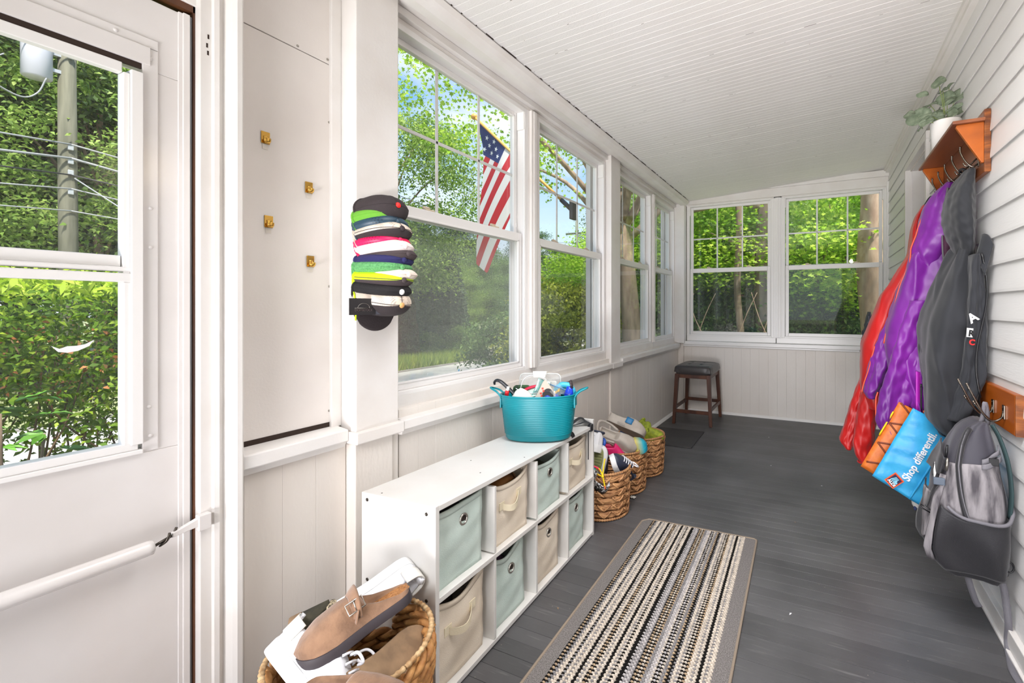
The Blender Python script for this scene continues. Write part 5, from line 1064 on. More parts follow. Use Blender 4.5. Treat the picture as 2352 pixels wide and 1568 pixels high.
nv = thing('navy_jacket', 'dark navy jacket, only a sliver of it showing behind the red one', 'jacket', (.3, 3.12, .8))
garment('jacket_body', NV, .06, NAVYJ, nv, 11, .006)
rj = thing('red_jacket', 'bright red rain jacket hanging by its hood, farthest of the big coats', 'jacket', (.4, 2.95, .3))
garment('jacket_body', RB, lambda t: .04 + .12 * smooth(t * 2.2), REDJ, rj, 12, .011, wrinkle=.0012, kf=(3, 5), slant=3)
garment('sleeve', RL, .055, REDJ, rj, 13, .006, wrinkle=.0015, kf=(2, 4)); garment('sleeve', RR, .055, REDJ, rj, 14, .006, wrinkle=.0015, kf=(2, 4))
m = MB(); m.tube([(.226 + .022 * math.cos(q), 2.90 + .03 * math.sin(q), .334) for q in [2 * math.pi * k / 16 for k in range(16)]], .006, 6, closed=True); m.build('cuff', REDJ, rj)
m = MB(); m.tube(catmull([(.528, 2.94, 1.765), (.54, 2.92, 1.79), (.548, 2.9, 1.80), (.545, 2.88, 1.79)], 5), .004, 6); m.build('hanging_loop', NAVYJ, rj)
pj = thing('purple_jacket', 'purple rain jacket with orange piping hanging by its hood, between red and charcoal coats', 'jacket', (.45, 2.7, .5))
garment('hood', PH, lambda t: .03 + .08 * math.sin(math.pi * min(1, t + .1)) , PURP, pj, 21, .009, wrinkle=.001, kf=(3, 4))
garment('jacket_body', PB, lambda t: .08 + .08 * smooth(t * 2), PURP, pj, 22, .014, wrinkle=.0018, kf=(3, 5))
garment('sleeve', PL, .05, PURP, pj, 23, .008, wrinkle=.0022, kf=(3, 4)); garment('sleeve', PR, .058, PURP, pj, 24, .010, wrinkle=.0025, kf=(3, 4))
m = MB(); m.tube([(.337 + .030 * math.cos(q), 2.62 + .040 * math.sin(q), .570 - .22 * .030 * math.cos(q)) for q in [2 * math.pi * k / 18 for k in range(18)]], .007, 6, closed=True); m.build('cuff', PURP, pj)
edge_line(PH, 0, (1.36, 1.72), .0036, PIPE, pj, 'piping', 'L', -.02); edge_line(PB, 0, (1.02, 1.44), .0036, PIPE, pj, 'piping', 'L', -.03); edge_line(PL, 0, (.75, 1.0), .0034, PIPE, pj, 'piping', 'L', -.01); edge_line(PR, 0, (.60, .78), .0034, PIPE, pj, 'piping', 'L', -.01)
def lin_pt(u, v): z = lerp(1.77, 1.22, u); return (lerp(.555 - .02 * math.sin(3 * u), .606, v), 2.585 + .02 * math.sin(6 * u + 3 * v) + .03 * v, z)
m = MB(); m.grid(lin_pt, 24, 6); m.build('hood_lining', PURPD, pj, solid=.004)
m = MB(); m.tube([lin_pt(u, 0) for u in np.linspace(0, 1, 24)], .0045, 6); m.build('hood_binding', GREYTRIM, pj)
m = MB(); m.grid(lambda u, v: (lerp(.425, .49, u), 2.56 + .05 * u, lerp(.70, .90, v) - .02 * u), 8, 8); m.build('front_flap', mat('magenta_nylon', C3(176, 40, 176), .4), pj, solid=.006)
m = MB(); m.tube([(.446, 2.566, .70 + .14 * k / 8) for k in range(9)], .0045, 6); m.build('zipper', BLACKP, pj); m = MB(); m.tube([(.43, 2.555, .695), (.46, 2.57, .688), (.492, 2.60, .682)], .005, 6); m.build('hem_binding', BLACKP, pj)
bj = thing('charcoal_jacket', 'charcoal softshell jacket hanging by its hood, nearest of the coats', 'jacket', (.53, 2.4, .66))
garment('hood', BH, lambda t: .03 + .085 * max(0, math.sin(math.pi * min(1, t * .92 + .05))) ** .7, BLACKJ, bj, 31, .008, wrinkle=.0015, slant=1.5, kf=(3, 4))
garment('jacket_body', BB, lambda t: .07 + .10 * smooth(t * 2.2), BLACKJ, bj, 32, .016, wrinkle=.0012, kf=(3, 5))
garment('sleeve', BR, .055, BLACKJ, bj, 33, .010, wrinkle=.002, kf=(3, 5)); garment('sleeve', BL, .05, BLACKJ, bj, 34, .010, wrinkle=.003, kf=(3, 5))
m = MB(); m.grid(lambda u, v: (.575 + .030 * u + .02 * v, 2.27 - .055 * v + .01 * u, lerp(1.38, 1.50, u) - .05 * v + .02 * math.sin(3 * v)), 8, 8); m.build('collar', BLACKJ, bj, solid=.006)
m = MB(); m.tube([(.588 + .02 * math.sin(6 * u), 2.225 + .01 * math.sin(5 * u), lerp(1.42, .85, u)) for u in np.linspace(0, 1, 24)], .004, 6); m.build('zipper', BLACKP, bj)
m = MB(); m.tube(catmull([(.585, 2.40, 1.79), (.575, 2.42, 1.808), (.570, 2.45, 1.812), (.58, 2.47, 1.80)], 5), .006, 6); m.build('hanging_loop', BLACKP, bj)
pm_ = frame((.538, 2.222, 1.088), (.92, .25, -.1), (.05, 0, 1)); m = MB(); m.add([pm_ @ Vector(p) for p in ((0, 0, 0), (.022, 0, 0), (.021, .036, 0), (-.002, .036, 0))], [(0, 1, 2, 3)]); m.build('chest_print', WHITEPR, bj, solid=.001)
text_mesh('R', 'lettering', .034, BLACKP, bj, frame((.543, 2.219, 1.092), (.92, .25, -.1), (.05, 0, 1)), .0012)
text_mesh('C', 'lettering', .030, REDPR, bj, frame((.545, 2.219, 1.058), (.92, .25, -.1), (.05, 0, 1)), .0012)
text_mesh('A', 'lettering', .05, WHITEPR, bj, frame((.553, 2.218, 1.142), (.8, .25, .5), (-.3, 0, 1)), .0016)

# ---- shopping bags
def bag_frame(o, e1, e2): return frame(o, e1, e2)
BLUEBAG = mat('sky_blue_bag_plastic', C3(58, 172, 222), .4, col2=C3(40, 150, 208), vscale=12, bump=.35, bscale=40)
ORBAG = mat('orange_mesh_print_bag', C3(214, 116, 40), .45, col2=C3(196, 96, 28), vscale=30, bump=.3, bscale=40)
BL_, TL_, BR_2 = Vector((.236, 2.5, .392)), Vector((.394, 2.5, .717)), Vector((.435, 2.5, .283))
e2 = (TL_ - BL_).normalized(); e1 = (BR_2 - BL_).normalized(); NB = Vector((0, -1, 0)); HB = (TL_ - BL_).length + .02; WB = (BR_2 - BL_).length + .13
def bagpt(u, v, s):
    vv0 = v; u = min(1, max(0, u)); v = min(1, max(0, v))
    p = BL_ + e1 * (u * WB) + e2 * (vv0 * HB); d = .016 * (math.sin(math.pi * u) ** .5) * (math.sin(math.pi * min(.97, v + .03)) ** .5) * s + .0025 * math.sin(15 * u + 7 * v) + .002 * math.sin(31 * v - 11 * u)
    return p + NB * d
blb = thing('blue_shopping_bag', 'sky blue shopping bag with white slogan lettering, hanging tilted below the purple jacket', 'bag', (.38, 2.5, .28))
m = MB(); m.grid(lambda u, v: bagpt(u, v, 1), 30, 30); m.grid(lambda u, v: bagpt(u, v, -1), 12, 12); m.build('bag_body', BLUEBAG, blb, solid=.002)
m = MB(); m.tube([bagpt(.48, v, 1) + NB * .003 for v in np.linspace(0, 1, 20)], .005, 6, flat=.4, up=NB); m.build('seam', BLUEBAG, blb)
m = MB(); m.tube(catmull([bagpt(.15, 1, 0), bagpt(.3, 1.25, 0), (.52, 2.49, .86), bagpt(.7, 1.2, 0), bagpt(.85, 1, 0)], 6), .010, 6, flat=.2, up=NB); m.build('handle', BLUEBAG, blb)
def bp(u, v): return bagpt(u, v, 1) + NB * .004
def bag_text(body, u0, v0, size):
    t = text_mesh(body, 'lettering', size, WHITEPR, blb, Matrix.Scale(.86, 4, (1, 0, 0)), .0010)
    bm = bmesh.new(); bm.from_mesh(t.data); bmesh.ops.subdivide_edges(bm, edges=bm.edges[:], cuts=1); bmesh.ops.triangulate(bm, faces=bm.faces[:]); bm.to_mesh(t.data); bm.free()
    for v in t.data.vertices:
        p = bagpt(u0 - v.co.y / WB, v0 + v.co.x / HB, 1) + NB * (.0042 + v.co.z); v.co = p
bag_text('Shop differentli.', .37, .185, .0470); bag_text('shop.aldi.us', .80, .10, .0470)
def logo_poly(pts, nm, m_, k):
    M_ = frame(bp(.13, .05) + NB * (.004 + .0006 * k), e1 * .94 + e2 * -.34, e2 * .94 + e1 * .34); q = MB(); q.add([M_ @ Vector((p[0] * .052, p[1] * .062, 0)) for p in pts], [tuple(range(len(pts)))]); return q.build(nm, m_, blb, recalc=False)
logo_poly([(0, 0), (1, 0), (1, 1), (0, 1)], 'logo_border', mat('orange_ink', C3(232, 108, 36), .5), 0)
logo_poly([(.06, .06), (.94, .06), (.94, .94), (.06, .94)], 'logo_border', mat('red_ink', C3(196, 36, 24), .5), 1)
logo_poly([(.12, .12), (.88, .12), (.88, .88), (.12, .88)], 'logo_field', mat('navy_ink', C3(18, 28, 66), .5), 2)
for a in (0, 1, 2): logo_poly([(.18 + .14 * a, .38), (.27 + .14 * a, .38), (.44 + .12 * a, .80), (.36 + .12 * a, .80)], 'logo_stripe', mat('pale_blue_ink', C3(140, 206, 236), .5) if a == 0 else bpy.data.materials['pale_blue_ink'], 3)
logo_poly([(.58, .38), (.84, .38), (.84, .54), (.72, .54), (.72, .64), (.62, .64)], 'logo_stripe', bpy.data.materials['pale_blue_ink'], 3)
lm = frame(bp(.13, .05) + NB * .0062, e1 * .94 + e2 * -.34, e2 * .94 + e1 * .34)
text_mesh('ALDI', 'lettering', .018, WHITEPR, blb, lm @ Matrix.Translation((.0075, .0095, 0)), .0008)
orb = thing('orange_shopping_bag', 'orange shopping bag with brown criss-cross lines, hanging behind the blue one', 'bag', (.34, 2.57, .30))
def obp(u, v, s=1):
    u = min(1, max(0, u)); v0_, v = v, min(1, max(0, v))
    p = BL_ + Vector((-.004, .07, -.004)) + e1 * (u * .46 - .045) + e2 * (v0_ * .375); return p + NB * (.014 * s * math.sin(math.pi * u) ** .5 * math.sin(math.pi * v) ** .5 + .002 * math.sin(13 * u + 9 * v))
m = MB(); m.grid(lambda u, v: obp(u, v, 1), 20, 20); m.grid(lambda u, v: obp(u, v, -1), 10, 10); m.build('bag_body', ORBAG, orb, solid=.002)
BRL = mat('brown_ink', C3(120, 52, 22), .6)
for k in range(3):
    for s in (1, -1):
        m = MB(); m.tube([obp(max(0, min(1, .02 + .26 * t + .0 * k)), max(0, min(1, (.10 + .30 * k + (.16 * t if s > 0 else .30 - .16 * t)))), 1) + NB * .003 for t in np.linspace(0, 1, 10)], .0048, 6, flat=.25, up=NB); m.build('printed_line', BRL, orb)
m = MB(); m.tube([obp(.01, v, 1) + NB * .002 + Vector((-.005, 0, 0)) for v in np.linspace(.50, .86, 8)], .004, 6); m.build('yellow_edge', YEL, orb)
m = MB(); m.tube(catmull([obp(.2, 1), obp(.4, 1.2), (.55, 2.56, .86), obp(.8, 1.15), obp(.9, 1)], 6), .009, 6, flat=.2, up=NB); m.build('handle', ORBAG, orb)
wh = thing('white_glove', 'pale grey and navy glove tip poking out under the blue shopping bag', 'glove', (.43, 2.53, .26))
m = MB(); m.ball((.425, 2.53, .286), .024, 8, 12, sc=(1, .7, 1.25)); m.build('glove_palm', mat('pale_grey_knit', C3(214, 212, 206), .8), wh)
for k in range(3): m = MB(); m.ball((.415 + .014 * k, 2.522, .260 - .003 * k), .0085, 6, 8, sc=(.8, .8, 1.3)); m.build('finger', mat('navy_knit', C3(52, 60, 100), .8) if k == 0 else bpy.data.materials['navy_knit'], wh)

# ---- backpack
NYLON = mat('charcoal_nylon', C3(56, 54, 64), .6, bump=.2, bscale=350, sheen=.2); NYL_B = mat('black_nylon', C3(30, 29, 34), .55, bump=.2, bscale=350, sheen=.2)
HEATH = mat('heather_grey_cloth', C3(76, 72, 77), .85, col2=C3(150, 145, 148), vscale=34, vlo=.38, vhi=.62, stretch=(1, 1, .18), bump=.2, bscale=200)
WEB = mat('grey_webbing', C3(112, 110, 116), .6, bump=.3, bscale=300); TEALPAD = mat('dark_teal_padding', C3(44, 66, 68), .8)
bk = thing('backpack', 'charcoal and heather grey backpack hanging from the low hook board', 'backpack', (.49, 2.09, .24))
bz = np.array([r[0] for r in BP[1]])[::-1]; bl = np.array([r[1] for r in BP[1]])[::-1] + .014; brr = np.minimum(np.array([r[2] for r in BP[1]])[::-1], .612)
def pk(z, q, off=0.):
    a, b = float(np.interp(z, bz, bl)), float(np.interp(z, bz, brr)); cx, rx = (a + b) / 2, (b - a) / 2; t = (z - .223) / .566
    hy = .125 * (max(0, math.sin(math.pi * min(1, max(0, .10 + .84 * t)))) ** .45); c, s = math.cos(q), math.sin(q); e = .62
    w = .003 * math.sin(9 * q + 22 * z) + .003 * math.sin(31 * z + 3 * q)
    sag = .014 * math.sin(5 * q + 1.0) * smooth((.5 - z) / .15)
    x = cx + (rx + off) * math.copysign(abs(c) ** e, c) + w * c + sag * c; y = 2.09 + (hy + off) * math.copysign(abs(s) ** e, s) + (w + sag) * s
    return (min(x, .614), y, z)
def pk_rings(z0, z1, n, off=0.): return [[pk(z, 2 * math.pi * j / 72, off) for j in range(72)] for z in np.linspace(z0, z1, n)]
m = MB(); m.loft(pk_rings(.223, .789, 70)); m.build('pack_body', NYLON, bk)
def patch(name, m_, z0f, z1f, q0, q1, off, nz=24, nq=24, solid=.004):
    m = MB(); m.grid(lambda u, v: pk(lerp(z0f(u), z1f(u), v), R(lerp(q0, q1, u)), off), nq, nz); return m.build(name, m_, bk, solid=solid)
patch('heather_panel', HEATH, lambda u: .40, lambda u: .640 + .02 * u, 215, 318, .002)
patch('side_pocket', NYL_B, lambda u: .25, lambda u: .495 - .05 * math.sin(math.pi * u) + .02 * u, 228, 340, .016)
patch('pack_bottom', NYL_B, lambda u: .228, lambda u: .315 + .02 * math.sin(5 * u), 120, 350, .006)
patch('front_pocket', NYL_B, lambda u: .30, lambda u: .53 - .05 * u, 165, 222, .012)
patch('front_panel', HEATH, lambda u: .32 + .04 * u, lambda u: .52, 180, 208, .020)
patch('front_flap', HEATH, lambda u: .285, lambda u: .60, 214, 228, .024)
patch('top_flap', NYL_B, lambda u: .595, lambda u: .70 - .05 * u, 172, 212, .022)
m = MB(); m.tube([pk(lerp(.765, .44, t), R(lerp(232, 268, t)), .006) for t in np.linspace(0, 1, 30)], .0095, 8); m.build('zip_cover', NYL_B, bk)
m = MB(); m.tube([pk(lerp(.765, .44, t), R(lerp(234, 270, t)), .014) for t in np.linspace(0, 1, 30)], .0022, 6); m.build('zip', WEB, bk)
m = MB(); m.tube([pk(.495 - .05 * math.sin(math.pi * u) + .02 * u, R(lerp(240, 340, u)), .019) for u in np.linspace(0, 1, 24)], .006, 8); m.build('pocket_binding', WEB, bk)
m = MB(); m.grid(lambda u, v: pk(lerp(.655, .700, u) + .016 * v, R(lerp(272, 326, u)), .010), 14, 2); m.grid(lambda u, v: pk(lerp(.655, .690, u) - .018 * v, R(lerp(272, 326, u)), .011), 14, 3); m.build('compression_strap', WEB, bk, solid=.003)
m = MB(); p = pk(.665, R(290), .016); m.box(p[0] - .014, p[0] + .014, p[1] - .003, p[1] + .003, p[2] - .012, p[2] + .014); m.build('strap_buckle', BLACKP, bk, bevel=.002)
m = MB(); p = pk(.575, R(220), .030); m.box(p[0] - .020, p[0] + .016, p[1] - .006, p[1] + .006, p[2] - .013, p[2] + .013); m.build('front_buckle', mat('slate_plastic', C3(86, 96, 110), .4), bk, bevel=.003)
m = MB(); m.grid(lambda u, v: pk(lerp(.565, .465, u), R(lerp(214, 196, u) + 8 * v), .030), 10, 3); m.build('front_strap', NYL_B, bk, solid=.003)
m = MB(); p = pk(.46, R(200), .034); m.tube([(p[0] - .016, p[1], p[2]), (p[0] + .014, p[1] - .012, p[2] - .012), (p[0] + .016, p[1] - .012, p[2] - .002), (p[0] - .014, p[1], p[2] + .010)], .0028, 6, closed=True); m.build('slider', BLACKP, bk)
for q_, z_ in ((222, .66), (190, .62), (206, .70)):
    m = MB(); p = Vector(pk(z_, R(q_), .026)); m.tube([p, p + Vector((-.003, -.005, -.02)), p + Vector((-.006, -.006, -.045))], [.0035, .005, .0045], 6); m.build('zip_pull', STEEL if q_ == 222 else BLACKP, bk)
m = MB(); m.grid(lambda u, v: pk(lerp(.625, .600, v) - .03 * u, R(lerp(188, 206, u)), .027), 6, 2); m.build('reflective_label', WHITEPR, bk, solid=.001)
m = MB(); m.tube(catmull([(.566, 2.03, .785), (.585, 2.02, .74), (.602, 2.0, .66), (.610, 1.995, .56), (.606, 2.0, .47)], 7), .016, 8, flat=.35, up=(1, 0, 0)); m.build('shoulder_strap', TEALPAD, bk)
m = MB(); m.tube(catmull([(.540, 2.06, .775), (.545, 2.045, .82), (.548, 2.04, .86), (.556, 2.045, .83), (.562, 2.06, .776)], 6), .008, 6, flat=.3, up=(0, 1, 0)); m.build('haul_loop', WEB, bk)
for pts in ([(.505, 2.10, .235), (.515, 2.10, .18), (.535, 2.10, .11), (.548, 2.10, .085)], [(.585, 2.03, .27), (.598, 2.02, .20), (.606, 2.01, .10), (.607, 2.02, .03), (.600, 1.98, .0045), (.585, 1.90, .004), (.59, 1.82, .004)]):
    m = MB(); m.tube(catmull(pts, 7), .0125, 6, flat=.14, up=(.35, 1, 0)); m.build('webbing_strap', WEB, bk)
m = MB(); m.tube([(.606 + .012 * math.cos(q), 2.0, .300 + .018 * math.sin(q)) for q in [2 * math.pi * k / 14 for k in range(14)]], .003, 6, closed=True); m.build('strap_ring', BLACKP, bk)

# ---- wall lantern on the siding (its glow is what the door and the far panes mirror)
lp = thing('wall_lantern', 'porch wall lantern with a frosted globe on the white siding', 'lamp', (.63, 1.30, 2.04))
m = MB(); m.lathe([(.0001, 0), (.055, 0), (.055, .01), (.03, .02), (.0001, .02)], 24); m.xf(Matrix.Translation((.626, 1.30, 2.10)) @ Matrix.Rotation(R(-90), 4, 'Y')); m.build('back_plate', BLACKP, lp)
m = MB(); m.tube(catmull([(.61, 1.30, 2.10), (.58, 1.30, 2.13), (.552, 1.30, 2.13), (.545, 1.30, 2.11)], 5), .007, 8); m.build('arm', BLACKP, lp)
m = MB(); m.lathe([(.0001, .02), (.03, .015), (.036, 0), (.03, -.004)], 20, c=(.545, 1.30, 2.095)); m.build('cap', BLACKP, lp)
GL = NT('lit_globe'); em = GL.n('ShaderNodeEmission'); em.inputs[0].default_value = (1., .78, .52, 1); em.inputs[1].default_value = 75; GL.l(em.outputs[0], GL.out.inputs[0])
m = MB(); m.ball((.545, 1.30, 2.045), .033, 12, 20, sc=(1, 1, 1.1)); m.build('globe', GL.m, lp)
# ---------------------------------------------------------------- caps in their wall dock
def cap_mat(n, c, rough=.85, **k): return mat('cap_' + n, c, rough, bump=k.pop('bump', .35), bscale=k.pop('bscale', 260), **k)
KB = cap_mat('black', C3(52, 44, 46)); KG = cap_mat('green', C3(104, 168, 52)); KN = perf('cap_navy_perforated', C3(38, 66, 84), C3(16, 24, 34), 130, .25)
KM = perf('cap_beige_mesh', C3(222, 206, 190), C3(150, 134, 122), 260, .33); KP = perf('cap_hot_pink', C3(242, 22, 92), C3(120, 10, 50), 110, .22); KW = cap_mat('white', C3(234, 220, 216))
KD = cap_mat('dark_grey', C3(70, 60, 62)); KV = cap_mat('navy', C3(36, 36, 88)); KH = cap_mat('heather_green', C3(104, 170, 108), col2=C3(76, 140, 84), vscale=160)
KI = cap_mat('ivory_print', C3(226, 212, 200), col2=C3(40, 34, 34), vscale=30, vlo=.66, vhi=.68); KY = cap_mat('neon_yellow', C3(198, 240, 22)); KK = cap_mat('jet', C3(28, 26, 28))
BUT_R = mat('button_red', C3(246, 36, 30), .5); BUT_T = mat('button_tan', C3(206, 158, 100), .6)
GCAP = 'caps nested in the wall dock'
def cap(name, label, z, main, front, button, tilt_, visor, ext=(.092, .128, .060), yo=0., xo=0., visor_len=.075):
    t = thing(name, label, 'cap', (-1.482 + xo, 1.152 + yo, z), 0, GCAP); t.rotation_euler = (0, R(-tilt_), 0)
    ry, rx, rz = ext
    def dome(u, v):      # u 0 at the rim by the wall, 1 at the apex; v around
        q = 2 * math.pi * v; a = math.pi / 2 * u; r_ = math.cos(a) ** .75; d = 1 + .015 * math.cos(6 * q) * math.sin(2 * a)
        return (rx * math.sin(a), ry * r_ * math.cos(q) * d, rz * r_ * math.sin(q) * d)
    m = MB(); m.grid(dome, 14, 36); f0 = len(m.f)
    for i, f in enumerate(m.f):
        v = (i % 36 + .5) / 36
        m.mi[i] = 1 if .53 < v < .97 else 0
    m.build('crown', [main, front], t, local=True, recalc=True)
    b = MB(); b.ball((rx + .001, 0, 0), .0105, 6, 10, sc=(.55, 1, 1)); b.build('button', button, t, local=True)
    for v in (.0, .5, .25):
        s = MB(); s.tube([dome(u, v) for u in np.linspace(.05, .97, 14)], .0013, 5); s.build('seam', front, t, local=True)
    bd = MB(); bd.tube([(0.002, ry * math.cos(q), rz * math.sin(q)) for q in [2 * math.pi * k / 36 for k in range(36)]], .004, 6, closed=True); bd.build('sweatband', main, t, local=True)
    def vis(u, v):
        s = 2 * v - 1; c_ = math.sqrt(max(0, 1 - .97 * s * s)); w = ry * .99
        return (.006 + .012 * u * c_ - .010 * s * s, w * s, -rz * .50 * c_ - visor_len * (c_ ** .8) * u - .004)
    vm = MB(); vm.grid(vis, 8, 20); vm.build('visor', visor, t, local=True, solid=.003)
    return t
B0 = KD
cap('baseball_cap', 'charcoal cap with a bright red top button, uppermost in the wall dock', 1.545, KB, KB, BUT_R, 14, KB, (.092, .112, .062))
cap('baseball_cap', 'grass green cap just under the charcoal one with the red button', 1.518, KG, KG, KG, 13, KG, (.094, .098, .050), yo=-.006)
cap('baseball_cap', 'navy perforated cap below the grass green one', 1.490, KN, KN, KN, 12, KN, (.096, .112, .046), yo=-.002, visor_len=.085)
cap('trucker_cap', 'beige mesh cap with a dark front and button, in the upper half of the dock', 1.462, KM, KB, KB, 11, KM, (.096, .132, .046))
cap('baseball_cap', 'hot pink perforated cap squeezed above the plain white one', 1.430, KP, KP, KP, 8, KP, (.094, .118, .040), yo=.002)
cap('baseball_cap', 'plain white cap with a white button below the hot pink one', 1.410, KW, KW, KW, 6, KW, (.092, .140, .040), yo=.004)
cap('trucker_cap', 'dark grey cap with a black mesh side, sticking out at the right of the stack', 1.388, KD, KD, KD, 4, KD, (.090, .142, .038), yo=.016)
cap('baseball_cap', 'thin navy blue cap between the dark grey and heather green ones', 1.370, KV, KV, KV, 2, KV, (.096, .134, .036), yo=.004)
cap('baseball_cap', 'heather green cap with a long visor in the middle of the dock', 1.348, KH, KH, KH, 0, KH, (.097, .132, .040), visor_len=.11, yo=-.002)
cap('baseball_cap', 'ivory cap with black print, just its edge showing above the neon yellow one', 1.328, KI, KI, KI, -2, KI, (.093, .146, .034), yo=.014)
cap('baseball_cap', 'neon yellow cap with a dark button, in the lower half of the dock', 1.312, KY, KD, KD, -4, KY, (.097, .138, .042))
cap('trucker_cap', 'black mesh cap with a white button, second from the bottom of the dock', 1.276, KK, KK, WHITEPR, -7, KK, (.097, .130, .042), yo=-.002)
bc = cap('trucker_cap', 'beige mesh cap with a tan button and dark front, lowest in the wall dock', 1.240, KM, KB, BUT_T, -12, KB, (.094, .130, .062), visor_len=.085)
m = MB()
def bdome(a_, q): return (.130 * math.sin(a_) + .002, .0955 * math.cos(a_) ** .75 * math.cos(q), .0635 * math.cos(a_) ** .75 * math.sin(q))
bd = [bdome(.22 + .02 * math.sin(3 * k), R(150 - 34 * k / 11)) for k in range(12)]
m.tube([(.035 + .016 * math.cos(q), -.080 + .004 * math.sin(q), .016 + .0 * q + .030 * math.sin(q)) for q in [2 * math.pi * k / 20 for k in range(20)]], .0016, 5, closed=True); m.build('patch_outline', KK, bc, local=True)
dk = thing('cap_dock', 'black wall bracket with an arc emblem and DOMEDOCK lettering, gripping the bottom cap', 'cap rack', (-1.45, 1.08, 1.205))
m = MB(); m.box(-1.4105, -1.4075, .992, 1.088, 1.180, 1.236); m.build('front_plate', mat('matte_black_card', C3(38, 36, 38), .5), dk)
m = MB(); m.prism([(1.088, 1.180), (1.158, 1.184), (1.158, 1.208), (1.105, 1.216), (1.088, 1.236)], lambda a, b: (-1.4100, a, b), lambda a, b: (-1.4080, a, b)); m.build('clear_plate', mat('smoked_plastic', C3(112, 114, 124), .25, trans=.25), dk)
m = MB(); m.box(-1.49, -1.4105, 1.076, 1.088, 1.180, 1.232); m.box(-1.49, -1.4105, 1.150, 1.158, 1.184, 1.206); m.build('side_plate', BLACKP, dk)
m = MB(); m.tube([(-1.4070, 1.043 + .022 * math.cos(q), 1.203 + .016 * math.sin(q)) for q in np.linspace(0, math.pi, 20)], .0009, 5); m.build('emblem_arc', STEEL, dk); m = MB(); m.tube([(-1.4070, 1.010, 1.203), (-1.4070, 1.074, 1.203)], .0009, 5); m.build('emblem_line', STEEL, dk)
text_mesh('DOMEDOCK', 'lettering', .0115, STEEL, dk, frame((-1.4068, 1.0095, 1.1925), (0, 1, 0), (0, 0, 1)), .0001)
m = MB(); m.tube(catmull([(-1.478, 1.058, 1.26), (-1.470, 1.056, 1.235), (-1.468, 1.058, 1.2), (-1.472, 1.06, 1.16)], 5), .003, 6); m.build('neon_cord', KY, dk)
# ---------------------------------------------------------------- outside: ground, road, trees, wires, flag
GZ = -.60
GRASS = mat('lawn', C3(126, 134, 92), .95, col2=C3(150, 154, 112), vscale=1.2, bump=.6, bscale=30)
ASPH = mat('road_asphalt', C3(176, 174, 172), .9, col2=C3(196, 192, 188), vscale=3, bump=.3, bscale=60)
CONC = mat('pale_gravel_drive', C3(206, 196, 192), .95, col2=C3(184, 172, 166), vscale=40, bump=.5, bscale=80)
CURB = mat('grey_curb', C3(138, 134, 130), .9)
m = MB(); m.add([(-90, -60, GZ), (60, -60, GZ), (60, 100, GZ), (-90, 100, GZ)], [(0, 1, 2, 3)]); g_ = smesh(m, 'ground', GRASS)
m = MB(); m.box(-10.45, -6.4, -60, 90, GZ, GZ + .02); smesh(m, 'road', ASPH)
m = MB(); m.box(-10.6, -10.45, -60, 90, GZ, GZ + .05); smesh(m, 'curb', CURB)
m = MB(); m.box(-16, -10.6, 12.6, 15.2, GZ, GZ + .025); smesh(m, 'drive_apron', CONC)
m = MB(); m.box(-6.4, -4.9, -4, 3.6, GZ, GZ + .022); smesh(m, 'side_path', CONC)
m = MB(); m.box(-1.78, .9, -2, 5.35, GZ, -.10); smesh(m, 'porch_foundation', CURB)
BARK = mat('grey_brown_bark', C3(168, 146, 126), .95, col2=C3(112, 94, 80), vscale=7, stretch=(1, 1, .22), bump=1.0, bscale=26, detail=8)
BARK_T = mat('tan_smooth_bark', C3(184, 158, 136), .95, col2=C3(156, 128, 108), vscale=9, stretch=(1, 1, .5), bump=.5, bscale=40, detail=8)
BARK_D = mat('dark_bark', C3(74, 64, 56), .95, col2=C3(48, 42, 38), vscale=8, stretch=(1, 1, .25), bump=.8, bscale=26)
def lmat(n, a, b, c, tl_=.45): return attr_mat('foliage_' + n, [(0, C3(*a)), (.5, C3(*b)), (1, C3(*c))], .55, tl_)
F_MAPLE = lmat('maple', (108, 154, 34), (160, 202, 58), (212, 232, 96), .52)
F_BIRCH = lmat('light', (98, 132, 56), (140, 172, 80), (186, 206, 116), .48)
F_DARK = lmat('dark', (56, 80, 54), (80, 108, 68), (112, 138, 88), .36)
F_MID = lmat('mid', (80, 112, 60), (112, 144, 78), (152, 178, 104), .42)
F_CEDAR = lmat('cedar', (60, 84, 58), (84, 108, 76), (112, 134, 92), .3)
F_HEDGE = lmat('hedge', (66, 100, 26), (106, 144, 38), (176, 198, 66), .45)
F_YEL = lmat('yellow_green', (112, 126, 34), (150, 160, 48), (186, 190, 76), .4)
F_GRASS = lmat('tall_grass', (110, 144, 48), (158, 182, 72), (196, 208, 110), .4)
F_RUST = lmat('rust', (150, 90, 50), (196, 130, 84), (214, 170, 120), .4)
MAPLE = [(0, 0), (.18, -.10), (.30, -.42), (.42, -.22), (.72, -.36), (.66, -.12), (1, 0), (.66, .12), (.72, .36), (.42, .22), (.30, .42), (.18, .10)]
DIAM = [(0, 0), (.45, -.26), (1, 0), (.45, .26)]
NEED = [(0, 0), (.5, -.14), (1, 0), (.5, .14)]
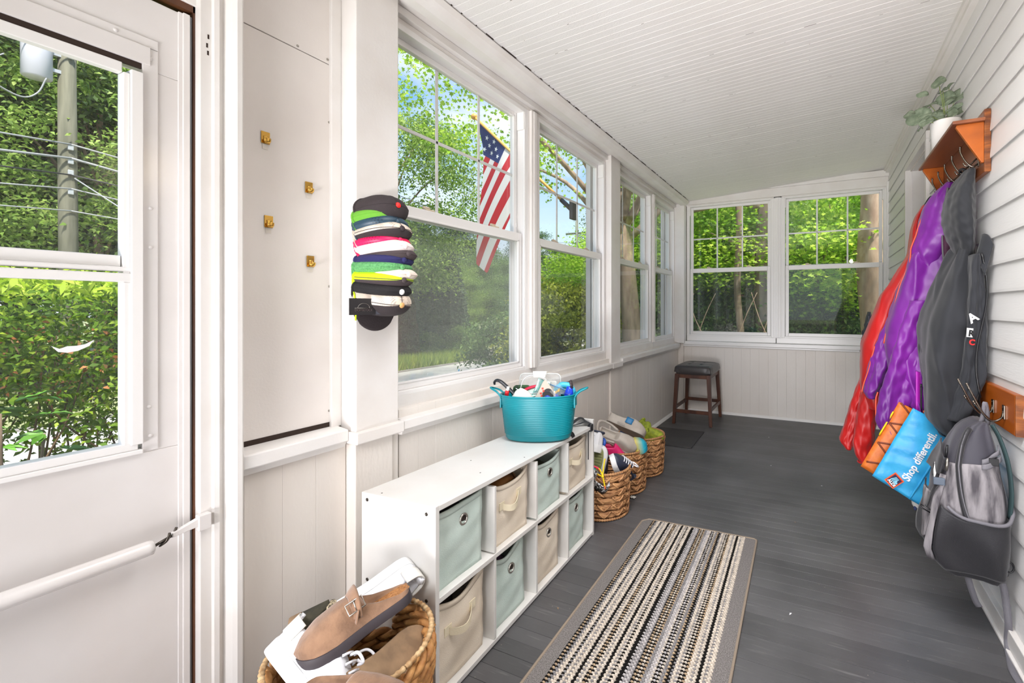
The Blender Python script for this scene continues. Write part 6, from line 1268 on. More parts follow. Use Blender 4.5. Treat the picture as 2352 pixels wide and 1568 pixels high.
def leaves_mesh(name, P, size, shape, m_, up=.6, rg=None, droop=.15, var=None):
    rg = rg or RNG; N = len(P); S = np.array(shape); K = len(S)
    nrm = rg.normal(size=(N, 3)); nrm[:, 2] = np.abs(nrm[:, 2]) * .6 + up; nrm /= np.linalg.norm(nrm, axis=1)[:, None]
    d = rg.normal(size=(N, 3)); d[:, 2] -= droop * 2; d -= nrm * (d * nrm).sum(1)[:, None]; d /= np.linalg.norm(d, axis=1)[:, None]; b = np.cross(nrm, d)
    sz = size * rg.uniform(.7, 1.3, N)
    fold = np.abs(S[:, 1]) * .5 - .25 * S[:, 0] ** 2
    V = P[:, None, :] + sz[:, None, None] * (d[:, None, :] * S[None, :, 0, None] + b[:, None, :] * S[None, :, 1, None] + nrm[:, None, :] * fold[None, :, None])
    me = bpy.data.meshes.new(name); me.vertices.add(N * K); me.vertices.foreach_set('co', V.astype(np.float32).ravel())
    me.loops.add(N * K); me.loops.foreach_set('vertex_index', np.arange(N * K, dtype=np.int32))
    me.polygons.add(N); me.polygons.foreach_set('loop_start', np.arange(0, N * K, K, dtype=np.int32)); me.polygons.foreach_set('loop_total', np.full(N, K, dtype=np.int32))
    me.update(calc_edges=True)
    at = me.attributes.new('rnd', 'FLOAT', 'FACE'); v = np.clip(rg.beta(2.2, 2.2, N) + (0 if var is None else var), 0, 1); at.data.foreach_set('value', v.astype(np.float32))
    me.materials.append(m_); return me
def crown(n, rx, ry, rz, zc, clumps, cr, flat=.45, rg=None, shell=.45):
    rg = rg or RNG; c = rg.normal(size=(clumps, 3)); c /= np.linalg.norm(c, axis=1)[:, None]; c *= (rg.uniform(shell, 1, clumps) ** .6)[:, None]
    c = c * np.array([rx, ry, rz]) + np.array([0, 0, zc]); k = rg.integers(0, clumps, n); o = rg.normal(size=(n, 3)) * np.array([cr, cr, cr * flat]) * .55
    o[:, 2] -= .18 * (o[:, 0] ** 2 + o[:, 1] ** 2) / max(cr, .01); return c[k] + o, c, rg.normal(0, .16, clumps)[k]
def trunk_mb(h, r0, r1, seed, bend=.15, clumps=None, nb=10):
    rr = random.Random(seed); m = MB(); px, py = rr.uniform(-1, 1) * bend, rr.uniform(-1, 1) * bend
    path = [(px * math.sin(2.2 * t) + .04 * math.sin(9 * t), py * math.sin(1.7 * t), h * t) for t in np.linspace(0, 1, 14)]
    m.tube(path, [lerp(r0, r1, t) * (1 + .25 * max(0, .12 - t) / .12) for t in np.linspace(0, 1, 14)], 10)
    if clumps is not None:
        for c in clumps[:nb]:
            t = min(.95, max(.25, c[2] / h * .7)); i = int(t * 13); a = Vector(path[i]); e = Vector(c); mid = (a + e) / 2 + Vector((0, 0, .12 * (e - a).length))
            rb = lerp(r0, r1, t) * .45; pts = catmull([a, mid, e], 6); m.tube(pts, [lerp(rb, rb * .18, k / (len(pts) - 1)) for k in range(len(pts))], 6)
    return m
PROTO = {}
def proto(key, n, rx, ry, rz, zc, clumps, cr, size, shape, m_, h, r0, bark, seed, flat=.45, up=.6, shell=.45, nb=10):
    rg = np.random.default_rng(seed); P, c, va = crown(n, rx, ry, rz, zc, clumps, cr, flat, rg, shell)
    PROTO[key] = (leaves_mesh('foliage', P, size, shape, m_, up, rg, var=va), trunk_mb(h, r0, r0 * .3, seed, clumps=c, nb=nb).mesh('trunk', bark))
def tree(key, name, label, x, y, s=1., rz=0., group='trees outside the porch', cat='tree', sz=None, z=GZ):
    t = thing(name, label, cat, (x, y, z), rz, group); t.scale = (s, s, sz or s); f, tk = PROTO[key]
    a = inst(f, 'foliage', t); a['kind'] = 'stuff'
    if tk: inst(tk, 'trunk', t)
    return t
proto('maple', 27000, 3.6, 3.6, 2.4, 5.4, 80, .95, .125, MAPLE, F_MAPLE, 6.5, .22, BARK, 1, nb=16)
proto('light', 38000, 2.6, 2.6, 3.2, 5.2, 90, .7, .098, DIAM, F_BIRCH, 7.5, .13, BARK, 2, nb=12)
proto('mid', 48000, 3.4, 3.4, 4.2, 5.4, 90, 1.05, .135, DIAM, F_MID, 8.5, .22, BARK_D, 3, shell=.3)
proto('dark', 54000, 3.2, 3.2, 5.2, 6.2, 110, 1.0, .145, DIAM, F_DARK, 10, .24, BARK_D, 4, shell=.3)
proto('bush', 13000, 1.0, 1.0, .85, .9, 60, .34, .075, DIAM, F_MID, 1.2, .035, BARK_D, 5, shell=.35, nb=8)
proto('yellow', 16000, 1.25, 1.25, 1.05, 1.15, 70, .40, .085, DIAM, F_YEL, 1.4, .04, BARK_D, 6, shell=.5, nb=6)
rg7 = np.random.default_rng(7); q = rg7.uniform(0, 2 * np.pi, 15000); hh = rg7.uniform(0, 1, 15000) ** 1.1; rad = .62 * (1 - hh) ** .55 * rg7.uniform(.75, 1.05, 15000)
PROTO['cedar'] = (leaves_mesh('foliage', np.stack([rad * np.cos(q), rad * np.sin(q), .1 + 3.1 * hh], 1), .15, NEED, F_CEDAR, .3, rg7), trunk_mb(2.6, .05, .02, 7).mesh('trunk', BARK_D))

# beyond the road, seen through the door and the near windows
far = [('dark', -17.5, 1.0, 1.25), ('dark', -19.5, 4.4, 1.3), ('mid', -16.2, 6.0, .95), ('dark', -23, 7.4, 1.35), ('mid', -21, 2.2, 1.25), ('light', -15.2, 4.6, 1.0), ('dark', -26, -1.5, 1.4),
       ('mid', -16.0, 9.6, .66), ('dark', -18.5, 12.0, .60), ('mid', -15.2, 13.0, .50), ('dark', -17.0, 15.2, .52), ('mid', -15.0, 16.6, .46), ('dark', -18.0, 18.6, .56), ('light', -14.2, 14.8, .46), ('mid', -15.4, 20.4, .50), ('dark', -14.0, 23.5, .48),
       ('mid', -20.5, 22.5, .62), ('dark', -12.2, 27.0, .50), ('mid', -16.5, 28.0, .58), ('mid', -10.2, 31.0, .55), ('dark', -22, 32, .72), ('mid', -14, 36, .66), ('dark', -8.0, 36, .66), ('dark', -25, 16, .75), ('mid', -23, 26, .75)]
fl_ = {'dark': 'tall dark green tree in the wood across the road', 'mid': 'mid green leafy tree in the wood across the road', 'light': 'pale green airy tree at the front of the wood across the road'}
for i, (k, x, y, s) in enumerate(far): tree(k, 'forest_tree', fl_[k], x, y, s, i * 1.7, 'trees across the road: ' + k)
for i, (x, y, s) in enumerate(((-12.0, 10.2, 1.05), (-12.2, 10.9, .80), (-12.4, 11.7, 1.1), (-12.1, 12.3, 1.15), (-12.3, 9.3, 1.0), (-12.8, 13.0, 1.25))):
    tree('cedar', 'columnar_cedar', 'grey-green columnar cedar in the row along the far roadside, ' + ('second from the left', 'third from the left', 'third from the right', 'second from the right', 'leftmost', 'rightmost')[i], x, y, s, i, 'cedars along the far roadside', 'shrub')
tree('bush', 'roundish_shrub', 'round light green shrub at the end of the grass verge beyond the road', -11.15, 12.1, .72, .4, 'shrubs along the verge', 'shrub', .7)
tree('bush', 'roundish_shrub', 'low rounded shrub between the cedars beyond the road', -11.7, 10.8, .62, 1.4, 'shrubs along the verge', 'shrub')
tree('yellow', 'weeping_shrub', 'large yellow-green mounded shrub outside the second window', -5.0, 8.55, 1.0, .3, None, 'shrub', 1.08)
tree('bush', 'shrub', 'loose green shrub to the left of the yellow-green mound', -6.6, 9.0, 1.1, 2.2, None, 'shrub')
# verge of tall grass beyond the road
rg8 = np.random.default_rng(8); n = 16000; P = np.stack([rg8.uniform(-11.6, -10.6, n), rg8.uniform(4.5, 12.4, n), np.full(n, GZ)], 1)
def blades(name, P, h, w, m_, rg):
    N = len(P); a = rg.uniform(0, 2 * np.pi, N); hh = h * rg.uniform(.5, 1.2, N); ln = rg.normal(0, .25, (N, 2)) * hh[:, None]; d = np.stack([np.cos(a), np.sin(a), np.zeros(N)], 1) * w
    tip = P + np.concatenate([ln, hh[:, None]], 1); V = np.stack([P - d, P + d, tip], 1)
    me = bpy.data.meshes.new(name); me.vertices.add(N * 3); me.vertices.foreach_set('co', V.astype(np.float32).ravel()); me.loops.add(N * 3); me.loops.foreach_set('vertex_index', np.arange(N * 3, dtype=np.int32))
    me.polygons.add(N); me.polygons.foreach_set('loop_start', np.arange(0, N * 3, 3, dtype=np.int32)); me.polygons.foreach_set('loop_total', np.full(N, 3, dtype=np.int32)); me.update(calc_edges=True)
    at = me.attributes.new('rnd', 'FLOAT', 'FACE'); at.data.foreach_set('value', rg.uniform(0, 1, N).astype(np.float32)); me.materials.append(m_); return me
vg = bpy.data.objects.new('verge_grass', blades('verge_grass', P, .42, .014, F_GRASS, rg8)); COL.objects.link(vg); tag(vg, 'tall bright grass and weeds along the far edge of the road', 'grass', kind='stuff')
n = 9000; P = np.stack([rg8.uniform(-6.3, -4.0, n), rg8.uniform(3.7, 12, n), np.full(n, GZ)], 1)
lg = bpy.data.objects.new('lawn_grass', blades('lawn_grass', P, .10, .008, F_GRASS, rg8)); COL.objects.link(lg); tag(lg, 'short lawn grass between the porch and the road', 'grass', kind='stuff')
# the maple whose boughs fill the upper panes
tr_ = thing('maple_tree', 'big maple by the porch whose leafy boughs fill the upper panes of the side windows', 'tree', (-3.45, 8.5, GZ)); rg = np.random.default_rng(21)
P, c, va = crown(17000, 4.6, 4.4, 2.0, 6.3, 58, .72, .36, rg, .45)
k_ = (P[:, 0] > -8.8) | (P[:, 2] > 4.2); P, va = P[k_], va[k_]
mm_ = leaves_mesh('foliage', P, .088, MAPLE, F_MAPLE, .6, rg, var=va); a = inst(mm_, 'foliage', tr_); a['kind'] = 'stuff'
m = MB(); pts = catmull([(.10, -.2, 0), (.02, -.05, 1.2), (-.12, .05, 2.4), (-.30, .2, 3.8), (-.42, .3, 5.4), (-.4, .2, 7.2)], 6); m.tube(pts, [lerp(.23, .09, i / len(pts)) for i in range(len(pts))], 14); m.build('trunk', BARK, tr_, local=True)
for cc in c[:22]:
    a_ = Vector((-.25, .15, 2.8 + 2.2 * random.random())); e_ = Vector(cc); pts = catmull([a_, (a_ + e_) / 2 + Vector((0, 0, .4)), e_], 6); m = MB(); m.tube(pts, [lerp(.075, .012, i / len(pts)) for i in range(len(pts))], 6); m.build('branch', BARK, tr_, local=True)
tree('light', 'birch_tree', 'pale green airy tree close outside the first window', -11.6, 9.2, 1.0, .5, None)

# beyond the far wall
def big_trunk(name, label, x, y, r, h, bark, knots=(), lean=(0, 0), seed=0, parts=()):
    t = thing(name, label, 'tree', (x, y, GZ)); rr = np.random.default_rng(seed); rings = []
    for i in range(40):
        u = i / 39; z = h * u; R0 = r * (1 + .5 * max(0, .08 - u) / .08) * lerp(1, .72, u); rg_ = []
        for j in range(20):
            q = 2 * math.pi * j / 20; k = 1 + .06 * math.sin(3 * q + 2 * z) + .04 * math.sin(5 * q - 3 * z + seed)
            for kz, kq, kr in knots: k += kr * math.exp(-((z - kz) / .16) ** 2) * max(0, math.cos(q - kq)) ** 3
            rg_.append((lean[0] * u + R0 * k * math.cos(q) + .03 * math.sin(2.5 * u * 6), lean[1] * u + R0 * k * math.sin(q), z))
        rings.append(rg_)
    m = MB(); m.loft(rings, True, False); m.build('trunk', bark, t, local=True)
    for pts, ra, rb in parts:
        m = MB(); pp = catmull(pts, 6); m.tube(pp, [lerp(ra, rb, i / len(pp)) for i in range(len(pp))], 8); m.build('branch', bark, t, local=True)
    return t
t2 = big_trunk('old_tree_trunk', 'thick mottled trunk with a knot hole behind the far left window', -1.06, 10.4, .185, 7.5, BARK, ((2.95, R(205), .45), (3.3, R(190), .2)), (-.12, 0), 3,
   [([(-.05, -.05, 4.0), (-.7, -.3, 4.15), (-1.5, -.4, 4.0), (-2.6, -.5, 4.05)], .085, .04), ([(-.05, -.05, 4.3), (-.5, -.3, 4.1), (-.9, -.4, 4.35), (-1.5, -.5, 4.75)], .06, .025), ([(-.1, 0, 3.4), (-.6, -.2, 3.25), (-1.2, -.3, 3.5)], .03, .012)])
kn = MB(); kn.tube([(-.235 + .0 * math.cos(q), -.14 + .035 * math.cos(q), 2.95 + .07 * math.sin(q)) for q in [2 * math.pi * k / 16 for k in range(16)]], .032, 8, closed=True); kn.build('knot_lip', BARK_T, t2, local=True)
kn = MB(); kn.ball((-.20, -.125, 2.95), .055, 8, 10, sc=(.8, .7, 1.2)); kn.build('knot_hole', DARK_GAP, t2, local=True)
big_trunk('slim_tree_trunk', 'slim straight grey trunk left of the thick mottled one', -1.50, 9.9, .078, 7., BARK, (), (-.16, 0), 5)
big_trunk('tan_tree_trunk', 'thick pale tan trunk at the right edge of the far right window', .93, 9.1, .235, 7.5, BARK_T, (), (-.18, 0), 7)
for i, (x, y, s, l_) in enumerate(((-2.6, 13.2, .95, 'maple behind the slim grey trunk'), (.1, 12.4, .95, 'maple straight behind the mullion of the far windows'), (2.3, 14.5, 1.0, 'maple behind the pale tan trunk'), (-5.8, 15.2, 1.0, 'maple at the far left of the back garden'), (-.9, 17.5, 1.15, 'tall maple deep in the back garden'), (4.5, 18, 1.2, 'maple at the far right of the back garden'))):
    tree('maple', 'garden_maple', 'bright green ' + l_, x, y, s, 1.3 * i, 'maples in the back garden', sz=s * .62)
for i, (x, y, s) in enumerate(((-4.2, 13.6, .72), (-1.6, 14.6, .75), (1.0, 15.2, .75), (3.0, 16.5, .8))):
    tree('light', 'garden_birch', 'pale green airy tree among the maples beyond the far wall', x, y, s, i * 2.1, 'airy trees in the back garden')
# low boughs of those maples close to the panes
for i, (x, y, z, n_, rx, l_) in enumerate(((-2.2, 11.2, 4.5, 2600, 1.5, 'left'), (.15, 10.9, 4.4, 3000, 1.5, 'right'), (-.2, 11.4, 3.2, 2200, 1.6, 'lower'))):
    t = thing('hanging_bough', {'left': 'leafy maple bough hanging before the thick mottled trunk', 'right': 'leafy maple bough filling the upper far right window', 'lower': 'leafy maple bough hanging lowest beyond the far windows'}[l_], 'branch', (x, y, z + GZ), 0, 'maple boughs beyond the far wall')
    rg = np.random.default_rng(40 + i); P, c, va = crown(n_, rx, .8, .75, 0, 26, .42, .4, rg, .2); a = inst(leaves_mesh('foliage', P, .10, MAPLE, F_MAPLE, .6, rg, var=va + .08), 'foliage', t); a['kind'] = 'stuff'
    for cc in c[:9]:
        m = MB(); m.tube(catmull([(0, 1.2, .5), (cc[0] * .4, .5, .2 + cc[2] * .4), tuple(cc)], 6), .012, 5); m.build('twig', BARK, t, local=True)
for i, (x, y, s) in enumerate(((-3.2, 10.8, 1.15), (-1.9, 11.3, 1.2), (-.5, 11.0, 1.15), (.9, 11.4, .85), (1.9, 11.6, .9), (-4.6, 11.4, 1.2), (-.4, 13.0, 1.3), (-2.6, 13.2, 1.4), (3.0, 12.5, 1.4))):
    tree('bush', 'undergrowth_shrub', 'dark leafy undergrowth shrub beyond the far wall, ' + ('front left, by the bare stems', 'in front, below the slim grey trunk', 'in front, below the thick mottled trunk', 'in front, left of the pale tan trunk', 'in front, behind the pale tan trunk', 'farthest left', 'in the rear, behind the mullion', 'in the rear, at the left', 'farthest right')[i], x, y, s, i * 1.1, 'undergrowth beyond the far wall', 'shrub', s * 1.15)
for i in range(7):
    x = -3.4 + .42 * i; t = thing('bare_stem', 'thin bare stem in the undergrowth beyond the far left window, ' + ('leftmost', 'second from the left', 'third from the left', 'middle one', 'third from the right', 'second from the right', 'rightmost')[i], 'stem', (x, 9.0 + .13 * (i % 3), GZ), 0, 'bare stems beyond the far wall'); m = MB()
    m.tube(catmull([(0, 0, 0), (.14 + .05 * (i % 2), 0, .8), (.40 * (1 if i % 3 else -.4), .05, 1.6), (.62 * (1 if i % 3 else -.5), .1, 2.1)], 6), [.014 - .0004 * k for k in range(19)], 6); m.build('stem', BARK_T, t, local=True)
for i, (k, x, y, s) in enumerate((('mid', -9, 22, .85), ('mid', -3.6, 25, .8), ('dark', 5.5, 22, .9), ('mid', 7, 23, 1.0), ('dark', -6, 28, .9), ('mid', 10, 30, 1.3), ('mid', 1, 36, 1.1))):
    tree(k, 'backdrop_tree', 'leafy tree in the backdrop beyond the back garden', x, y, s, i * .9, 'backdrop trees beyond the back garden')
def house(name, label, x, y, w, d, h, rz, wins):
    t = thing(name, label, 'house', (x, y, GZ), rz); WS = bpy.data.materials.get('white_house_siding') or mat('white_house_siding', C3(240, 240, 240), .6)
    m = MB()
    n_ = int(h / .2)
    for k in range(n_):
        z = k * .2; m.box(-w / 2, w / 2, -d / 2, d / 2, z, z + .2); m.prism([(-d / 2 - .02, z), (-d / 2, z + .19), (-d / 2, z)], lambda a, b: (-w / 2, a, b), lambda a, b: (w / 2, a, b))
    m.build('walls', WS, t, local=True); m = MB(); m.prism([(-d / 2 - .3, h), (d / 2 + .3, h), (0, h + d * .4)], lambda a, b: (-w / 2 - .3, a, b), lambda a, b: (w / 2 + .3, a, b)); m.build('roof', mat('grey_shingles', C3(110, 108, 106), .9) if 'grey_shingles' not in bpy.data.materials else bpy.data.materials['grey_shingles'], t, local=True)
    for (wx, wz) in wins:
        m = MB(); m.box(wx - .55, wx + .55, -d / 2 - .06, -d / 2 + .05, wz - .75, wz + .75); f = m.build('window', WS, t, local=True, bevel=.01)
        m = MB()
        for a in (-1, 1):
            for b in (-1, 1): m.box(wx + a * .25 - .2, wx + a * .25 + .2, -d / 2 - .075, -d / 2 - .06, wz + b * .33 - .28, wz + b * .33 + .28)
        m.build('pane', mat('house_window_glass', C3(60, 70, 76), .1) if 'house_window_glass' not in bpy.data.materials else bpy.data.materials['house_window_glass'], f, local=True)
    return t
house('white_house', 'white clapboard house far behind the trees of the back garden', 2.5, 27, 9, 6, 4.6, R(4), ((-2.5, 2.2), (.2, 2.2), (2.8, 2.2)))
house('white_house', 'white clapboard house seen past the leaning maple trunk', -9.7, 23.5, 5.0, 4.4, 3.3, R(24), ((-1.2, 1.9), (1.3, 1.9)))

# hedge and shrub outside the door
hd_ = thing('privet_hedge', 'bright green privet hedge with thin bare stems, right outside the storm door', 'hedge', (-4.1, 1.1, GZ)); rg = np.random.default_rng(61)
n = 62000; zz = rg.uniform(0, 1, n); zz = np.where(rg.uniform(0, 1, n) < .88, .46 + .54 * zz ** .8, .16 + .5 * zz)
P = np.stack([rg.uniform(-.55, .55, n), rg.uniform(-1.9, 1.9, n), zz * 1.92 + .04 * rg.normal(size=n)], 1)
P[:, 2] += .10 * np.sin(P[:, 1] * 5) * zz + .06 * np.sin(P[:, 0] * 9 + P[:, 1] * 11); k_ = (np.sin(P[:, 1] * 7 + P[:, 2] * 6) + np.sin(P[:, 0] * 9 - P[:, 2] * 5) + 2.3 * zz > rg.uniform(-.1, 2.2, n)); P = P[k_]
a = inst(leaves_mesh('foliage', P, .037, DIAM, F_HEDGE, .5, rg), 'foliage', hd_); a['kind'] = 'stuff'
P2 = P[(P[:, 2] > 1.25) & (P[:, 2] < 1.75)]; P2 = P2[rg.uniform(0, 1, len(P2)) < .09]; a = inst(leaves_mesh('spent_blossom', P2, .032, DIAM, F_RUST, .5, rg), 'spent_blossom', hd_); a['kind'] = 'stuff'
HSTEM = mat('hedge_stem_bark', C3(128, 104, 78), .9, col2=C3(92, 72, 54), vscale=20)
for i in range(64):
    y = rg.uniform(-1.6, 1.6); x = rg.uniform(-.35, .35); m = MB(); dx, dy = rg.normal(0, .16), rg.normal(0, .30)
    m.tube(catmull([(x, y, 0), (x + dx * .4, y + dy * .3, .6), (x + dx, y + dy, 1.15), (x + dx * 1.2, y + dy * 1.3, 1.65)], 4), [.0085 - .0005 * k for k in range(13)], 5); m.build('stem', HSTEM, hd_, local=True)
# young long shoots on the crest
n = 3000; P = np.stack([rg.uniform(-.5, .5, n), rg.uniform(-1.8, 1.8, n), 1.86 + .2 * rg.beta(1.2, 3, n)], 1); a = inst(leaves_mesh('young_shoots', P, .085, NEED, lmat('shoot', (150, 190, 40), (186, 214, 62), (214, 226, 110), .5), .2, rg, -.8), 'young_shoots', hd_); a['kind'] = 'stuff'
ps = thing('palmate_shrub', 'low shrub with large five-fingered leaves, in the lower corner of the door glass', 'shrub', (-2.75, .60, GZ)); rg = np.random.default_rng(62)
for i in range(26):
    z = rg.uniform(.75, 1.5); x, y = rg.normal(0, .16), rg.normal(0, .16); m = MB()
    for k in range(5):
        q = R(-76 + 38 * k) + .2 * rg.normal(); L_ = .085 * (1 - .12 * abs(k - 2)); u_ = Vector((math.cos(q), math.sin(q), -.2)); v_ = Vector((-math.sin(q), math.cos(q), 0)); o_ = Vector((x, y, z))
        m.add([o_, o_ + u_ * L_ * .55 + v_ * L_ * .2 + Vector((0, 0, .01)), o_ + u_ * L_, o_ + u_ * L_ * .55 - v_ * L_ * .2 + Vector((0, 0, .01))], [(0, 1, 2, 3)])
    m.xf(Matrix.Translation((x, y, z)) @ Matrix.Rotation(rg.uniform(0, 6.3), 4, 'Z') @ Matrix.Rotation(rg.normal(0, .35), 4, 'X') @ Matrix.Translation((-x, -y, -z)))
    lf_ = m.build('leaf', mat('horse_chestnut_leaf', C3(96, 150, 44), .5) if 'horse_chestnut_leaf' not in bpy.data.materials else bpy.data.materials['horse_chestnut_leaf'], ps, local=True, recalc=False)
    if i % 2 == 0: m = MB(); m.tube(catmull([(x * .2, y * .2, 0), (x * .6, y * .6, z * .6), (x, y, z)], 4), .005, 5); m.build('stem', BARK, ps, local=True)
# utility poles and lines
POLE = mat('weathered_pole_wood', C3(128, 126, 110), .95, col2=C3(98, 98, 84), vscale=10, stretch=(1, 1, .12), bump=.8, bscale=30, detail=8)
ZINC = mat('pale_zinc', C3(190, 192, 196), .45, .4); WIRE = mat('grey_wire', C3(150, 152, 156), .5); WIRE_D = mat('black_wire', C3(40, 42, 46), .5)
up_ = thing('utility_pole', 'weathered wooden utility pole rising behind the hedge', 'pole', (-12.45, 3.36, GZ)); m = MB(); m.tube([(.04, .02, 0), (0, 0, 4), (-.03, -.02, 10.5)], [.128, .12, .10], 16); m.build('pole_shaft', POLE, up_, local=True)
for zz in (3.9, 4.25, 4.45, 4.7, 6.35): m = MB(); m.box(.10, .15, -.035, .035, zz - .05, zz + .04); m.build('pole_hardware', ZINC, up_, local=True, bevel=.008)
m = MB(); m.lathe([(.0001, 0), (.16, 0), (.178, .02), (.178, .62), (.16, .70), (.0001, .74)], 24, c=(.05, -.37, 5.80)); m.build('transformer_can', mat('pale_grey_enamel', C3(196, 196, 206), .35), up_, local=True)
m = MB(); m.box(-.02, .06, -.24, -.08, 6.0, 6.06); m.box(-.02, .06, -.24, -.08, 6.3, 6.36); m.build('transformer_bracket', ZINC, up_, local=True)
m = MB(); m.tube(catmull([(.2, -.9, 6.6), (.25, -1.2, 5.8), (.3, -.95, 5.5), (.25, -.6, 5.35), (.2, -.4, 5.5), (.2, -.3, 5.8)], 8), .012, 6); m.tube(catmull([(.2, -1.5, 5.7), (.2, -1.0, 5.75), (.2, -.75, 6.0)], 6), .01, 6); m.build('drop_loop', WIRE, up_, local=True)
up2 = thing('utility_pole', 'thin distant utility pole seen through the second window', 'pole', (-19.5, 35.0, GZ)); m = MB(); m.tube([(0, 0, 0), (0, 0, 9.5)], [.17, .12], 10); m.build('pole_shaft', POLE, up2, local=True); m = MB(); m.box(-1.1, 1.1, -.06, .06, 8.3, 8.45); m.build('cross_arm', POLE, up2, local=True)
for i, (za, zb, r_, lab, mw) in enumerate(((4.75, 4.6, .016, 'uppermost pale cable of the bundle strung along the road', WIRE), (4.5, 4.4, .022, 'thick pale cable strung along the road below the uppermost one', WIRE), (4.2, 4.15, .014, 'thin black cable in the middle of the roadside bundle', WIRE_D), (3.95, 3.9, .014, 'pale cable second lowest along the road', WIRE), (3.55, 3.6, .012, 'lowest thin cable strung along the road', WIRE), (6.4, 6.3, .012, 'high thin cable passing the transformer', WIRE_D))):
    w_ = thing('overhead_cable', lab, 'cable', (-12.45, 3.36, za + GZ), 0, 'cables along the road'); a = Vector((-12.3, 3.36, za + GZ)); b = Vector((-19.5, 35, zb + GZ + 1.2)); c = Vector((-11.5, -22, za + GZ + .3)); m = MB()
    for (p_, q_) in ((a, b), (a, c)): m.tube([p_.lerp(q_, t) - Vector((0, 0, (.9 if i % 2 else .6) * 4 * t * (1 - t))) for t in np.linspace(0, 1, 26)], r_, 5)
    m.build('cable', mw, w_)
w_ = thing('guy_wire', 'straight guy wire slanting down to the right from the near utility pole', 'cable', (-12.45, 3.36, 3.6)); m = MB(); m.tube([(-12.3, 3.4, 3.55), (-11.3, 5.6, 1.6), (-10.6, 7.0, .2)], .012, 5); m.build('wire', WIRE, w_)

# flag on its pole
fp_ = thing('flag_pole', 'golden wooden flag pole with a ball finial, angled out from the porch post', 'flag pole', (-1.80, 3.2, 1.98)); tip = Vector((-2.80, 3.165, 2.905)); base = Vector((-1.83, 3.20, 2.0))
GOLDW = mat('varnished_pine', C3(226, 172, 88), .4); m = MB(); m.tube([base, tip], .0125, 12); m.build('pole_shaft', GOLDW, fp_)
m = MB(); m.ball(tip + (tip - base).normalized() * .02, .026, 8, 12, sc=(1.2, 1, 1.1)); m.build('finial', GOLDW, fp_); m = MB(); m.tube([base + (tip - base) * -.02, base + (tip - base) * .10], .019, 10); m.box(-1.83, -1.80, 3.16, 3.24, 1.92, 2.06); m.build('bracket', DARKSTEEL, fp_)
FL = NT('flag_cloth'); b = FL.n('ShaderNodeBsdfPrincipled'); b.inputs['Roughness'].default_value = .7; uv = FL.n('ShaderNodeUVMap'); uv.uv_map = 'UVMap'; s_ = FL.n('ShaderNodeSeparateXYZ'); FL.l(uv.outputs[0], s_.inputs[0])
def mth(op, a, b_=None):
    n_ = FL.n('ShaderNodeMath', operation=op)
    for i, v in enumerate((a, b_)):
        if v is None: continue
        if isinstance(v, (int, float)): n_.inputs[i].default_value = v
        else: FL.l(v, n_.inputs[i])
    return n_.outputs[0]
st_ = mth('FLOORED_MODULO', mth('FLOOR', mth('MULTIPLY', s_.outputs['X'], 13)), 2); cn = mth('MULTIPLY', mth('LESS_THAN', s_.outputs['X'], 7 / 13), mth('LESS_THAN', s_.outputs['Y'], .6))
mA = FL.n('ShaderNodeMix', data_type='RGBA'); FL.l(st_, mA.inputs[0]); mA.inputs[6].default_value = C3(204, 48, 58); mA.inputs[7].default_value = C3(244, 238, 238)
mB = FL.n('ShaderNodeMix', data_type='RGBA'); FL.l(cn, mB.inputs[0]); FL.l(mA.outputs[2], mB.inputs[6]); mB.inputs[7].default_value = C3(52, 66, 124); FL.l(mB.outputs[2], b.inputs['Base Color'])
tl2 = FL.n('ShaderNodeBsdfTranslucent'); FL.l(mB.outputs[2], tl2.inputs[0]); ms_ = FL.n('ShaderNodeMixShader'); ms_.inputs[0].default_value = .4; FL.l(b.outputs[0], ms_.inputs[1]); FL.l(tl2.outputs[0], ms_.inputs[2]); FL.l(ms_.outputs[0], FL.out.inputs[0])
flg = thing('flag', 'stars and stripes flag hanging from the golden pole outside the windows', 'flag', (-2.6, 3.17, 2.3))
def fab(p, q): dp, dq = p - .246, q - .445; return (.485 + .87 * dp + .5 * dq) / .9, .6 - .5 * dp + .87 * dq
def fpt(p, q):
    k = min(1, max(0, (q - p * .925 - .004) / .2)); return (-2.80 + p + .012 * k * math.sin(5 * q), 3.165 + .036 * p + k * (.022 * math.sin(11 * p + 2.2 * q) + .016 * math.sin(4 * q + 5 * p)), 2.905 - q)
vs, fs, uvs = [], [], []; NP_, NQ = 26, 60
for i in range(NQ + 1):
    for j in range(NP_ + 1):
        v = i / NQ; u = j / NP_; pl_ = .03 + .018 * math.sin(4 * v); pr = min(.40, .44)
        qt = lambda p: p * .925 + .004
        p = lerp(pl_, pr, u); qb = 1.30 + .10 * min(1, p / .14) if p < .14 else 1.40 - (p - .14) * 1.9
        q = lerp(qt(p), qb, v); vs.append(fpt(p, q)); uvs.append(fab(p, q))
fs = [(i * (NP_ + 1) + j, i * (NP_ + 1) + j + 1, (i + 1) * (NP_ + 1) + j + 1, (i + 1) * (NP_ + 1) + j) for i in range(NQ) for j in range(NP_)]
me = bpy.data.meshes.new('flag_cloth'); me.from_pydata(vs, [], fs); ul = me.uv_layers.new(name='UVMap')
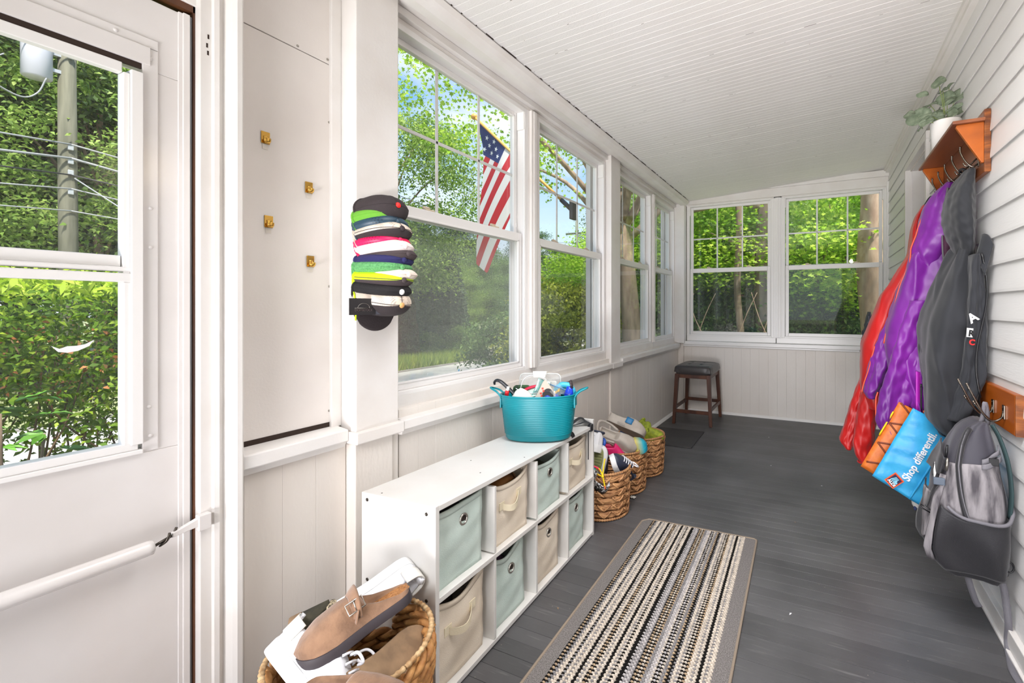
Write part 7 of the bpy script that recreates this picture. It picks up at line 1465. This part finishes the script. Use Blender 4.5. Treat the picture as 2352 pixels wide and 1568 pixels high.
ul.data.foreach_set('uv', [c for l in me.loops for c in uvs[l.vertex_index]]); me.materials.append(FL.m); me.polygons.foreach_set('use_smooth', [True] * len(fs))
o = bpy.data.objects.new('flag_cloth', me); COL.objects.link(o); o.location = -Vector((-2.6, 3.17, 2.3)); o.parent = flg
sp = MB(); n_st = 0
for r_ in range(9):
    for c_ in range(6 if r_ % 2 == 0 else 5):
        A = (.485 * (r_ + 1) / 10); B_ = .6 * (2 * c_ + 1 + (r_ % 2)) / 12; da, db = A - .485, B_ - .6; p = .246 + .87 * da - .5 * db; q = .445 + .5 * da + .87 * db
        if p < .05 or p > .39 or q < p * .925 + .04: continue
        pts = []
        for k in range(10):
            ang = math.pi * k / 5 + .52; rr_ = .024 if k % 2 == 0 else .0098; x_ = fpt(p + rr_ * math.sin(ang), q - rr_ * math.cos(ang)); pts.append((x_[0], x_[1] - .003, x_[2]))
        s = MB(); s.add(pts, [tuple(range(10))]); s.add([(a_, b_ + .006, c2) for a_, b_, c2 in pts], [tuple(range(10))]); st = s.build('star', WHITEPR, flg, recalc=False)

for k_, (pts, lab, m_, cat) in enumerate((
    ([(.400, 1.118), (.412, 1.111), (.424, 1.116), (.438, 1.116), (.452, 1.119), (.466, 1.128), (.458, 1.114), (.440, 1.104), (.424, 1.101), (.410, 1.104)], 'ragged white scrap of sticker on the lower pane of the storm door', WHITEPR, 'sticker'),)):
    t = thing('torn_sticker', lab, cat, (-1.572, .43, 1.11)); m = MB(); m.prism(pts, lambda a, b: (-1.5735, a, b), lambda a, b: (-1.5725, a, b)); m.build('sticker_film', m_, t)
t = thing('window_sticker', 'tiny pale blue star sticker low on the first side window', 'sticker', (-1.575, 1.66, .88)); m = MB()
m.prism([(1.655 + (.008 if k % 2 == 0 else .0035) * math.cos(math.pi * k / 6), .905 + (.008 if k % 2 == 0 else .0035) * math.sin(math.pi * k / 6)) for k in range(12)], lambda a, b: (-1.566, a, b), lambda a, b: (-1.5653, a, b)); m.build('sticker_film', mat('pale_blue_film', C3(120, 176, 214), .5), t)
